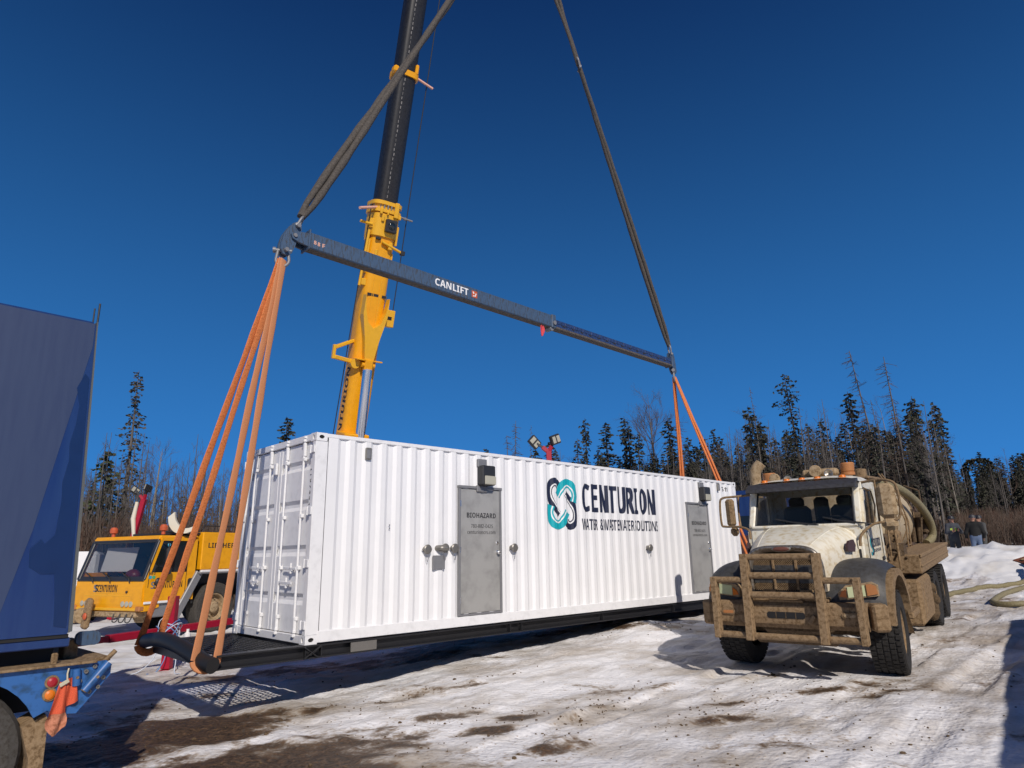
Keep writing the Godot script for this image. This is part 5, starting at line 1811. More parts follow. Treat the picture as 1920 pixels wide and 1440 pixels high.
		for i in 15:
			var a := deg_to_rad(2.0 + i * 12.6)
			lip.append(Vector2(cos(a) * 0.79, sin(a) * 0.70))
		for i in range(14, -1, -1):
			var a := deg_to_rad(2.0 + i * 12.6)
			lip.append(Vector2(cos(a) * 0.66, sin(a) * 0.60))
		b.prism(lip, 0.0, s * 0.16, Transform3D(Basis(Vector3(0, 0, 1), Vector3(0, 1, 0), Vector3(1, 0, 0)), Vector3(s * 1.10, 0.72, 0.02)))
		part("wing_lip", b, M.mud, wing)
		var lt := Transform3D(Basis(Vector3.UP, s * 0.16) * Basis(Vector3(0, 0, 1), s * 0.10), Vector3(s * 0.90, 1.185, 0.985))
		b = MB.new()
		b.prism(PackedVector2Array([Vector2(-0.24, -0.085), Vector2(0.24, -0.075), Vector2(0.25, 0.05), Vector2(0.18, 0.10), Vector2(-0.14, 0.085), Vector2(-0.25, 0.0)]), -0.22, 0.018, lt)
		var hl := part("headlight", b, M.mud_pale, o)
		b = MB.new()
		b.prism(PackedVector2Array([Vector2(-0.13 if s > 0 else -0.16, -0.065), Vector2(0.08 if s > 0 else 0.14, -0.062), Vector2(0.09 if s > 0 else 0.13, 0.075), Vector2(-0.12, 0.07)]), 0.0, 0.03, lt)
		part("headlight_lens", b, M.headlight_lens, hl)
		b = MB.new()
		b.prism(PackedVector2Array([Vector2(s * 0.10, -0.06), Vector2(s * 0.23, -0.05), Vector2(s * 0.225, 0.05), Vector2(s * 0.16, 0.085), Vector2(s * 0.11, 0.08)]), -0.05, 0.036, lt)
		part("indicator", b, M.amber_dusty, hl)
		b = MB.new()
		b.prism(PackedVector2Array([Vector2(-s * 0.235, -0.04), Vector2(-s * 0.15, -0.06), Vector2(-s * 0.14, 0.045), Vector2(-s * 0.20, 0.02)]), 0.0, 0.032, lt)
		part("indicator", b, M.amber, hl)
		# front wheels
		b = MB.new()
		var wc := Vector3(s * 1.02, 0.56, 0.0)
		var ax := Vector3(s * cos(0.06), 0, -s * sin(0.06) * s)
		tyre(b, wc, ax, 0.545, 0.43, 44)
		var w := part("front_wheel", b, M.rubber, o)
		b = MB.new()
		rim(b, wc + ax * 0.16, ax, 0.31, 0.10)
		part("rim", b, M.mud, w)
		# hood side vent
		b = MB.new()
		b.prism(PackedVector2Array([Vector2(-0.13, -0.07), Vector2(0.10, -0.09), Vector2(0.15, 0.0), Vector2(0.10, 0.085), Vector2(-0.06, 0.07), Vector2(-0.14, 0.0)]), -0.02, 0.012, Transform3D(Basis(Vector3.UP, s * (PI / 2 - 0.2)), Vector3(s * 0.735, 1.74, 0.18)))
		part("hood_vent", b, mat("vent_maroon", lin(0.06, 0.03, 0.03), 0.5), hood)
	# cab
	b = MB.new()
	b.box(Vector3(0, 1.68, -0.33), Vector3(1.66, 0.70, 0.10), 0.02)
	b.box(Vector3(0, 2.035, -0.32), Vector3(1.60, 0.05, 0.14), 0.015)
	for s in [-1.0, 1.0]:
		b.span(Vector3(s * 0.80, 2.02, -0.30), Vector3(s * 0.78, 2.66, -0.60), 0.10, 0.10, 0.02)
		b.box(Vector3(s * 0.84, 2.0, -1.66), Vector3(0.05, 1.36, 0.30), 0.012)
		b.box(Vector3(s * 0.835, 2.62, -1.06), Vector3(0.06, 0.12, 1.0), 0.015)
	b.box(Vector3(0, 2.655, -0.60), Vector3(1.62, 0.11, 0.10), 0.02)
	b.box(Vector3(0, 1.70, -1.79), Vector3(1.66, 0.80, 0.05), 0.01)
	b.box(Vector3(0, 2.60, -1.79), Vector3(1.66, 0.16, 0.05), 0.01)
	for s in [-1.0, 1.0]:
		b.box(Vector3(s * 0.72, 2.31, -1.79), Vector3(0.20, 0.44, 0.05))
	b.col = Color(0.92, 0.88, 0.80)
	var cab := part("cab_shell", b, M.cream_paint, o)
	b = MB.new()
	b.patch(16, 10, func(u, w):
		var x: float = u * 2.0 - 1.0
		return Vector3(0.86 * signf(x) * pow(absf(x), 0.85), 2.68 + 0.14 * pow(1.0 - pow(absf(x), 4.0), 0.5) * pow(sin(PI * clampf(w * 0.9 + 0.10, 0.0, 1.0)), 0.4), lerpf(-0.50, -1.83, w)))
	part("cab_roof", b, M.cream_paint, cab)
	for s in [-1.0, 1.0]:
		b = MB.new()
		var t := Transform3D(Basis(Vector3(0, 0, 1), Vector3(0, 1, 0), Vector3(-1, 0, 0)), Vector3(s * 0.855, 0, 0))
		b.col = Color(0.95, 0.92, 0.86)
		b.prism(PackedVector2Array([Vector2(-0.30, 1.34), Vector2(-0.30, 2.03), Vector2(-1.50, 2.03), Vector2(-1.50, 1.34)]), -0.025, 0.025, t)
		b.prism(PackedVector2Array([Vector2(-0.36, 2.03), Vector2(-0.44, 2.03), Vector2(-0.66, 2.50), Vector2(-0.60, 2.56), Vector2(-0.58, 2.56)]), -0.02, 0.02, t)
		b.prism(PackedVector2Array([Vector2(-1.42, 2.03), Vector2(-1.50, 2.03), Vector2(-1.50, 2.56), Vector2(-1.42, 2.56)]), -0.02, 0.02, t)
		var dr := part("cab_door", b, M.cream_paint, o)
		b = MB.new()
		b.prism(PackedVector2Array([Vector2(-0.44, 2.03), Vector2(-1.42, 2.03), Vector2(-1.42, 2.54), Vector2(-0.66, 2.54)]), -0.004, 0.004, t)
		part("door_window", b, M.window_glass, dr)
		if s > 0:
			b = MB.new()
			for z in [-0.315, -1.49]:
				b.box(Vector3(0.884, 1.7, z), Vector3(0.008, 0.70, 0.014))
			b.box(Vector3(0.885, 2.02, -0.9), Vector3(0.012, 0.02, 1.15))
			part("door_seam", b, M.dark_gap, dr)
			b = MB.new()
			b.box(Vector3(0.895, 1.47, -1.38), Vector3(0.03, 0.06, 0.14), 0.01)
			part("door_handle", b, M.dark_plastic, dr)
			var ft := Transform3D(Basis(Vector3(0, 0, -1), Vector3(0, 1, 0), Vector3(1, 0, 0)), Vector3(0.884, 1.74, -1.02))
			print_flat("name_print", text_tris("CENTURION", 0.62, 0.13), ft, M.navy_print, dr)
			print_flat("slogan_print", text_tris("WATER & WASTEWATER SOLUTIONS", 0.60, 0.05), ft.translated_local(Vector3(0, -0.12, 0)), M.navy_print, dr)
			print_flat("emblem_print", text_tris("S", 0.20, 0.26), ft.translated_local(Vector3(-0.46, -0.05, 0)), M.teal_print, dr)
			print_flat("emblem_print", text_tris("S", 0.18, 0.24), ft.translated_local(Vector3(-0.40, -0.06, 0.001)), M.navy_print, dr)
	b = MB.new()
	b.box(Vector3(0, 2.325, -0.445), Vector3(1.50, 0.61, 0.008), 0.0, Basis(Vector3.RIGHT, -0.475))
	part("windscreen", b, M.window_glass, o)
	b = MB.new()
	b.box(Vector3(0, 2.055, -0.30), Vector3(1.56, 0.035, 0.04), 0.01)
	for s in [-1.0, 1.0]:
		b.span(Vector3(s * 0.745, 2.05, -0.295), Vector3(s * 0.725, 2.62, -0.565), 0.03, 0.03, 0.006)
	var ga := part("windscreen_gasket", b, M.dark_plastic, o)
	for q in [[-0.30, 0.10], [0.42, 0.78]]:
		b = MB.new()
		b.span(Vector3(q[1] - 0.02, 2.05, -0.25), Vector3(q[0] - 0.12, 2.16, -0.32), 0.022, 0.018, 0.003)
		b.span(Vector3(q[1] + 0.14, 2.045, -0.24), Vector3(q[0] + 0.16, 2.10, -0.28), 0.03, 0.02, 0.003)
		part("wiper", b, M.dark_plastic, ga)
	# inside
	b = MB.new()
	b.box(Vector3(0, 1.98, -0.55), Vector3(1.56, 0.12, 0.40), 0.04)
	b.box(Vector3(0, 1.45, -1.05), Vector3(1.6, 0.05, 1.4))
	for x in [-0.36, 0.42]:
		b.box(Vector3(x, 2.05, -1.45), Vector3(0.46, 0.62, 0.15), 0.07)
		b.box(Vector3(x, 2.42, -1.47), Vector3(0.26, 0.18, 0.10), 0.045)
	b.box(Vector3(0.06, 2.25, -1.40), Vector3(0.24, 0.50, 0.12), 0.06)
	var st := []
	for i in 17:
		var a := TAU * i / 16.0
		st.append(Vector3(0.42 + cos(a) * 0.21, 2.08 + sin(a) * 0.09, -0.78 + sin(a) * 0.19))
	b.tube(st, 0.016, 6, false)
	part("cab_interior", b, M.interior, o)
	# visor and roof lights
	b = MB.new()
	b.prism(PackedVector2Array([Vector2(-0.56, 2.74), Vector2(-0.58, 2.60), Vector2(-0.28, 2.585), Vector2(-0.24, 2.60), Vector2(-0.26, 2.65), Vector2(-0.44, 2.735)]), -0.83, 0.83, Transform3D(Basis(Vector3(0, 0, 1), Vector3(0, 1, 0), Vector3(-1, 0, 0)), Vector3.ZERO))
	part("sun_visor", b, M.visor, o)
	for x in [-0.60, -0.24, 0.0, 0.24, 0.61]:
		b = MB.new()
		b.lathe([Vector2(0.055, 0), Vector2(0.06, 0.03), Vector2(0.045, 0.065), Vector2(0.0, 0.075)], Vector3(x, 2.735, -0.58), Vector3.UP, 14)
		part("marker_light", b, M.amber, o)
	for q in [Vector3(-0.66, 2.74, -1.1), Vector3(0.55, 2.83, -1.4)]:
		b = MB.new()
		b.lathe([Vector2(0.11, 0), Vector2(0.11, 0.05), Vector2(0.095, 0.055), Vector2(0.105, 0.07), Vector2(0.112, 0.19), Vector2(0.10, 0.21), Vector2(0, 0.215)], q, Vector3.UP, 20)
		part("beacon", b, M.amber_dusty, o)
	for q in [[Vector3(-0.50, 2.84, -0.85), 0.085], [Vector3(0.12, 2.92, -1.05), 0.10]]:
		b = MB.new()
		b.lathe([Vector2(0.3 * q[1], -0.12), Vector2(0.9 * q[1], -0.05), Vector2(q[1], 0), Vector2(q[1], 0.03), Vector2(0.9 * q[1], 0.04), Vector2(0, 0.045)], q[0], Vector3(0, 0, 1), 20)
		b.cyl(q[0] - Vector3(0, 0.16, 0.04), q[0] - Vector3(0, 0.05, 0.04), 0.02, -1, 8)
		part("work_lamp", b, M.mud_pale, o)
	for q in [Vector3(-0.28, 2.80, -0.8), Vector3(0.34, 2.86, -0.95)]:
		b = MB.new()
		b.lathe([Vector2(0.02, -0.35), Vector2(0.025, -0.1), Vector2(0.07, 0.0), Vector2(0.06, 0.0), Vector2(0, -0.05)], q, Vector3(0, 0.08, 1), 14)
		part("air_horn", b, M.dusty_chrome, o)
	b = MB.new()
	b.box(Vector3(0.15, 2.90, -1.3), Vector3(0.55, 0.12, 0.3), 0.03)
	part("roof_box", b, M.mud_pale, o)
	# exhaust stack on the far side
	b = MB.new()
	var sp := smooth3([Vector3(-1.17, 1.25, -1.95), Vector3(-1.17, 2.2, -1.95), Vector3(-1.17, 2.90, -1.95), Vector3(-1.14, 3.08, -1.95), Vector3(-1.04, 3.20, -1.98)], 6)
	b.tube(sp, 0.105, 16, false)
	b.tube([sp[-1], sp[-1] - Vector3(0.02, 0.02, 0)], [0.104, 0.09], 16)
	part("exhaust_stack", b, M.mud_pale, o)
	b = MB.new()
	b.cyl(Vector3(-1.17, 1.2, -1.95), Vector3(-1.17, 2.55, -1.95), 0.125, -1, 16)
	part("stack_guard", b, M.grey_metal, o)
	# mirrors
	b = MB.new()
	b.box(Vector3(1.20, 2.36, -0.42), Vector3(0.25, 0.52, 0.16), 0.06, Basis(Vector3.UP, 0.18))
	b.box(Vector3(1.20, 2.02, -0.42), Vector3(0.22, 0.18, 0.14), 0.06, Basis(Vector3.UP, 0.18))
	var mr := part("wing_mirror", b, M.mud_pale, o)
	b = MB.new()
	b.tube(smooth3([Vector3(0.84, 2.66, -0.62), Vector3(1.05, 2.68, -0.55), Vector3(1.26, 2.66, -0.45), Vector3(1.36, 2.55, -0.42), Vector3(1.35, 2.15, -0.42), Vector3(1.22, 2.06, -0.40), Vector3(1.0, 2.03, -0.33), Vector3(0.83, 1.88, -0.20), Vector3(0.80, 1.72, -0.16)], 4), 0.020, 8)
	b.tube([Vector3(1.06, 2.68, -0.52), Vector3(1.06, 2.40, -0.50), Vector3(1.06, 2.04, -0.44)], 0.016, 8)
	b.tube([Vector3(0.84, 2.6, -0.66), Vector3(0.98, 2.52, -0.58), Vector3(1.02, 2.3, -0.5), Vector3(1.0, 2.05, -0.4)], 0.012, 6)
	part("mirror_arm", b, M.mud, mr)
	b = MB.new()
	b.box(Vector3(-1.20, 2.30, -0.48), Vector3(0.17, 0.46, 0.12), 0.04, Basis(Vector3.UP, -0.5))
	b.box(Vector3(-1.16, 1.985, -0.48), Vector3(0.18, 0.16, 0.12), 0.06, Basis(Vector3.UP, -0.5))
	mr = part("wing_mirror", b, M.mud, o)
	b = MB.new()
	b.tube(smooth3([Vector3(-0.84, 2.58, -0.62), Vector3(-1.15, 2.565, -0.52), Vector3(-1.32, 2.55, -0.48), Vector3(-1.37, 2.45, -0.48), Vector3(-1.37, 2.12, -0.46), Vector3(-1.30, 2.07, -0.44), Vector3(-1.05, 2.06, -0.36), Vector3(-0.85, 2.0, -0.25), Vector3(-0.82, 1.86, -0.20)], 4), 0.019, 8)
	b.tube([Vector3(-1.06, 2.57, -0.54), Vector3(-1.07, 2.3, -0.5), Vector3(-1.02, 2.06, -0.38)], 0.016, 8)
	part("mirror_arm", b, M.mud, mr)
	# steps and body behind the cab
	for s in [-1.0, 1.0]:
		b = MB.new()
		b.patch(8, 10, func(u, w): return Vector3(s * (0.85 + 0.33 * u), 1.02 - 0.62 * w - 0.05 * u, -0.66 - 0.55 * w * (0.6 + 0.4 * w) - 0.04 * sin(u * 9.0)))
		b.box(Vector3(s * 1.0, 0.62, -1.55), Vector3(0.42, 0.10, 0.75), 0.02)
		b.box(Vector3(s * 0.95, 0.98, -1.55), Vector3(0.36, 0.06, 0.8), 0.02)
		b.box(Vector3(s * 0.86, 0.85, -1.55), Vector3(0.10, 0.62, 0.85), 0.02)
		part("step", b, M.mud, o)
		b = MB.new()
		b.box(Vector3(s * 0.98, 0.68, -3.05), Vector3(0.46, 0.74, 1.5), 0.04)
		b.box(Vector3(s * 1.21, 0.70, -3.05), Vector3(0.03, 0.60, 1.35), 0.02)
		b.box(Vector3(s * 1.22, 0.72, -2.6), Vector3(0.03, 0.5, 0.06), 0.01)
		part("tool_box", b, M.mud, o)
		b = MB.new()      # caked lumps before the rear wheels
		for i in 46:
			b.ball(Vector3(s * rng.randf_range(0.78, 1.2), rng.randf_range(0.22, 0.85), -3.85 + rng.randf_range(-0.12, 0.1)), Vector3(rng.randf_range(0.05, 0.12), rng.randf_range(0.05, 0.13), rng.randf_range(0.05, 0.1)), 6, 5)
		part("caked_mud", b, M.mud_dark, o)
		b = MB.new()
		b.box(Vector3(s * 1.02, 1.30, -4.75), Vector3(0.52, 0.32, 4.7), 0.02)
		b.box(Vector3(s * 1.285, 1.435, -4.75), Vector3(0.03, 0.06, 4.72), 0.01)
		b.box(Vector3(s * 1.285, 1.27, -4.75), Vector3(0.02, 0.03, 4.70), 0.006)
		part("hose_tray", b, M.mud, o)
		for z in [-4.68, -6.04]:
			b = MB.new()
			tyre(b, Vector3(s * 0.94, 0.53, z), Vector3(s, 0, 0), 0.52, 0.56, 0)
			if s > 0:
				for i in 40:
					var a := TAU * i / 40.0
					for k in 2:
						b.box(Vector3(s * (1.13 if k else 0.80), 0.53 + sin(a) * 0.524, z + cos(a) * 0.524), Vector3(0.16, 0.05, 0.02), 0.0, Basis(Vector3.RIGHT, -a))
			var w := part("rear_wheel", b, M.rubber, o)
			b = MB.new()
			rim(b, Vector3(s * 1.14, 0.53, z), Vector3(s, 0, 0), 0.29, 0.16)
			part("rim", b, M.mud, w)
	b = MB.new()
	for s in [-1.0, 1.0]:
		b.box(Vector3(s * 0.42, 0.88, -3.2), Vector3(0.09, 0.28, 8.4))
	b.box(Vector3(0, 0.55, 0.0), Vector3(1.7, 0.14, 0.14), 0.03)
	b.box(Vector3(0, 0.85, 0.5), Vector3(0.8, 0.5, 1.0), 0.05)
	b.box(Vector3(0, 0.50, 0.75), Vector3(1.1, 0.10, 0.3), 0.04)
	for z in [-4.68, -6.04]:
		b.cyl(Vector3(-0.9, 0.53, z), Vector3(0.9, 0.53, z), 0.13, -1, 12)
	part("chassis", b, M.mud_dark, o)
	b = MB.new()
	b.box(Vector3(0, 1.30, -4.6), Vector3(1.6, 0.16, 5.0), 0.02)
	b.box(Vector3(0.0, 1.5, -2.15), Vector3(1.7, 0.3, 0.4), 0.03)
	part("deck", b, M.mud, o)
	# tank
	b = MB.new()
	b.lathe([Vector2(0.0, -0.28), Vector2(0.30, -0.25), Vector2(0.58, -0.16), Vector2(0.74, -0.03), Vector2(0.78, 0.06), Vector2(0.78, 4.0), Vector2(0.74, 4.08), Vector2(0.58, 4.2), Vector2(0.3, 4.29), Vector2(0, 4.32)], Vector3(0, 2.02, -6.85), Vector3(0, 0, 1), 40)
	var tank := part("tank", b, M.cream_paint, o)
	tank.mesh.surface_set_material(0, mat("tank_paint", lin(0.48, 0.39, 0.26), 0.6, 0.0, M.cream_paint.albedo_texture, 0.6))
	for z in [-2.85, -4.1, -5.4, -6.7]:
		b = MB.new()
		b.lathe([Vector2(0.775, -0.03), Vector2(0.80, -0.025), Vector2(0.80, 0.025), Vector2(0.775, 0.03)], Vector3(0, 2.02, z), Vector3(0, 0, 1), 40)
		part("tank_band", b, M.mud, tank)
	b = MB.new()
	b.box(Vector3(0.2, 2.83, -3.6), Vector3(0.9, 0.06, 1.8), 0.02)
	b.lathe([Vector2(0.26, 0), Vector2(0.26, 0.16), Vector2(0.22, 0.2), Vector2(0, 0.21)], Vector3(0, 2.78, -4.3), Vector3.UP, 18)
	b.lathe([Vector2(0.12, 0), Vector2(0.12, 0.2), Vector2(0, 0.22)], Vector3(0.45, 2.8, -3.0), Vector3.UP, 14)
	part("tank_walkway", b, M.mud, tank)
	b = MB.new()
	for x in [-4.05, -4.42]:
		b.tube([Vector3(0.92, 1.5, x), Vector3(0.94, 2.0, x), Vector3(0.82, 2.55, x), Vector3(0.60, 2.95, x)], 0.016, 6)
	for i in 6:
		var t := i / 5.0
		var p := Vector3(0.93 - 0.12 * t * t * 1.0, 1.55 + 0.95 * t, 0)
		b.cyl(p + Vector3(0, 0, -4.05), p + Vector3(0, 0, -4.42), 0.013, -1, 6)
	part("ladder", b, M.mud, tank)
	b = MB.new()
	b.tube(smooth3([Vector3(0.42, 2.80, -3.9), Vector3(0.66, 2.74, -4.5), Vector3(0.86, 2.58, -5.2), Vector3(1.0, 2.28, -6.1), Vector3(1.07, 1.92, -6.75), Vector3(1.05, 1.60, -6.9), Vector3(0.95, 1.46, -6.6)], 6), 0.085, 12)
	part("suction_hose", b, M.hose, o)
	b = MB.new()
	b.tube([Vector3(0.9, 1.5, -6.3), Vector3(1.0, 2.35, -6.4), Vector3(0.98, 2.62, -6.5), Vector3(0.7, 2.75, -6.5)], 0.02, 6)
	b.box(Vector3(0.85, 1.9, -6.9), Vector3(0.35, 0.5, 0.3), 0.06)
	for i in 5:
		b.cyl(Vector3(0.72 + 0.1 * (i % 2), 1.5, -7.0 + 0.1 * i), Vector3(0.75 + 0.1 * (i % 2), 1.5 + 0.18 * i, -6.95 + 0.1 * i), 0.05, -1, 8)
	part("valve_gear", b, M.mud_dark, o)
	# pump and pipework between cab and tray
	b = MB.new()
	b.box(Vector3(0.70, 1.62, -2.3), Vector3(0.35, 0.40, 0.45), 0.06)
	b.cyl(Vector3(0.55, 1.45, -2.6), Vector3(1.05, 1.45, -2.6), 0.20, -1, 16)
	for i in 16:
		var p0 := Vector3(rng.randf_range(0.7, 1.1), rng.randf_range(1.05, 1.9), rng.randf_range(-2.75, -1.95))
		var p1 := p0 + Vector3(rng.randf_range(-0.2, 0.2), rng.randf_range(-0.3, 0.3), rng.randf_range(-0.3, 0.3))
		b.tube(smooth3([p0, (p0 + p1) * 0.5 + Vector3(0.06, 0.05, 0), p1], 4), rng.randf_range(0.015, 0.04), 7)
	part("pump", b, M.mud_dark, o)
	b = MB.new()
	b.tube([Vector3(0.95, 2.75, -1.95), Vector3(1.02, 2.7, -1.95), Vector3(1.03, 1.55, -1.95), Vector3(1.03, 1.25, -1.95), Vector3(0.9, 1.2, -1.95)], 0.02, 8)
	b.tube([Vector3(0.88, 2.4, -1.85), Vector3(0.95, 2.3, -1.86), Vector3(0.93, 1.45, -1.86)], 0.014, 8)
	b.box(Vector3(0.85, 1.62, -3.0), Vector3(0.22, 0.5, 0.3), 0.05)
	b.box(Vector3(0.55, 2.45, -2.2), Vector3(0.5, 0.35, 0.3), 0.05)
	part("grab_rail", b, M.mud, o)
	b = MB.new()
	b.cyl(Vector3(0.35, 1.6, -2.15), Vector3(0.35, 2.85, -2.15), 0.11, -1, 14)
	part("air_cleaner", b, M.mud_pale, o)

# ------------------------------------------------------------------ trees
func spray(m: MB, at: Vector3, dir: Vector3, size: float) -> void:     # a small needle spray of two leaf-shaped faces
	var side := dir.cross(Vector3(rng.randf_range(-1, 1), rng.randf_range(0.2, 1), rng.randf_range(-1, 1))).normalized()
	var k := rng.randf_range(0.55, 1.35)
	m.col = Color(k, k * rng.randf_range(0.95, 1.06), k * rng.randf_range(0.85, 1.1))
	var e := at + dir * size
	var w := side * size * rng.randf_range(0.30, 0.52)
	var c := at + dir * size * 0.5 + Vector3(0, -size * 0.10, 0)
	m.flat(at, c + w, e)
	m.flat(at, c - w, e)

func conifer(H: float, R: float, full: float, sprays: int, droop: float, bare: float, club: float, sd: int, bend := 0.0) -> Array:
	rng.seed = sd
	var tr := MB.new()
	var axis := func(y: float) -> Vector3:
		var k := y / H
		return Vector3(sin(k * 5.0 + sd) * 0.03 * H * 0.1 + bend * k * k, y, cos(k * 4.0 + sd) * 0.03 * H * 0.1)
	var p := []
	var r := []
	for i in 9:
		var k := i / 8.0
		p.append(axis.call(k * H))
		r.append(lerpf(0.012 * H + 0.03, 0.012, k))
	tr.tube(p, r, 6)
	var cr := MB.new()
	var y := bare * H
	while y < H * 0.995:
		var rel := (y - bare * H) / (H - bare * H)
		var env := pow(1.0 - rel, 0.75) * (0.75 + 0.25 * sin(rel * 23.0 + sd))
		env = maxf(env, club * smoothstep(0.62, 0.78, rel) * smoothstep(1.02, 0.9, rel)) + 0.05
		var n := 4 if rng.randf() < full else 2
		for b in n:
			if rng.randf() > full + 0.25:
				continue
			var a := rng.randf() * TAU
			var len := R * env * rng.randf_range(0.55, 1.15)
			var dir := Vector3(cos(a), -droop * rng.randf_range(0.5, 1.3) + 0.25 * rel, sin(a)).normalized()
			var o: Vector3 = axis.call(y + rng.randf_range(-0.06, 0.06))
			var e := o + dir * len
			tr.tube([o, o.lerp(e, 0.9)], [0.014, 0.004], 3, false)
			for s in sprays:
				var t := (s + rng.randf_range(0.2, 1.0)) / sprays
				var d2 := (dir + Vector3(rng.randf_range(-0.8, 0.8), rng.randf_range(-0.5, 0.35), rng.randf_range(-0.8, 0.8))).normalized()
				spray(cr, o.lerp(e, t), d2, rng.randf_range(0.20, 0.40) * (0.55 + 0.12 * R) * (0.7 + 0.5 * env))
		y += 0.17 + 0.02 * rng.randf()
	return [tr, cr]

func snag(H: float, n: int, L: float, lean: float, sd: int, one_side := 0.0) -> Array:
	rng.seed = sd
	var tr := MB.new()
	var axis := func(k: float) -> Vector3: return Vector3(lean * k * H + 0.12 * sin(k * 4.0), k * H, 0.1 * sin(k * 3.0 + sd))
	var p := []
	var r := []
	for i in 9:
		p.append(axis.call(i / 8.0))
		r.append(lerpf(0.10, 0.018, i / 8.0))
	tr.tube(p, r, 6)
	var cr := MB.new()
	cr.col = Color(0.9, 0.9, 0.9)
	for i in n:
		var k := pow(rng.randf_range(0.06, 0.99), 0.7)
		var a := rng.randf() * TAU
		var d := Vector3(cos(a) - one_side, rng.randf_range(-0.5, 0.1), sin(a)).normalized()
		var o: Vector3 = axis.call(k)
		var len := L * rng.randf_range(0.3, 1.0) * (1.15 - 0.7 * k)
		var e := o + d * len + Vector3(0, -0.12 * len, 0)
		cr.tube([o, e], [0.022, 0.008], 3, false)
		for j in 2:
			var q := o.lerp(e, rng.randf_range(0.4, 0.95))
			cr.tube([q, q + (d + Vector3(rng.randf_range(-0.8, 0.8), rng.randf_range(-0.8, 0.3), rng.randf_range(-0.8, 0.8))).normalized() * len * 0.35], [0.008, 0.003], 3, false)
	return [tr, cr]

func twigging(m: MB, o: Vector3, d: Vector3, len: float, r: float, lvl: int) -> void:
	var mid := o + d * len * 0.5 + Vector3(rng.randf_range(-0.04, 0.04), 0.02, rng.randf_range(-0.04, 0.04)) * len
	var e := o + (d + Vector3(0, 0.18, 0)).normalized() * len
	m.tube([o, mid, e], [r, r * 0.75, r * 0.45], 4 if lvl > 2 else 3, false)
	if lvl <= 0:
		return
	for k in (5 if lvl > 1 else 4):
		var t := rng.randf_range(0.35, 1.0)
		var a := rng.randf() * TAU
		var s := d.cross(Vector3(cos(a), 0.3, sin(a))).normalized()
		twigging(m, o.lerp(e, t), (d + s * rng.randf_range(0.45, 0.9) + Vector3(0, 0.12, 0)).normalized(), len * rng.randf_range(0.4, 0.65), r * 0.5, lvl - 1)

func aspen(H: float, spread: float, lvl: int, n: int, sd: int) -> Array:
	rng.seed = sd
	var tr := MB.new()
	var p := []
	var r := []
	var a0 := rng.randf() * TAU
	for i in 7:
		var k := i / 6.0
		p.append(Vector3(sin(k * 3.0 + a0) * 0.18 * k, k * H, cos(k * 2.4 + a0) * 0.18 * k))
		r.append(lerpf(0.010 * H + 0.02, 0.008, k))
	tr.tube(p, r, 6)
	var cr := MB.new()
	for i in n:
		var k := rng.randf_range(0.32, 0.97)
		var a := rng.randf() * TAU
		var f := k * 6.0
		var o: Vector3 = p[int(f)].lerp(p[mini(int(f) + 1, 6)], f - int(f))
		twigging(cr, o, Vector3(cos(a) * 0.75, rng.randf_range(0.5, 1.2), sin(a) * 0.75).normalized(), H * spread * (1.15 - k * 0.75) * rng.randf_range(0.6, 1.0), (0.022 if lvl < 3 else 0.045) * (1.3 - k), lvl)
	return [tr, cr]

func tree(called: String, made: Array, bark: Material, leaf: Material, crown: String) -> Node3D:
	var o := Node3D.new()
	o.name = called
	part("trunk", made[0], bark, o)
	part(crown, made[1], leaf, o)
	o.set_meta("category", "tree")
	return o

func put_tree(src: Node3D, called: String, x: float, z: float, h: float, label: String, group := "", wide := 1.0) -> void:
	var r: Node3D = src.duplicate()
	r.name = numbered(called)
	add_child(r)
	var k: float = h / float(src.get_meta("tall"))
	r.remove_meta("tall")
	r.position = Vector3(x, land(x, z) - 0.12, z)
	r.rotation.y = rng.randf() * TAU if wide > 0.0 else 0.0
	r.scale = Vector3(k * absf(wide), k, k * absf(wide))
	r.set_meta("label", label)
	r.set_meta("category", "tree")
	if group:
		r.set_meta("group", group)

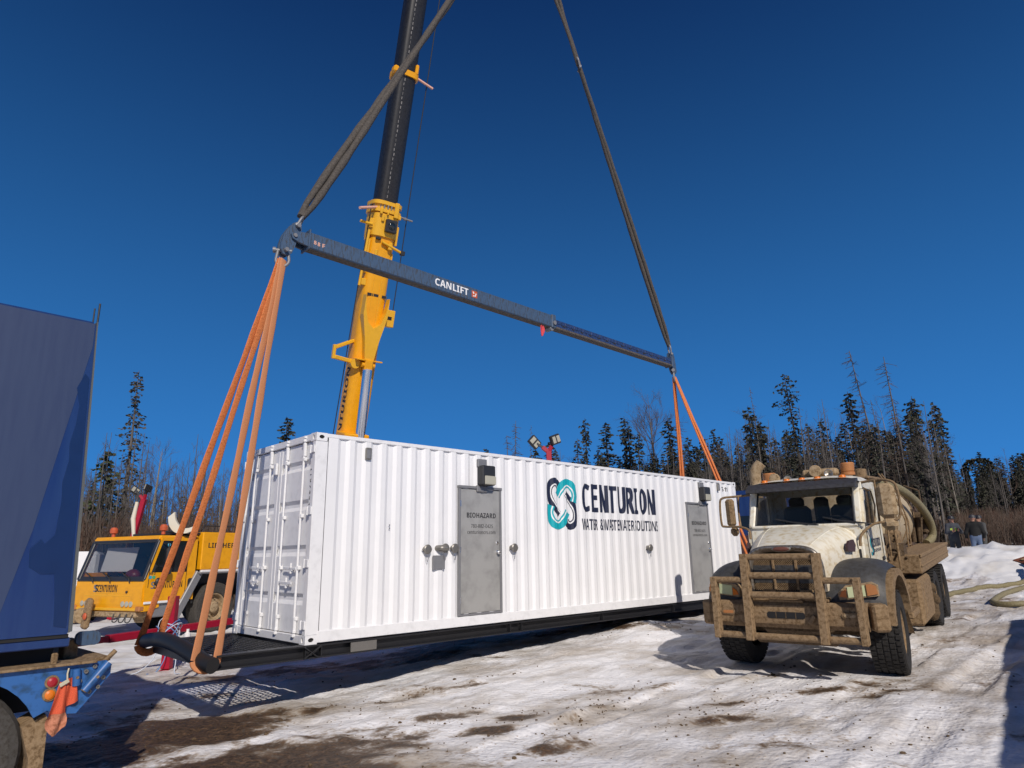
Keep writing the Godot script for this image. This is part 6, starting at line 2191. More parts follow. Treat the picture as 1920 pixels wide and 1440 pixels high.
func build_forest() -> void:
	var sp := []
	for q in [[9.0, 1.0, 0.85, 6, 0.55, 0.08, 0.30, 101], [9.0, 0.85, 0.8, 6, 0.6, 0.18, 0.42, 102], [9.0, 1.2, 0.92, 6, 0.5, 0.04, 0.20, 103], [9.0, 0.72, 0.75, 6, 0.65, 0.30, 0.58, 104], [9.0, 1.05, 0.65, 5, 0.6, 0.12, 0.25, 105]]:
		var t := tree("spruce", conifer(q[0], q[1], q[2], q[3], q[4], q[5], q[6], q[7]), M.bark, M.needles if q[7] != 105 else M.needles_grey, "crown")
		t.set_meta("tall", q[0])
		sp.append(t)
	var sn := []
	for q in [[10.0, 90, 1.0, 0.02, 201, 0.0], [10.0, 70, 0.8, -0.05, 202, 0.0], [10.0, 130, 1.25, 0.0, 203, 0.0]]:
		var t := tree("dead_spruce", snag(q[0], q[1], q[2], q[3], q[4], q[5]), M.bark_grey, M.twigs_brown, "branches")
		t.set_meta("tall", q[0])
		sn.append(t)
	var asp := []
	for q in [[8.0, 0.26, 2, 13, 301], [8.0, 0.22, 2, 15, 302], [8.0, 0.30, 2, 12, 303]]:
		var t := tree("bare_aspen", aspen(q[0], q[1], q[2], q[3], q[4]), M.bark_pale if q[4] != 302 else M.bark_grey, M.twigs_brown, "branches")
		t.set_meta("tall", q[0])
		asp.append(t)
	# trees one can tell apart
	var g := tree("spruce", conifer(13.5, 1.75, 0.62, 5, 0.45, 0.16, 0.12, 401), M.bark_grey, M.needles_grey, "crown")
	g.set_meta("tall", 13.5)
	put_tree(g, "tall_spruce", -23.2, -39.7, 13.6, "tall ragged grey spruce standing out above the wood behind the crane cab")
	var gg := tree("spruce", conifer(8.0, 2.5, 1.0, 11, 0.42, 0.05, 0.1, 402), M.bark, M.needles_green, "crown")
	gg.set_meta("tall", 8.0)
	put_tree(gg, "green_spruce", -21.9, -35.6, 7.9, "full dark green spruce beside the blue truck box, left of the tall ragged spruce")
	put_tree(sp[2], "spruce", -19.6, -56.7, 14.0, "lone spruce tip above the container's top edge, left of the yellow boom", "", 1.3)
	put_tree(sn[2], "dead_spruce", 0.19, -62.0, 12.9, "bristly thin dead spruce, farthest left of the trees above the container roof", "", 0.8)
	put_tree(sn[1], "dead_spruce", 1.6, -64.0, 12.9, "bare leaning pole of a tree left of the red twin floodlight mast", "", 0.5)
	put_tree(sp[3], "spruce", 6.86, -61.6, 12.8, "thin spruce with a tuft at its tip, right of the red twin floodlight mast", "", 0.8)
	put_tree(sp[2], "spruce", 8.5, -59.4, 11.8, "broad dark spruce crown above the word on the container, left of the big bare tree", "", 1.35)
	put_tree(sp[3], "spruce", 10.1, -59.1, 12.3, "slim club-topped spruce just left of the big bare tree", "", 0.9)
	var big := tree("bare_aspen", aspen(14.0, 0.32, 3, 20, 310), M.bark_grey, M.twigs_brown, "branches")
	big.set_meta("tall", 14.0)
	put_tree(big, "bare_tree", 12.93, -60.6, 14.6, "big bare grey tree with a round crown, left of the upright orange sling")
	put_tree(sp[0], "spruce", 13.9, -58.4, 11.8, "dense spruce touching the upright orange sling's left side", "", 1.3)
	put_tree(sn[1], "dead_spruce", 18.4, -48.8, 12.0, "needle-thin dead tree leaning left, above the truck's exhaust stack", "", -0.5)
	var clubt := tree("spruce", conifer(12.4, 1.1, 0.8, 5, 0.45, 0.20, 0.95, 403, -0.5), M.bark, M.needles, "crown")
	clubt.set_meta("tall", 12.4)
	put_tree(clubt, "club_topped_spruce", 20.8, -47.7, 12.6, "tall spruce with a thick dark club at its top, above the muddy truck's windscreen", "", -1.0)
	put_tree(sp[1], "spruce", 23.98, -46.1, 10.8, "pointed spruce just left of the tallest dead tree", "", 1.1)
	var t1 := tree("dead_spruce", snag(13.0, 130, 1.5, -0.075, 411, 0.9), M.bark_grey, M.twigs_brown, "branches")
	t1.set_meta("tall", 13.0)
	put_tree(t1, "dead_spruce", 24.6, -44.1, 13.3, "tallest dead tree, reddish and leaning left with its twigs on one side", "", -1.0)
	var t2 := tree("dead_spruce", snag(12.0, 110, 1.5, -0.01, 412, 0.5), M.bark_grey, M.twigs_brown, "branches")
	t2.set_meta("tall", 12.0)
	put_tree(t2, "dead_spruce", 25.4, -43.1, 12.5, "second tallest dead tree, upright with drooping twigs, over the truck's right mirror", "", -1.0)
	put_tree(sn[2], "dead_spruce", 26.4, -44.8, 9.6, "dead tree with short twigs, close behind the second tallest one", "", 0.6)
	put_tree(sn[0], "dead_spruce", 26.2, -42.9, 7.6, "thin bare pole at the right end of the tall stand", "", 0.4)
	put_tree(sn[1], "dead_spruce", 25.7, -45.6, 10.0, "dead tree leaning left between the two tallest dead trees", "", -0.7)
	# the one whose top hangs over
	rng.seed = 77
	var bt := MB.new()
	var bc := MB.new()
	var arc := smooth3([Vector3(0, 0, 0), Vector3(-0.2, 3.0, 0), Vector3(-0.35, 5.0, 0), Vector3(0.0, 6.05, 0), Vector3(0.75, 6.4, 0), Vector3(1.55, 6.2, 0), Vector3(1.95, 5.6, 0)], 6)
	var rr := []
	for i in arc.size():
		rr.append(lerpf(0.11, 0.03, float(i) / arc.size()))
	bt.tube(arc, rr, 6)
	for i in range(8, arc.size()):
		for k in 16:
			var a := rng.randf() * TAU
			spray(bc, arc[i] + Vector3(cos(a), 0, sin(a)) * 0.15, Vector3(cos(a) * 0.8, rng.randf_range(-0.9, 0.3), sin(a) * 0.8).normalized(), rng.randf_range(0.15, 0.34))
	var bent := tree("spruce", [bt, bc], M.bark, M.needles, "crown")
	bent.set_meta("tall", 6.4)
	put_tree(bent, "bent_spruce", 37.2, -54.3, 6.3, "spruce bent over into a hook, above the three people", "", -1.0)
	put_tree(asp[1], "bare_aspen", 39.3, -53.0, 6.8, "pale feathery bare tree near the right edge, above the snow field", "", 0.8)
	# the stand behind, copy by copy
	rng.seed = 500
	var zones := [
		# first and last azimuth (degrees right of straight ahead), nearest, farthest, count, least and greatest height, share of spruce, dead, aspen; words
		[-6.0, 18.0, 57.0, 76.0, 96, 7.4, 11.2, 0.70, 0.16, ["above the container, left of the red floodlights", "between the red floodlights and the big bare tree", "round the foot of the big bare tree", "between the orange slings at the container's far end"]],
		[17.0, 33.5, 45.0, 62.0, 78, 6.6, 9.8, 0.52, 0.16, ["between the slanting orange sling and the truck's exhaust stack", "above the muddy truck's windscreen", "behind the muddy truck's roof beacons", "round the tallest dead trees"]],
		[31.5, 42.0, 60.0, 82.0, 74, 4.7, 6.7, 0.88, 0.06, ["above the muddy truck's tank", "above the three people", "at the right edge above the snow field"]],
		[-36.5, -19.5, 36.0, 58.0, 62, 5.6, 8.2, 0.10, 0.05, ["just right of the blue truck box", "behind the slanting red mast", "behind the crane's pale roof hook", "left of the container's doors"]]]
	for q in zones:
		for i in q[4]:
			var k: float = (i + rng.randf_range(-0.4, 1.4)) / q[4]
			var a: float = deg_to_rad(lerpf(q[0], q[1], clampf(k, 0.0, 1.0)))
			var d: float = lerpf(q[2], q[3], rng.randf())
			var w := rng.randf()
			var kind := 0 if w < q[7] else (1 if w < q[7] + q[8] else 2)
			var src: Node3D = sp[rng.randi() % 5] if kind == 0 else (sn[rng.randi() % 3] if kind == 1 else asp[rng.randi() % 3])
			var h: float = rng.randf_range(q[5], q[6]) * (1.0 + 0.1 * (d - q[2]) / (q[3] - q[2])) * (0.72 if rng.randf() < 0.3 else 1.0)
			var words: Array = q[9]
			var place: String = words[clampi(int(clampf(k, 0.0, 0.999) * words.size()), 0, words.size() - 1)]
			put_tree(src, ["spruce", "dead_spruce", "bare_aspen"][kind], sin(a) * d, -cos(a) * d, h, (["low", "tall"][int(h > 0.5 * (q[5] + q[6]))] + [" dark spruce ", " dead bare spruce ", " thin bare aspen "][kind]) + place, ["spruces ", "dead trees ", "bare aspens "][kind] + place, rng.randf_range(0.85, 1.25))
	# thicket of thin stems in front of and between the trees, and the far wood
	var stem := MB.new()
	rng.seed = 600
	for i in 16:
		var a := rng.randf() * TAU
		var o := Vector3(cos(a), 0, sin(a)) * rng.randf() * 0.7
		var top := o + Vector3(rng.randf_range(-0.35, 0.35), rng.randf_range(1.0, 2.3), rng.randf_range(-0.35, 0.35))
		var k := rng.randf_range(0.6, 1.5)
		stem.col = Color(k * 1.3, k, k * 0.86) if rng.randf() < 0.75 else Color(2.6, 2.4, 2.2)
		stem.tube([o, o.lerp(top, 0.5) + Vector3(0.05, 0, 0.03), top], [0.018, 0.012, 0.004], 3, false)
		for j in 4:
			var p := o.lerp(top, rng.randf_range(0.3, 0.9))
			stem.tube([p, p + Vector3(rng.randf_range(-0.3, 0.3), rng.randf_range(0.2, 0.6), rng.randf_range(-0.3, 0.3))], [0.008, 0.003], 3, false)
	var spots := []
	for q in [[30.0, 44.0, 46.0, 70.0, 520, 0.55, 1.05], [16.0, 31.0, 42.0, 60.0, 240, 0.9, 1.7], [-38.0, -18.0, 31.0, 52.0, 620, 0.9, 2.0], [-10.0, 17.0, 52.0, 70.0, 160, 1.0, 2.0]]:
		for i in q[4]:
			var a: float = deg_to_rad(rng.randf_range(q[0], q[1]))
			var d: float = q[2] + (q[3] - q[2]) * pow(rng.randf(), 1.3)
			var x := sin(a) * d
			var z := -cos(a) * d
			var s: float = rng.randf_range(q[5], q[6])
			spots.append(Transform3D(Basis(Vector3.UP, rng.randf() * TAU).scaled(Vector3(s, s, s)), Vector3(x, land(x, z) - 0.05, z)))
	scatter("undergrowth", stem, M.twigs_brown, spots, "brown leafless thicket along the foot of the forest")
	var wood := []
	for q in [[15.0, 32.0, 60.0, 100.0, 460, 6.6, 9.4], [30.0, 45.0, 70.0, 110.0, 420, 5.0, 7.2], [-8.0, 18.0, 64.0, 100.0, 560, 6.8, 10.0], [-60.0, -17.0, 58.0, 100.0, 120, 6.0, 8.0], [45.0, 75.0, 60.0, 110.0, 120, 6.0, 8.0]]:
		for i in q[4]:
			var a: float = deg_to_rad(rng.randf_range(q[0], q[1]))
			var d: float = rng.randf_range(q[2], q[3])
			var x := sin(a) * d
			var z := -cos(a) * d
			var s: float = rng.randf_range(q[5], q[6]) / 9.0
			wood.append(Transform3D(Basis(Vector3.UP, rng.randf() * TAU).scaled(Vector3(s * 1.15, s, s * 1.15)), Vector3(x, land(x, z) - 0.1, z)))
	var far := conifer(9.0, 0.75, 0.8, 4, 0.55, 0.08, 0.3, 700)
	var both: MB = far[1]
	both.col = Color(1, 1, 1)
	both.tube([Vector3(0, 0, 0), Vector3(0, 8.5, 0)], [0.12, 0.02], 5)
	var thin := []
	for q in [[-8.0, 17.0, 56.0, 80.0, 120], [16.0, 33.0, 46.0, 66.0, 170], [31.0, 43.0, 58.0, 80.0, 60], [-38.0, -18.0, 34.0, 60.0, 60]]:
		for i in q[4]:
			var a: float = deg_to_rad(rng.randf_range(q[0], q[1]))
			var d: float = rng.randf_range(q[2], q[3])
			var s: float = rng.randf_range(0.65, 1.12) * (0.7 if q[0] > 30.0 else 1.0)
			thin.append(Transform3D(Basis(Vector3.UP, rng.randf() * TAU).scaled(Vector3(s, s, s)), Vector3(sin(a) * d, land(sin(a) * d, -cos(a) * d) - 0.1, -cos(a) * d)))
	var bare := aspen(8.5, 0.20, 2, 12, 720)
	var bm: MB = bare[1]
	bm.tube([Vector3(0, 0, 0), Vector3(0.1, 4, 0), Vector3(0, 8.5, 0)], [0.075, 0.05, 0.01], 5, false)
	scatter("bare_forest", bm, M.bark_grey, thin, "grey haze of bare thin trees among the spruces")
	scatter("far_forest", both, M.needles, wood, "dark mass of spruces deep in the forest")

func scatter(called: String, mb: MB, m: Material, spots: Array, label: String) -> void:
	var mm := MultiMesh.new()
	mm.transform_format = MultiMesh.TRANSFORM_3D
	mm.mesh = mb.mesh()
	mm.mesh.surface_set_material(0, m)
	mm.instance_count = spots.size()
	for i in spots.size():
		mm.set_instance_transform(i, spots[i])
	var o := MultiMeshInstance3D.new()
	o.name = called
	o.multimesh = mm
	o.set_meta("kind", "stuff")
	o.set_meta("label", label)
	add_child(o)

# ------------------------------------------------------------------ things about the yard
func on_ground(x: float, z: float, up := 0.0) -> Vector3:
	return Vector3(x, ground_y(x, z) + up, z)

func light_mast(label: String, foot: Vector3, top: Vector3, heads: Array, strap: bool, big := 1.0) -> void:
	var o := thing("light_mast", label, "light mast", foot, Vector3.ZERO, "red light masts")
	var b := MB.new()
	var t := top - foot
	b.span(Vector3.ZERO, t, 0.21 * (0.4 + 0.6 * big), 0.21 * (0.4 + 0.6 * big), 0.01)
	for h in heads:
		b.span(t - Vector3(0, 0.05, 0), t + (h[0] - top) * 0.45, 0.16 * big, 0.16 * big, 0.01)
	part("mast", b, M.red_post, o)
	if strap:
		b = MB.new()
		b.tube([t + Vector3(-0.18, -0.1, 0.1), t + Vector3(-0.24, -0.7, 0.12), t + Vector3(-0.14, -1.3, 0.14), t + Vector3(-0.06, -2.2, 0.14)], [0.06, 0.085, 0.06, 0.04], 8)
		part("cable_bundle", b, M.ivory, o)
	for h in heads:
		b = MB.new()
		var at: Vector3 = h[0] - foot
		b.span(t + (h[0] - top) * 0.4, at, 0.09, 0.09, 0.01)
		b.box(at, Vector3(0.50, 0.40, 0.14) * big, 0.03, h[1])
		for k in 5:
			b.box(at + h[1] * Vector3(-0.2 + 0.1 * k, 0, -0.09) * big, Vector3(0.02, 0.36, 0.06) * big, 0.0, h[1])
		var hd := part("floodlight", b, M.dark_plastic, o)
		for s in [-1.0, 1.0]:
			b = MB.new()
			b.box(at + h[1] * Vector3(0.12 * s, 0, 0.072) * big, Vector3(0.17, 0.27, 0.012) * big, 0.002, h[1])
			part("lamp_panel", b, M.lamp_glass, hd)

func build_yard() -> void:
	mat("ivory", lin(0.66, 0.60, 0.48), 0.6)
	light_mast("short red mast with two floodlights behind the container's roof, left of the forest", Vector3(1.5, 0.3, -27.0), Vector3(1.46, 5.75, -27.0), [[Vector3(0.88, 6.12, -26.95), Basis(Vector3.UP, 0.5) * Basis(Vector3(0, 0, 1), -0.75) * Basis(Vector3.RIGHT, 0.1)], [Vector3(1.74, 6.22, -26.95), Basis(Vector3.UP, 0.7) * Basis(Vector3(0, 0, 1), 0.35)]], false)
	light_mast("slanting red mast with a pale cable bundle rising behind the yellow crane cab", Vector3(-14.2, -0.3, -24.4), Vector3(-13.55, 3.85, -24.48), [[Vector3(-13.86, 4.18, -24.38), Basis(Vector3.UP, 0.9) * Basis(Vector3(0, 0, 1), -0.5)], [Vector3(-13.42, 4.25, -24.4), Basis(Vector3.UP, -2.0) * Basis(Vector3(0, 0, 1), 0.3)]], true, 0.62)
	# red drawbar on its jack, with cable wound round
	var o := thing("red_drawbar", "bright red drawbar on a jack post wound with pale cables, behind the orange slings", "trailer", Vector3(-6.56, -0.35, -13.3))
	var b := MB.new()
	var A := Vector3(-7.10, 0.38, -12.2) - o.position
	var B := Vector3(-6.20, 0.38, -15.2) - o.position
	b.span(A, B, 0.14, 0.13, 0.01)
	b.span(A.lerp(B, -0.35), A, 0.10, 0.10, 0.01)
	part("beam", b, M.red_post, o)
	b = MB.new()
	b.box(Vector3(0, 0.72, 0), Vector3(0.16, 1.30, 0.16), 0.01)
	b.box(Vector3(0, 0.03, 0), Vector3(0.19, 0.06, 0.19), 0.01)
	part("jack_post", b, M.red_post, o)
	b = MB.new()
	b.lathe([Vector2(0.06, 0), Vector2(0.06, 0.1), Vector2(0.03, 0.12), Vector2(0.03, 0.18), Vector2(0.0, 0.18)], B * 0.6 + A * 0.4 + Vector3(0.05, -0.20, 0.1), Vector3.UP, 10)
	part("pin_handle", b, M.white_steel, o)
	for k in 7:
		b = MB.new()
		var p := []
		for i in 15:
			var a := TAU * i / 14.0
			p.append(Vector3(cos(a) * (0.20 + 0.03 * sin(k * 2.0)), 0.62 + 0.05 * (k % 4) + 0.22 * sin(a + k * 1.3), sin(a) * 0.18 + 0.06))
		b.tube(p, 0.009, 5, false)
		part("cable_coil", b, M.cable_white if k % 2 else M.cable_blue, o)
	for k in 3:
		b = MB.new()
		b.tube(smooth3([Vector3(0.1 - 0.12 * k, 0.62, 0.15), Vector3(0.25 - 0.2 * k, 0.3, 0.2), Vector3(0.3 - 0.35 * k, 0.05, 0.3), Vector3(0.5 - 0.6 * k, 0.06, 0.5)], 5), 0.009, 5)
		part("hanging_cable", b, M.cable_blue if k == 1 else M.cable_white, o)
	# pale trailer seen past the blue box
	o = thing("white_trailer", "white enclosed trailer just visible between the blue truck box and the yellow cab", "trailer", Vector3(-15.9, -0.32, -24.2), Vector3(0, 0.5, 0))
	b = MB.new()
	b.box(Vector3(0, 1.45, 0), Vector3(2.2, 1.75, 4.2), 0.10)
	part("body", b, M.white_paint, o)
	b = MB.new()
	b.box(Vector3(0, 0.5, 0), Vector3(1.9, 0.12, 4.3), 0.02)
	part("chassis", b, M.dark_plastic, o)
	for s in [-1.0, 1.0]:
		for z in [-0.45, 0.45]:
			b = MB.new()
			tyre(b, Vector3(s * 1.0, 0.36, z), Vector3(s, 0, 0), 0.36, 0.22)
			part("wheel", b, M.rubber, o)
	# dark blue truck beyond the container's far end
	o = thing("parked_truck", "dark blue truck half hidden between the container's far end and the muddy truck", "truck", on_ground(8.1, -23.4), Vector3(0, -0.55, 0))
	b = MB.new()
	b.box(Vector3(0, 2.65, -1.0), Vector3(2.3, 1.0, 2.2), 0.12)
	b.box(Vector3(0, 1.2, -0.6), Vector3(2.3, 1.2, 3.2), 0.10)
	part("cab", b, M.box_navy, o)
	b = MB.new()
	b.box(Vector3(0, 2.05, 0.12), Vector3(2.1, 0.62, 0.05), 0.02, Basis(Vector3.RIGHT, -0.2))
	part("windscreen", b, M.dark_glass, o)
	b = MB.new()
	b.box(Vector3(0, 1.2, 1.02), Vector3(1.2, 0.8, 0.06), 0.02)
	part("grille", b, M.vent_maroon, o)
	b = MB.new()
	b.box(Vector3(0, 0.6, 1.05), Vector3(2.3, 0.3, 0.2), 0.04)
	part("bumper", b, M.grey_metal, o)
	b = MB.new()
	b.box(Vector3(0, 1.0, -4.5), Vector3(2.3, 0.5, 5.0), 0.03)
	part("bed", b, M.dark_plastic, o)
	b = MB.new()
	b.cyl(Vector3(-0.5, 3.15, 0.15), Vector3(-0.5, 3.15, -0.5), 0.06, 0.03, 10)
	part("air_horn", b, M.chrome, o)
	for s in [-1.0, 1.0]:
		for z in [0.3, -5.0]:
			b = MB.new()
			tyre(b, Vector3(s * 1.0, 0.5, z), Vector3(s, 0, 0), 0.5, 0.3)
			part("wheel", b, M.rubber, o)
	# hoses over the snow at the right
	for k in 2:
		var pts := []
		var plan := [[9.2, -16.2], [11.0, -17.6], [12.3, -18.6], [13.3, -19.0], [14.3, -19.4], [14.9, -19.8], [15.1, -20.2]] if k == 0 else [[15.4, -20.4], [15.0, -19.4], [13.9, -18.6], [12.3, -17.4], [11.2, -16.3], [10.75, -15.6], [11.2, -15.2], [12.6, -15.4], [15.0, -16.0]]
		for q in plan:
			pts.append(on_ground(q[0], q[1], 0.05 + (0.25 if k == 0 and q[0] > 14.8 else 0.0)))
		b = MB.new()
		var line := smooth3(pts, 7)
		for i in line.size():
			line[i].y = maxf(line[i].y, ground_y(line[i].x, line[i].z) + 0.05)
		b.tube(line, 0.062, 10)
		var h := part("drain_hose", b, M.hose)
		tag(h, ["olive hose running from behind the muddy truck's rear wheels up to the green fitting", "olive hose bent in a U on the snow in front of the snow bank"][k], "hose", "hoses on the snow")
	o = thing("green_fitting", "green pipe fitting at the hose's end, on the snow bank", "pipe fitting", on_ground(15.35, -20.3))
	b = MB.new()
	b.lathe([Vector2(0.11, -0.25), Vector2(0.16, -0.22), Vector2(0.16, -0.12), Vector2(0.12, -0.08), Vector2(0.12, 0.2), Vector2(0.17, 0.22), Vector2(0.17, 0.3), Vector2(0, 0.3)], Vector3(0.15, 0.28, 0), Vector3(1, 0.1, 0.1), 16)
	part("body", b, M.fitting_green, o)
	b = MB.new()
	b.cyl(Vector3(0.2, 0.3, 0), Vector3(0.2, 0.55, 0), 0.03, -1, 8)
	b.box(Vector3(0.2, 0.56, 0), Vector3(0.3, 0.03, 0.05), 0.01)
	part("lever", b, M.grey_metal, o)
	o = thing("rusty_hatch", "flat rust-brown hatch lid lying on the snow bank by the green fitting", "hatch", on_ground(15.75, -20.9, 0.02))
	var gn := (on_ground(15.75, -20.5) - on_ground(15.75, -21.3)).cross(on_ground(16.2, -20.9) - on_ground(15.3, -20.9)).normalized()
	o.basis = Basis(Quaternion(Vector3.UP, gn)) * Basis(Vector3.UP, 0.3)
	b = MB.new()
	b.box(Vector3(0, 0, 0), Vector3(1.1, 0.05, 0.42), 0.02)
	part("lid", b, M.rust_brown, o)
	b = MB.new()
	b.box(Vector3(0, 0.06, 0.0), Vector3(1.0, 0.04, 0.06), 0.01)
	b.cyl(Vector3(-0.25, 0.06, 0.12), Vector3(0.25, 0.06, 0.12), 0.025, -1, 8)
	part("lid_bar", b, M.mud, o)
	# long trailer to the right of the camera, whose shadow lies along the edge
	o = thing("grey_trailer", "long plain grey trailer standing just outside the right edge, seen by its shadow", "trailer", Vector3(7.95, 0.0, -4.05), Vector3(0, -0.585, 0))
	b = MB.new()
	b.box(Vector3(0, 1.75, 0), Vector3(2.4, 1.9, 13.5), 0.03)
	part("body", b, M.trailer_grey, o)
	b = MB.new()
	b.box(Vector3(0, 0.70, 0), Vector3(1.2, 0.2, 13.2), 0.02)
	part("chassis", b, M.dark_plastic, o)
	for z in [-4.6, -5.8]:
		for s in [-1.0, 1.0]:
			b = MB.new()
			tyre(b, Vector3(s * 0.95, 0.45, z), Vector3(s, 0, 0), 0.5, 0.5)
			part("wheel", b, M.rubber, o)
	# loose clods on the snow
	b = MB.new()
	rng.seed = 900
	for i in 900:
		var q: Array = MUD[rng.randi() % MUD.size()]
		var u := rng.randfn(0.0, 0.8) * float(q[2])
		var v := rng.randfn(0.0, 0.9) * float(q[3])
		var x: float = q[0] + u * 0.71 + v * 0.70
		var z: float = q[1] - u * 0.70 + v * 0.71
		var s := rng.randf_range(0.004, 0.013) * (1.8 if rng.randf() < 0.06 else 1.0)
		b.ball(on_ground(x, z, s * 0.3), Vector3(s * rng.randf_range(0.8, 1.7), s * 0.8, s * rng.randf_range(0.8, 1.5)), 5, 4)
	var cl := part("mud_clods", b, M.mud_dark)
	cl.set_meta("kind", "stuff")
	cl.set_meta("label", "small brown clods of mud strewn over the snow")

# ------------------------------------------------------------------ people: one continuous body meshed from its bones
func body(bones: Array, lo: Vector3, hi: Vector3, cell: float, k: float) -> MB:
	var n := Vector3i(((hi - lo) / cell).ceil()) + Vector3i.ONE
	var total := n.x * n.y * n.z
	var acc := PackedFloat32Array()
	var best := PackedFloat32Array()
	var who := PackedByteArray()
	acc.resize(total)
	best.resize(total)
	best.fill(1e9)
	who.resize(total)
	for bi in bones.size():
		var q: Array = bones[bi]
		var a: Vector3 = q[0]
		var b: Vector3 = q[1]
		var ra: float = q[2]
		var rb: float = q[3]
		var sq: float = q[5] if q.size() > 5 else 1.0     # flattening front to back
		var R := maxf(ra, rb) + 0.11
		var p0 := Vector3i(((a.min(b) - Vector3.ONE * R - lo) / cell).floor()).clamp(Vector3i.ZERO, n - Vector3i.ONE)
		var p1 := Vector3i(((a.max(b) + Vector3.ONE * R - lo) / cell).ceil()).clamp(Vector3i.ZERO, n - Vector3i.ONE)
		var ab := b - a
		ab.z /= sq
		var l2 := maxf(ab.length_squared(), 1e-9)
		for z in range(p0.z, p1.z + 1):
			for y in range(p0.y, p1.y + 1):
				for x in range(p0.x, p1.x + 1):
					var p := lo + Vector3(x, y, z) * cell - a
					p.z /= sq
					var t := clampf(p.dot(ab) / l2, 0.0, 1.0)
					var d := (p - ab * t).length() - lerpf(ra, rb, t)
					var i := (z * n.y + y) * n.x + x
					acc[i] += exp(-k * d)
					if d < best[i]:
						best[i] = d
						who[i] = bi
	var f := PackedFloat32Array()
	f.resize(total)
	for i in total:
		f[i] = -log(acc[i]) / k if acc[i] > 1e-12 else 1.0
	var id := {}
	var V := PackedVector3Array()
	var N := PackedVector3Array()
	var C := []
	var nx := n.x
	var nxy := n.x * n.y
	for z in n.z - 1:
		for y in n.y - 1:
			for x in n.x - 1:
				var i := z * nxy + y * nx + x
				var neg := 0
				for c in 8:
					if f[i + (c & 1) + ((c >> 1) & 1) * nx + (c >> 2) * nxy] < 0.0:
						neg += 1
				if neg == 0 or neg == 8:
					continue
				var s := Vector3()
				var cnt := 0
				for c in 8:
					for ax in 3:
						if c & (1 << ax):
							continue
						var o0 := Vector3i(c & 1, (c >> 1) & 1, c >> 2)
						var o1 := o0
						o1[ax] += 1
						var fa := f[i + o0.x + o0.y * nx + o0.z * nxy]
						var fb := f[i + o1.x + o1.y * nx + o1.z * nxy]
						if (fa < 0.0) != (fb < 0.0):
							s += Vector3(o0).lerp(Vector3(o1), fa / (fa - fb))
							cnt += 1
				id[i] = V.size()
				V.append(lo + (Vector3(x, y, z) + s / cnt) * cell)
				N.append(Vector3(f[i + 1] - f[i] + f[i + 1 + nx] - f[i + nx], f[i + nx] - f[i] + f[i + nx + 1] - f[i + 1], f[i + nxy] - f[i] + f[i + nxy + nx] - f[i + nx]).normalized())
				C.append(bones[who[i]][4])
	var m := MB.new()
	var keys := id.keys()
	for i in keys:
		for ax in 3:
			var st: int = [1, nx, nxy][ax]
			var u: int = [nx, nxy, 1][ax]
			var w: int = [nxy, 1, nx][ax]
			if (f[i] < 0.0) == (f[i + st] < 0.0):
				continue
			if not (id.has(i - u) and id.has(i - w) and id.has(i - u - w)):
				continue
			var q := [id[i], id[i - u], id[i - u - w], id[i - w]]
			for t in [[0, 1, 2], [0, 2, 3]]:
				m.col = C[q[t[0]]]
				m.tri(V[q[t[0]]], V[q[t[1]]], V[q[t[2]]], N[q[t[0]]], N[q[t[1]]], N[q[t[2]]])
	return m

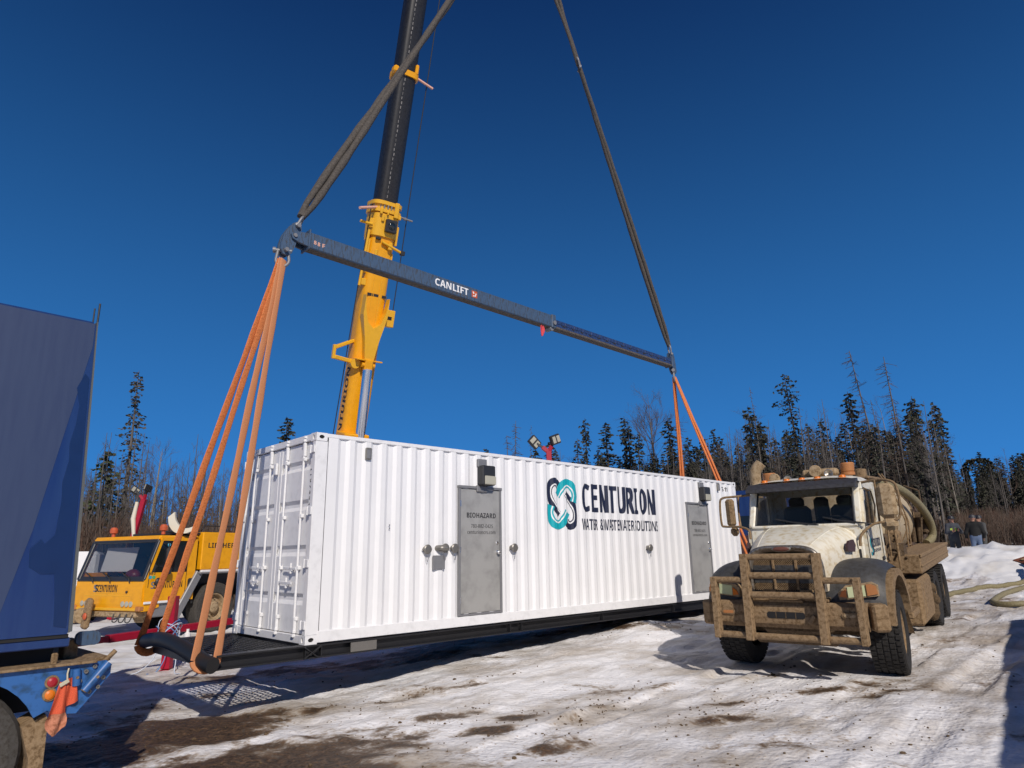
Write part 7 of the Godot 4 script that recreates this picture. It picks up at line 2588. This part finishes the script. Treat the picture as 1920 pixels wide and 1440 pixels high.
func make_person(label: String, at: Vector3, turn: float, jacket: Color, legs: Color, head_col: Color, hands: Array, vest: bool, head_turn: float, helmet: Material) -> void:
	var skin := lin(0.36, 0.19, 0.13).srgb_to_linear()
	var boot := Color(0.03, 0.025, 0.02)
	var bones := []
	for s in [-1.0, 1.0]:
		var hip := Vector3(s * 0.095, 0.92, 0)
		var knee := Vector3(s * 0.12, 0.50, 0.03)
		var ank := Vector3(s * 0.135, 0.10, -0.02)
		bones.append([hip, knee, 0.105, 0.075, legs])
		bones.append([knee, ank, 0.078, 0.058, legs])
		bones.append([ank + Vector3(0, -0.04, -0.01), ank + Vector3(s * 0.02, -0.055, 0.15), 0.052, 0.045, boot])
		var sh := Vector3(s * 0.19, 1.43, -0.01)
		var h: Vector3 = hands[0 if s < 0 else 1]
		var mid := (sh + h) * 0.5
		var gap := sqrt(maxf(0.0, 0.30 * 0.30 - sh.distance_squared_to(h) * 0.25))
		var el := mid + Vector3(s * 0.55, -0.75, -0.25).normalized() * gap
		bones.append([sh, el, 0.075, 0.06, jacket])
		bones.append([el, el.lerp(h, 0.86), 0.062, 0.048, jacket])
		bones.append([el.lerp(h, 0.88), h, 0.034, 0.036, skin])
	bones.append([Vector3(0, 0.95, 0), Vector3(0, 1.15, 0), 0.16, 0.155, legs if not vest else jacket, 0.75])
	bones.append([Vector3(0, 1.02, 0), Vector3(0, 1.38, 0), 0.175, 0.165, jacket, 0.72])
	bones.append([Vector3(-0.15, 1.42, -0.01), Vector3(0.15, 1.42, -0.01), 0.085, 0.085, jacket])
	bones.append([Vector3(0, 1.44, 0), Vector3(0, 1.56, 0.01), 0.06, 0.055, skin])
	var m := body(bones, Vector3(-0.55, -0.02, -0.34), Vector3(0.55, 1.62, 0.55), 0.03, 38.0)
	# head on its own finer grid
	var hb := Basis(Vector3.UP, head_turn)
	var hc := Vector3(0, 1.655, 0.015)
	var head := [[Vector3(0, 0.02, -0.01), Vector3(0, 0.04, 0.0), 0.088, 0.092, skin], [Vector3(0, -0.05, 0.03), Vector3(0, -0.08, 0.045), 0.062, 0.048, skin], [Vector3(0, -0.16, -0.01), Vector3(0, -0.04, -0.005), 0.052, 0.055, skin], [Vector3(0, 0.012, 0.088), Vector3(0, -0.028, 0.108), 0.012, 0.016, skin], [Vector3(-0.022, -0.068, 0.082), Vector3(0.022, -0.068, 0.082), 0.010, 0.010, skin * Color(0.8, 0.5, 0.5)], [Vector3(-0.085, -0.005, -0.005), Vector3(-0.09, 0.025, -0.012), 0.014, 0.018, skin], [Vector3(0.085, -0.005, -0.005), Vector3(0.09, 0.025, -0.012), 0.014, 0.018, skin]]
	var hm := body(head, Vector3(-0.14, -0.19, -0.14), Vector3(0.14, 0.17, 0.15), 0.011, 110.0)
	hm.col = Color(0.01, 0.01, 0.01)
	for s in [-1.0, 1.0]:
		hm.ball(Vector3(s * 0.034, 0.022, 0.078), Vector3(0.011, 0.008, 0.008), 8, 6)
	m.xf = Transform3D(hb, hc)
	for i in range(0, hm.v.size(), 3):
		m.col = hm.c[i]
		m.tri(hm.v[i], hm.v[i + 1], hm.v[i + 2], hm.n[i], hm.n[i + 1], hm.n[i + 2])
	# hands: palm, four bent fingers and a thumb
	m.col = skin
	for j in 2:
		var s := -1.0 if j == 0 else 1.0
		var h: Vector3 = hands[j]
		var out := Vector3(-s * 0.25, -0.5 if h.y < 1.0 else 0.1, 0.6).normalized()
		var side := out.cross(Vector3(s, 0.2, 0)).normalized()
		m.xf = Transform3D(Basis(side, out.cross(side), out) if true else Basis(), h)
		m.box(Vector3(0, 0, 0.045), Vector3(0.085, 0.032, 0.10), 0.013)
		for q in 4:
			var x := -0.032 + 0.0213 * q
			var L: float = [0.062, 0.074, 0.070, 0.055][q]
			m.tube([Vector3(x, 0, 0.085), Vector3(x, 0.004, 0.085 + L * 0.5), Vector3(x, -0.018, 0.085 + L * 0.8), Vector3(x, -0.042, 0.085 + L * 0.85)], [0.010, 0.0095, 0.009, 0.007], 6)
		m.tube([Vector3(-0.036, -0.004, 0.03), Vector3(-0.058, -0.010, 0.055), Vector3(-0.062, -0.022, 0.085)], [0.013, 0.011, 0.008], 6)
	m.xf = Transform3D()
	var o := thing("person", label, "person", at, Vector3(0, turn, 0))
	var cloth := mat("clothes", Color(1, 1, 1), 0.85)
	cloth.vertex_color_use_as_albedo = true
	part("body", m, cloth, o)
	# hat
	var b := MB.new()
	b.xf = Transform3D(hb, hc)
	b.lathe([Vector2(0.128, 0.035), Vector2(0.122, 0.05), Vector2(0.118, 0.09), Vector2(0.095, 0.14), Vector2(0.05, 0.165), Vector2(0, 0.17)], Vector3(0, 0.0, -0.005), Vector3.UP, 18)
	if helmet != M.visor:
		b.box(Vector3(0, 0.045, 0.12), Vector3(0.18, 0.012, 0.08), 0.004)
	part("hard_hat" if helmet != M.visor else "knitted_hat", b, helmet, o)
	if vest:
		for s in [-1.0, 1.0]:
			b = MB.new()
			b.patch(4, 8, func(u, w): return Vector3(s * (0.05 + 0.075 * u), 1.42 - 0.42 * w, 0.095 + 0.035 * sin(w * PI) - 0.03 * u))
			part("vest_panel", b, mat("vest_yellow", lin(0.45, 0.6, 0.08), 0.8), o)
	else:
		b = MB.new()
		var ring := []
		for i in 17:
			var a := TAU * i / 16.0
			ring.append(Vector3(cos(a) * 0.085, 1.515 + 0.01 * sin(a), sin(a) * 0.08))
		b.tube(ring, 0.028, 8, false)
		part("collar", b, mat("collar_cloth", jacket.linear_to_srgb(), 0.9), o)

func build_people() -> void:
	var y := 1.12
	make_person("person in dark work clothes and a yellow vest, both hands at the chest", Vector3(18.45, y, -28.6), -0.25, Color(0.045, 0.05, 0.06), Color(0.05, 0.052, 0.055), Color(), [Vector3(-0.10, 1.18, 0.30), Vector3(0.10, 1.22, 0.30)], true, 0.15, M.dark_plastic)
	make_person("person in a black jacket and blue jeans seen from behind, between the two others", Vector3(18.75, y, -27.7), PI - 0.5, Color(0.006, 0.006, 0.007), Color(0.10, 0.14, 0.22), Color(), [Vector3(-0.30, 0.90, 0.12), Vector3(0.30, 0.90, 0.12)], false, 0.0, M.visor)
	make_person("person in grey coveralls and a dark hard hat, at the right of the group", Vector3(19.35, y, -28.2), -1.5, Color(0.06, 0.062, 0.06), Color(0.065, 0.066, 0.062), Color(), [Vector3(-0.20, 1.10, 0.25), Vector3(0.22, 1.0, 0.22)], false, 0.2, M.dark_plastic)
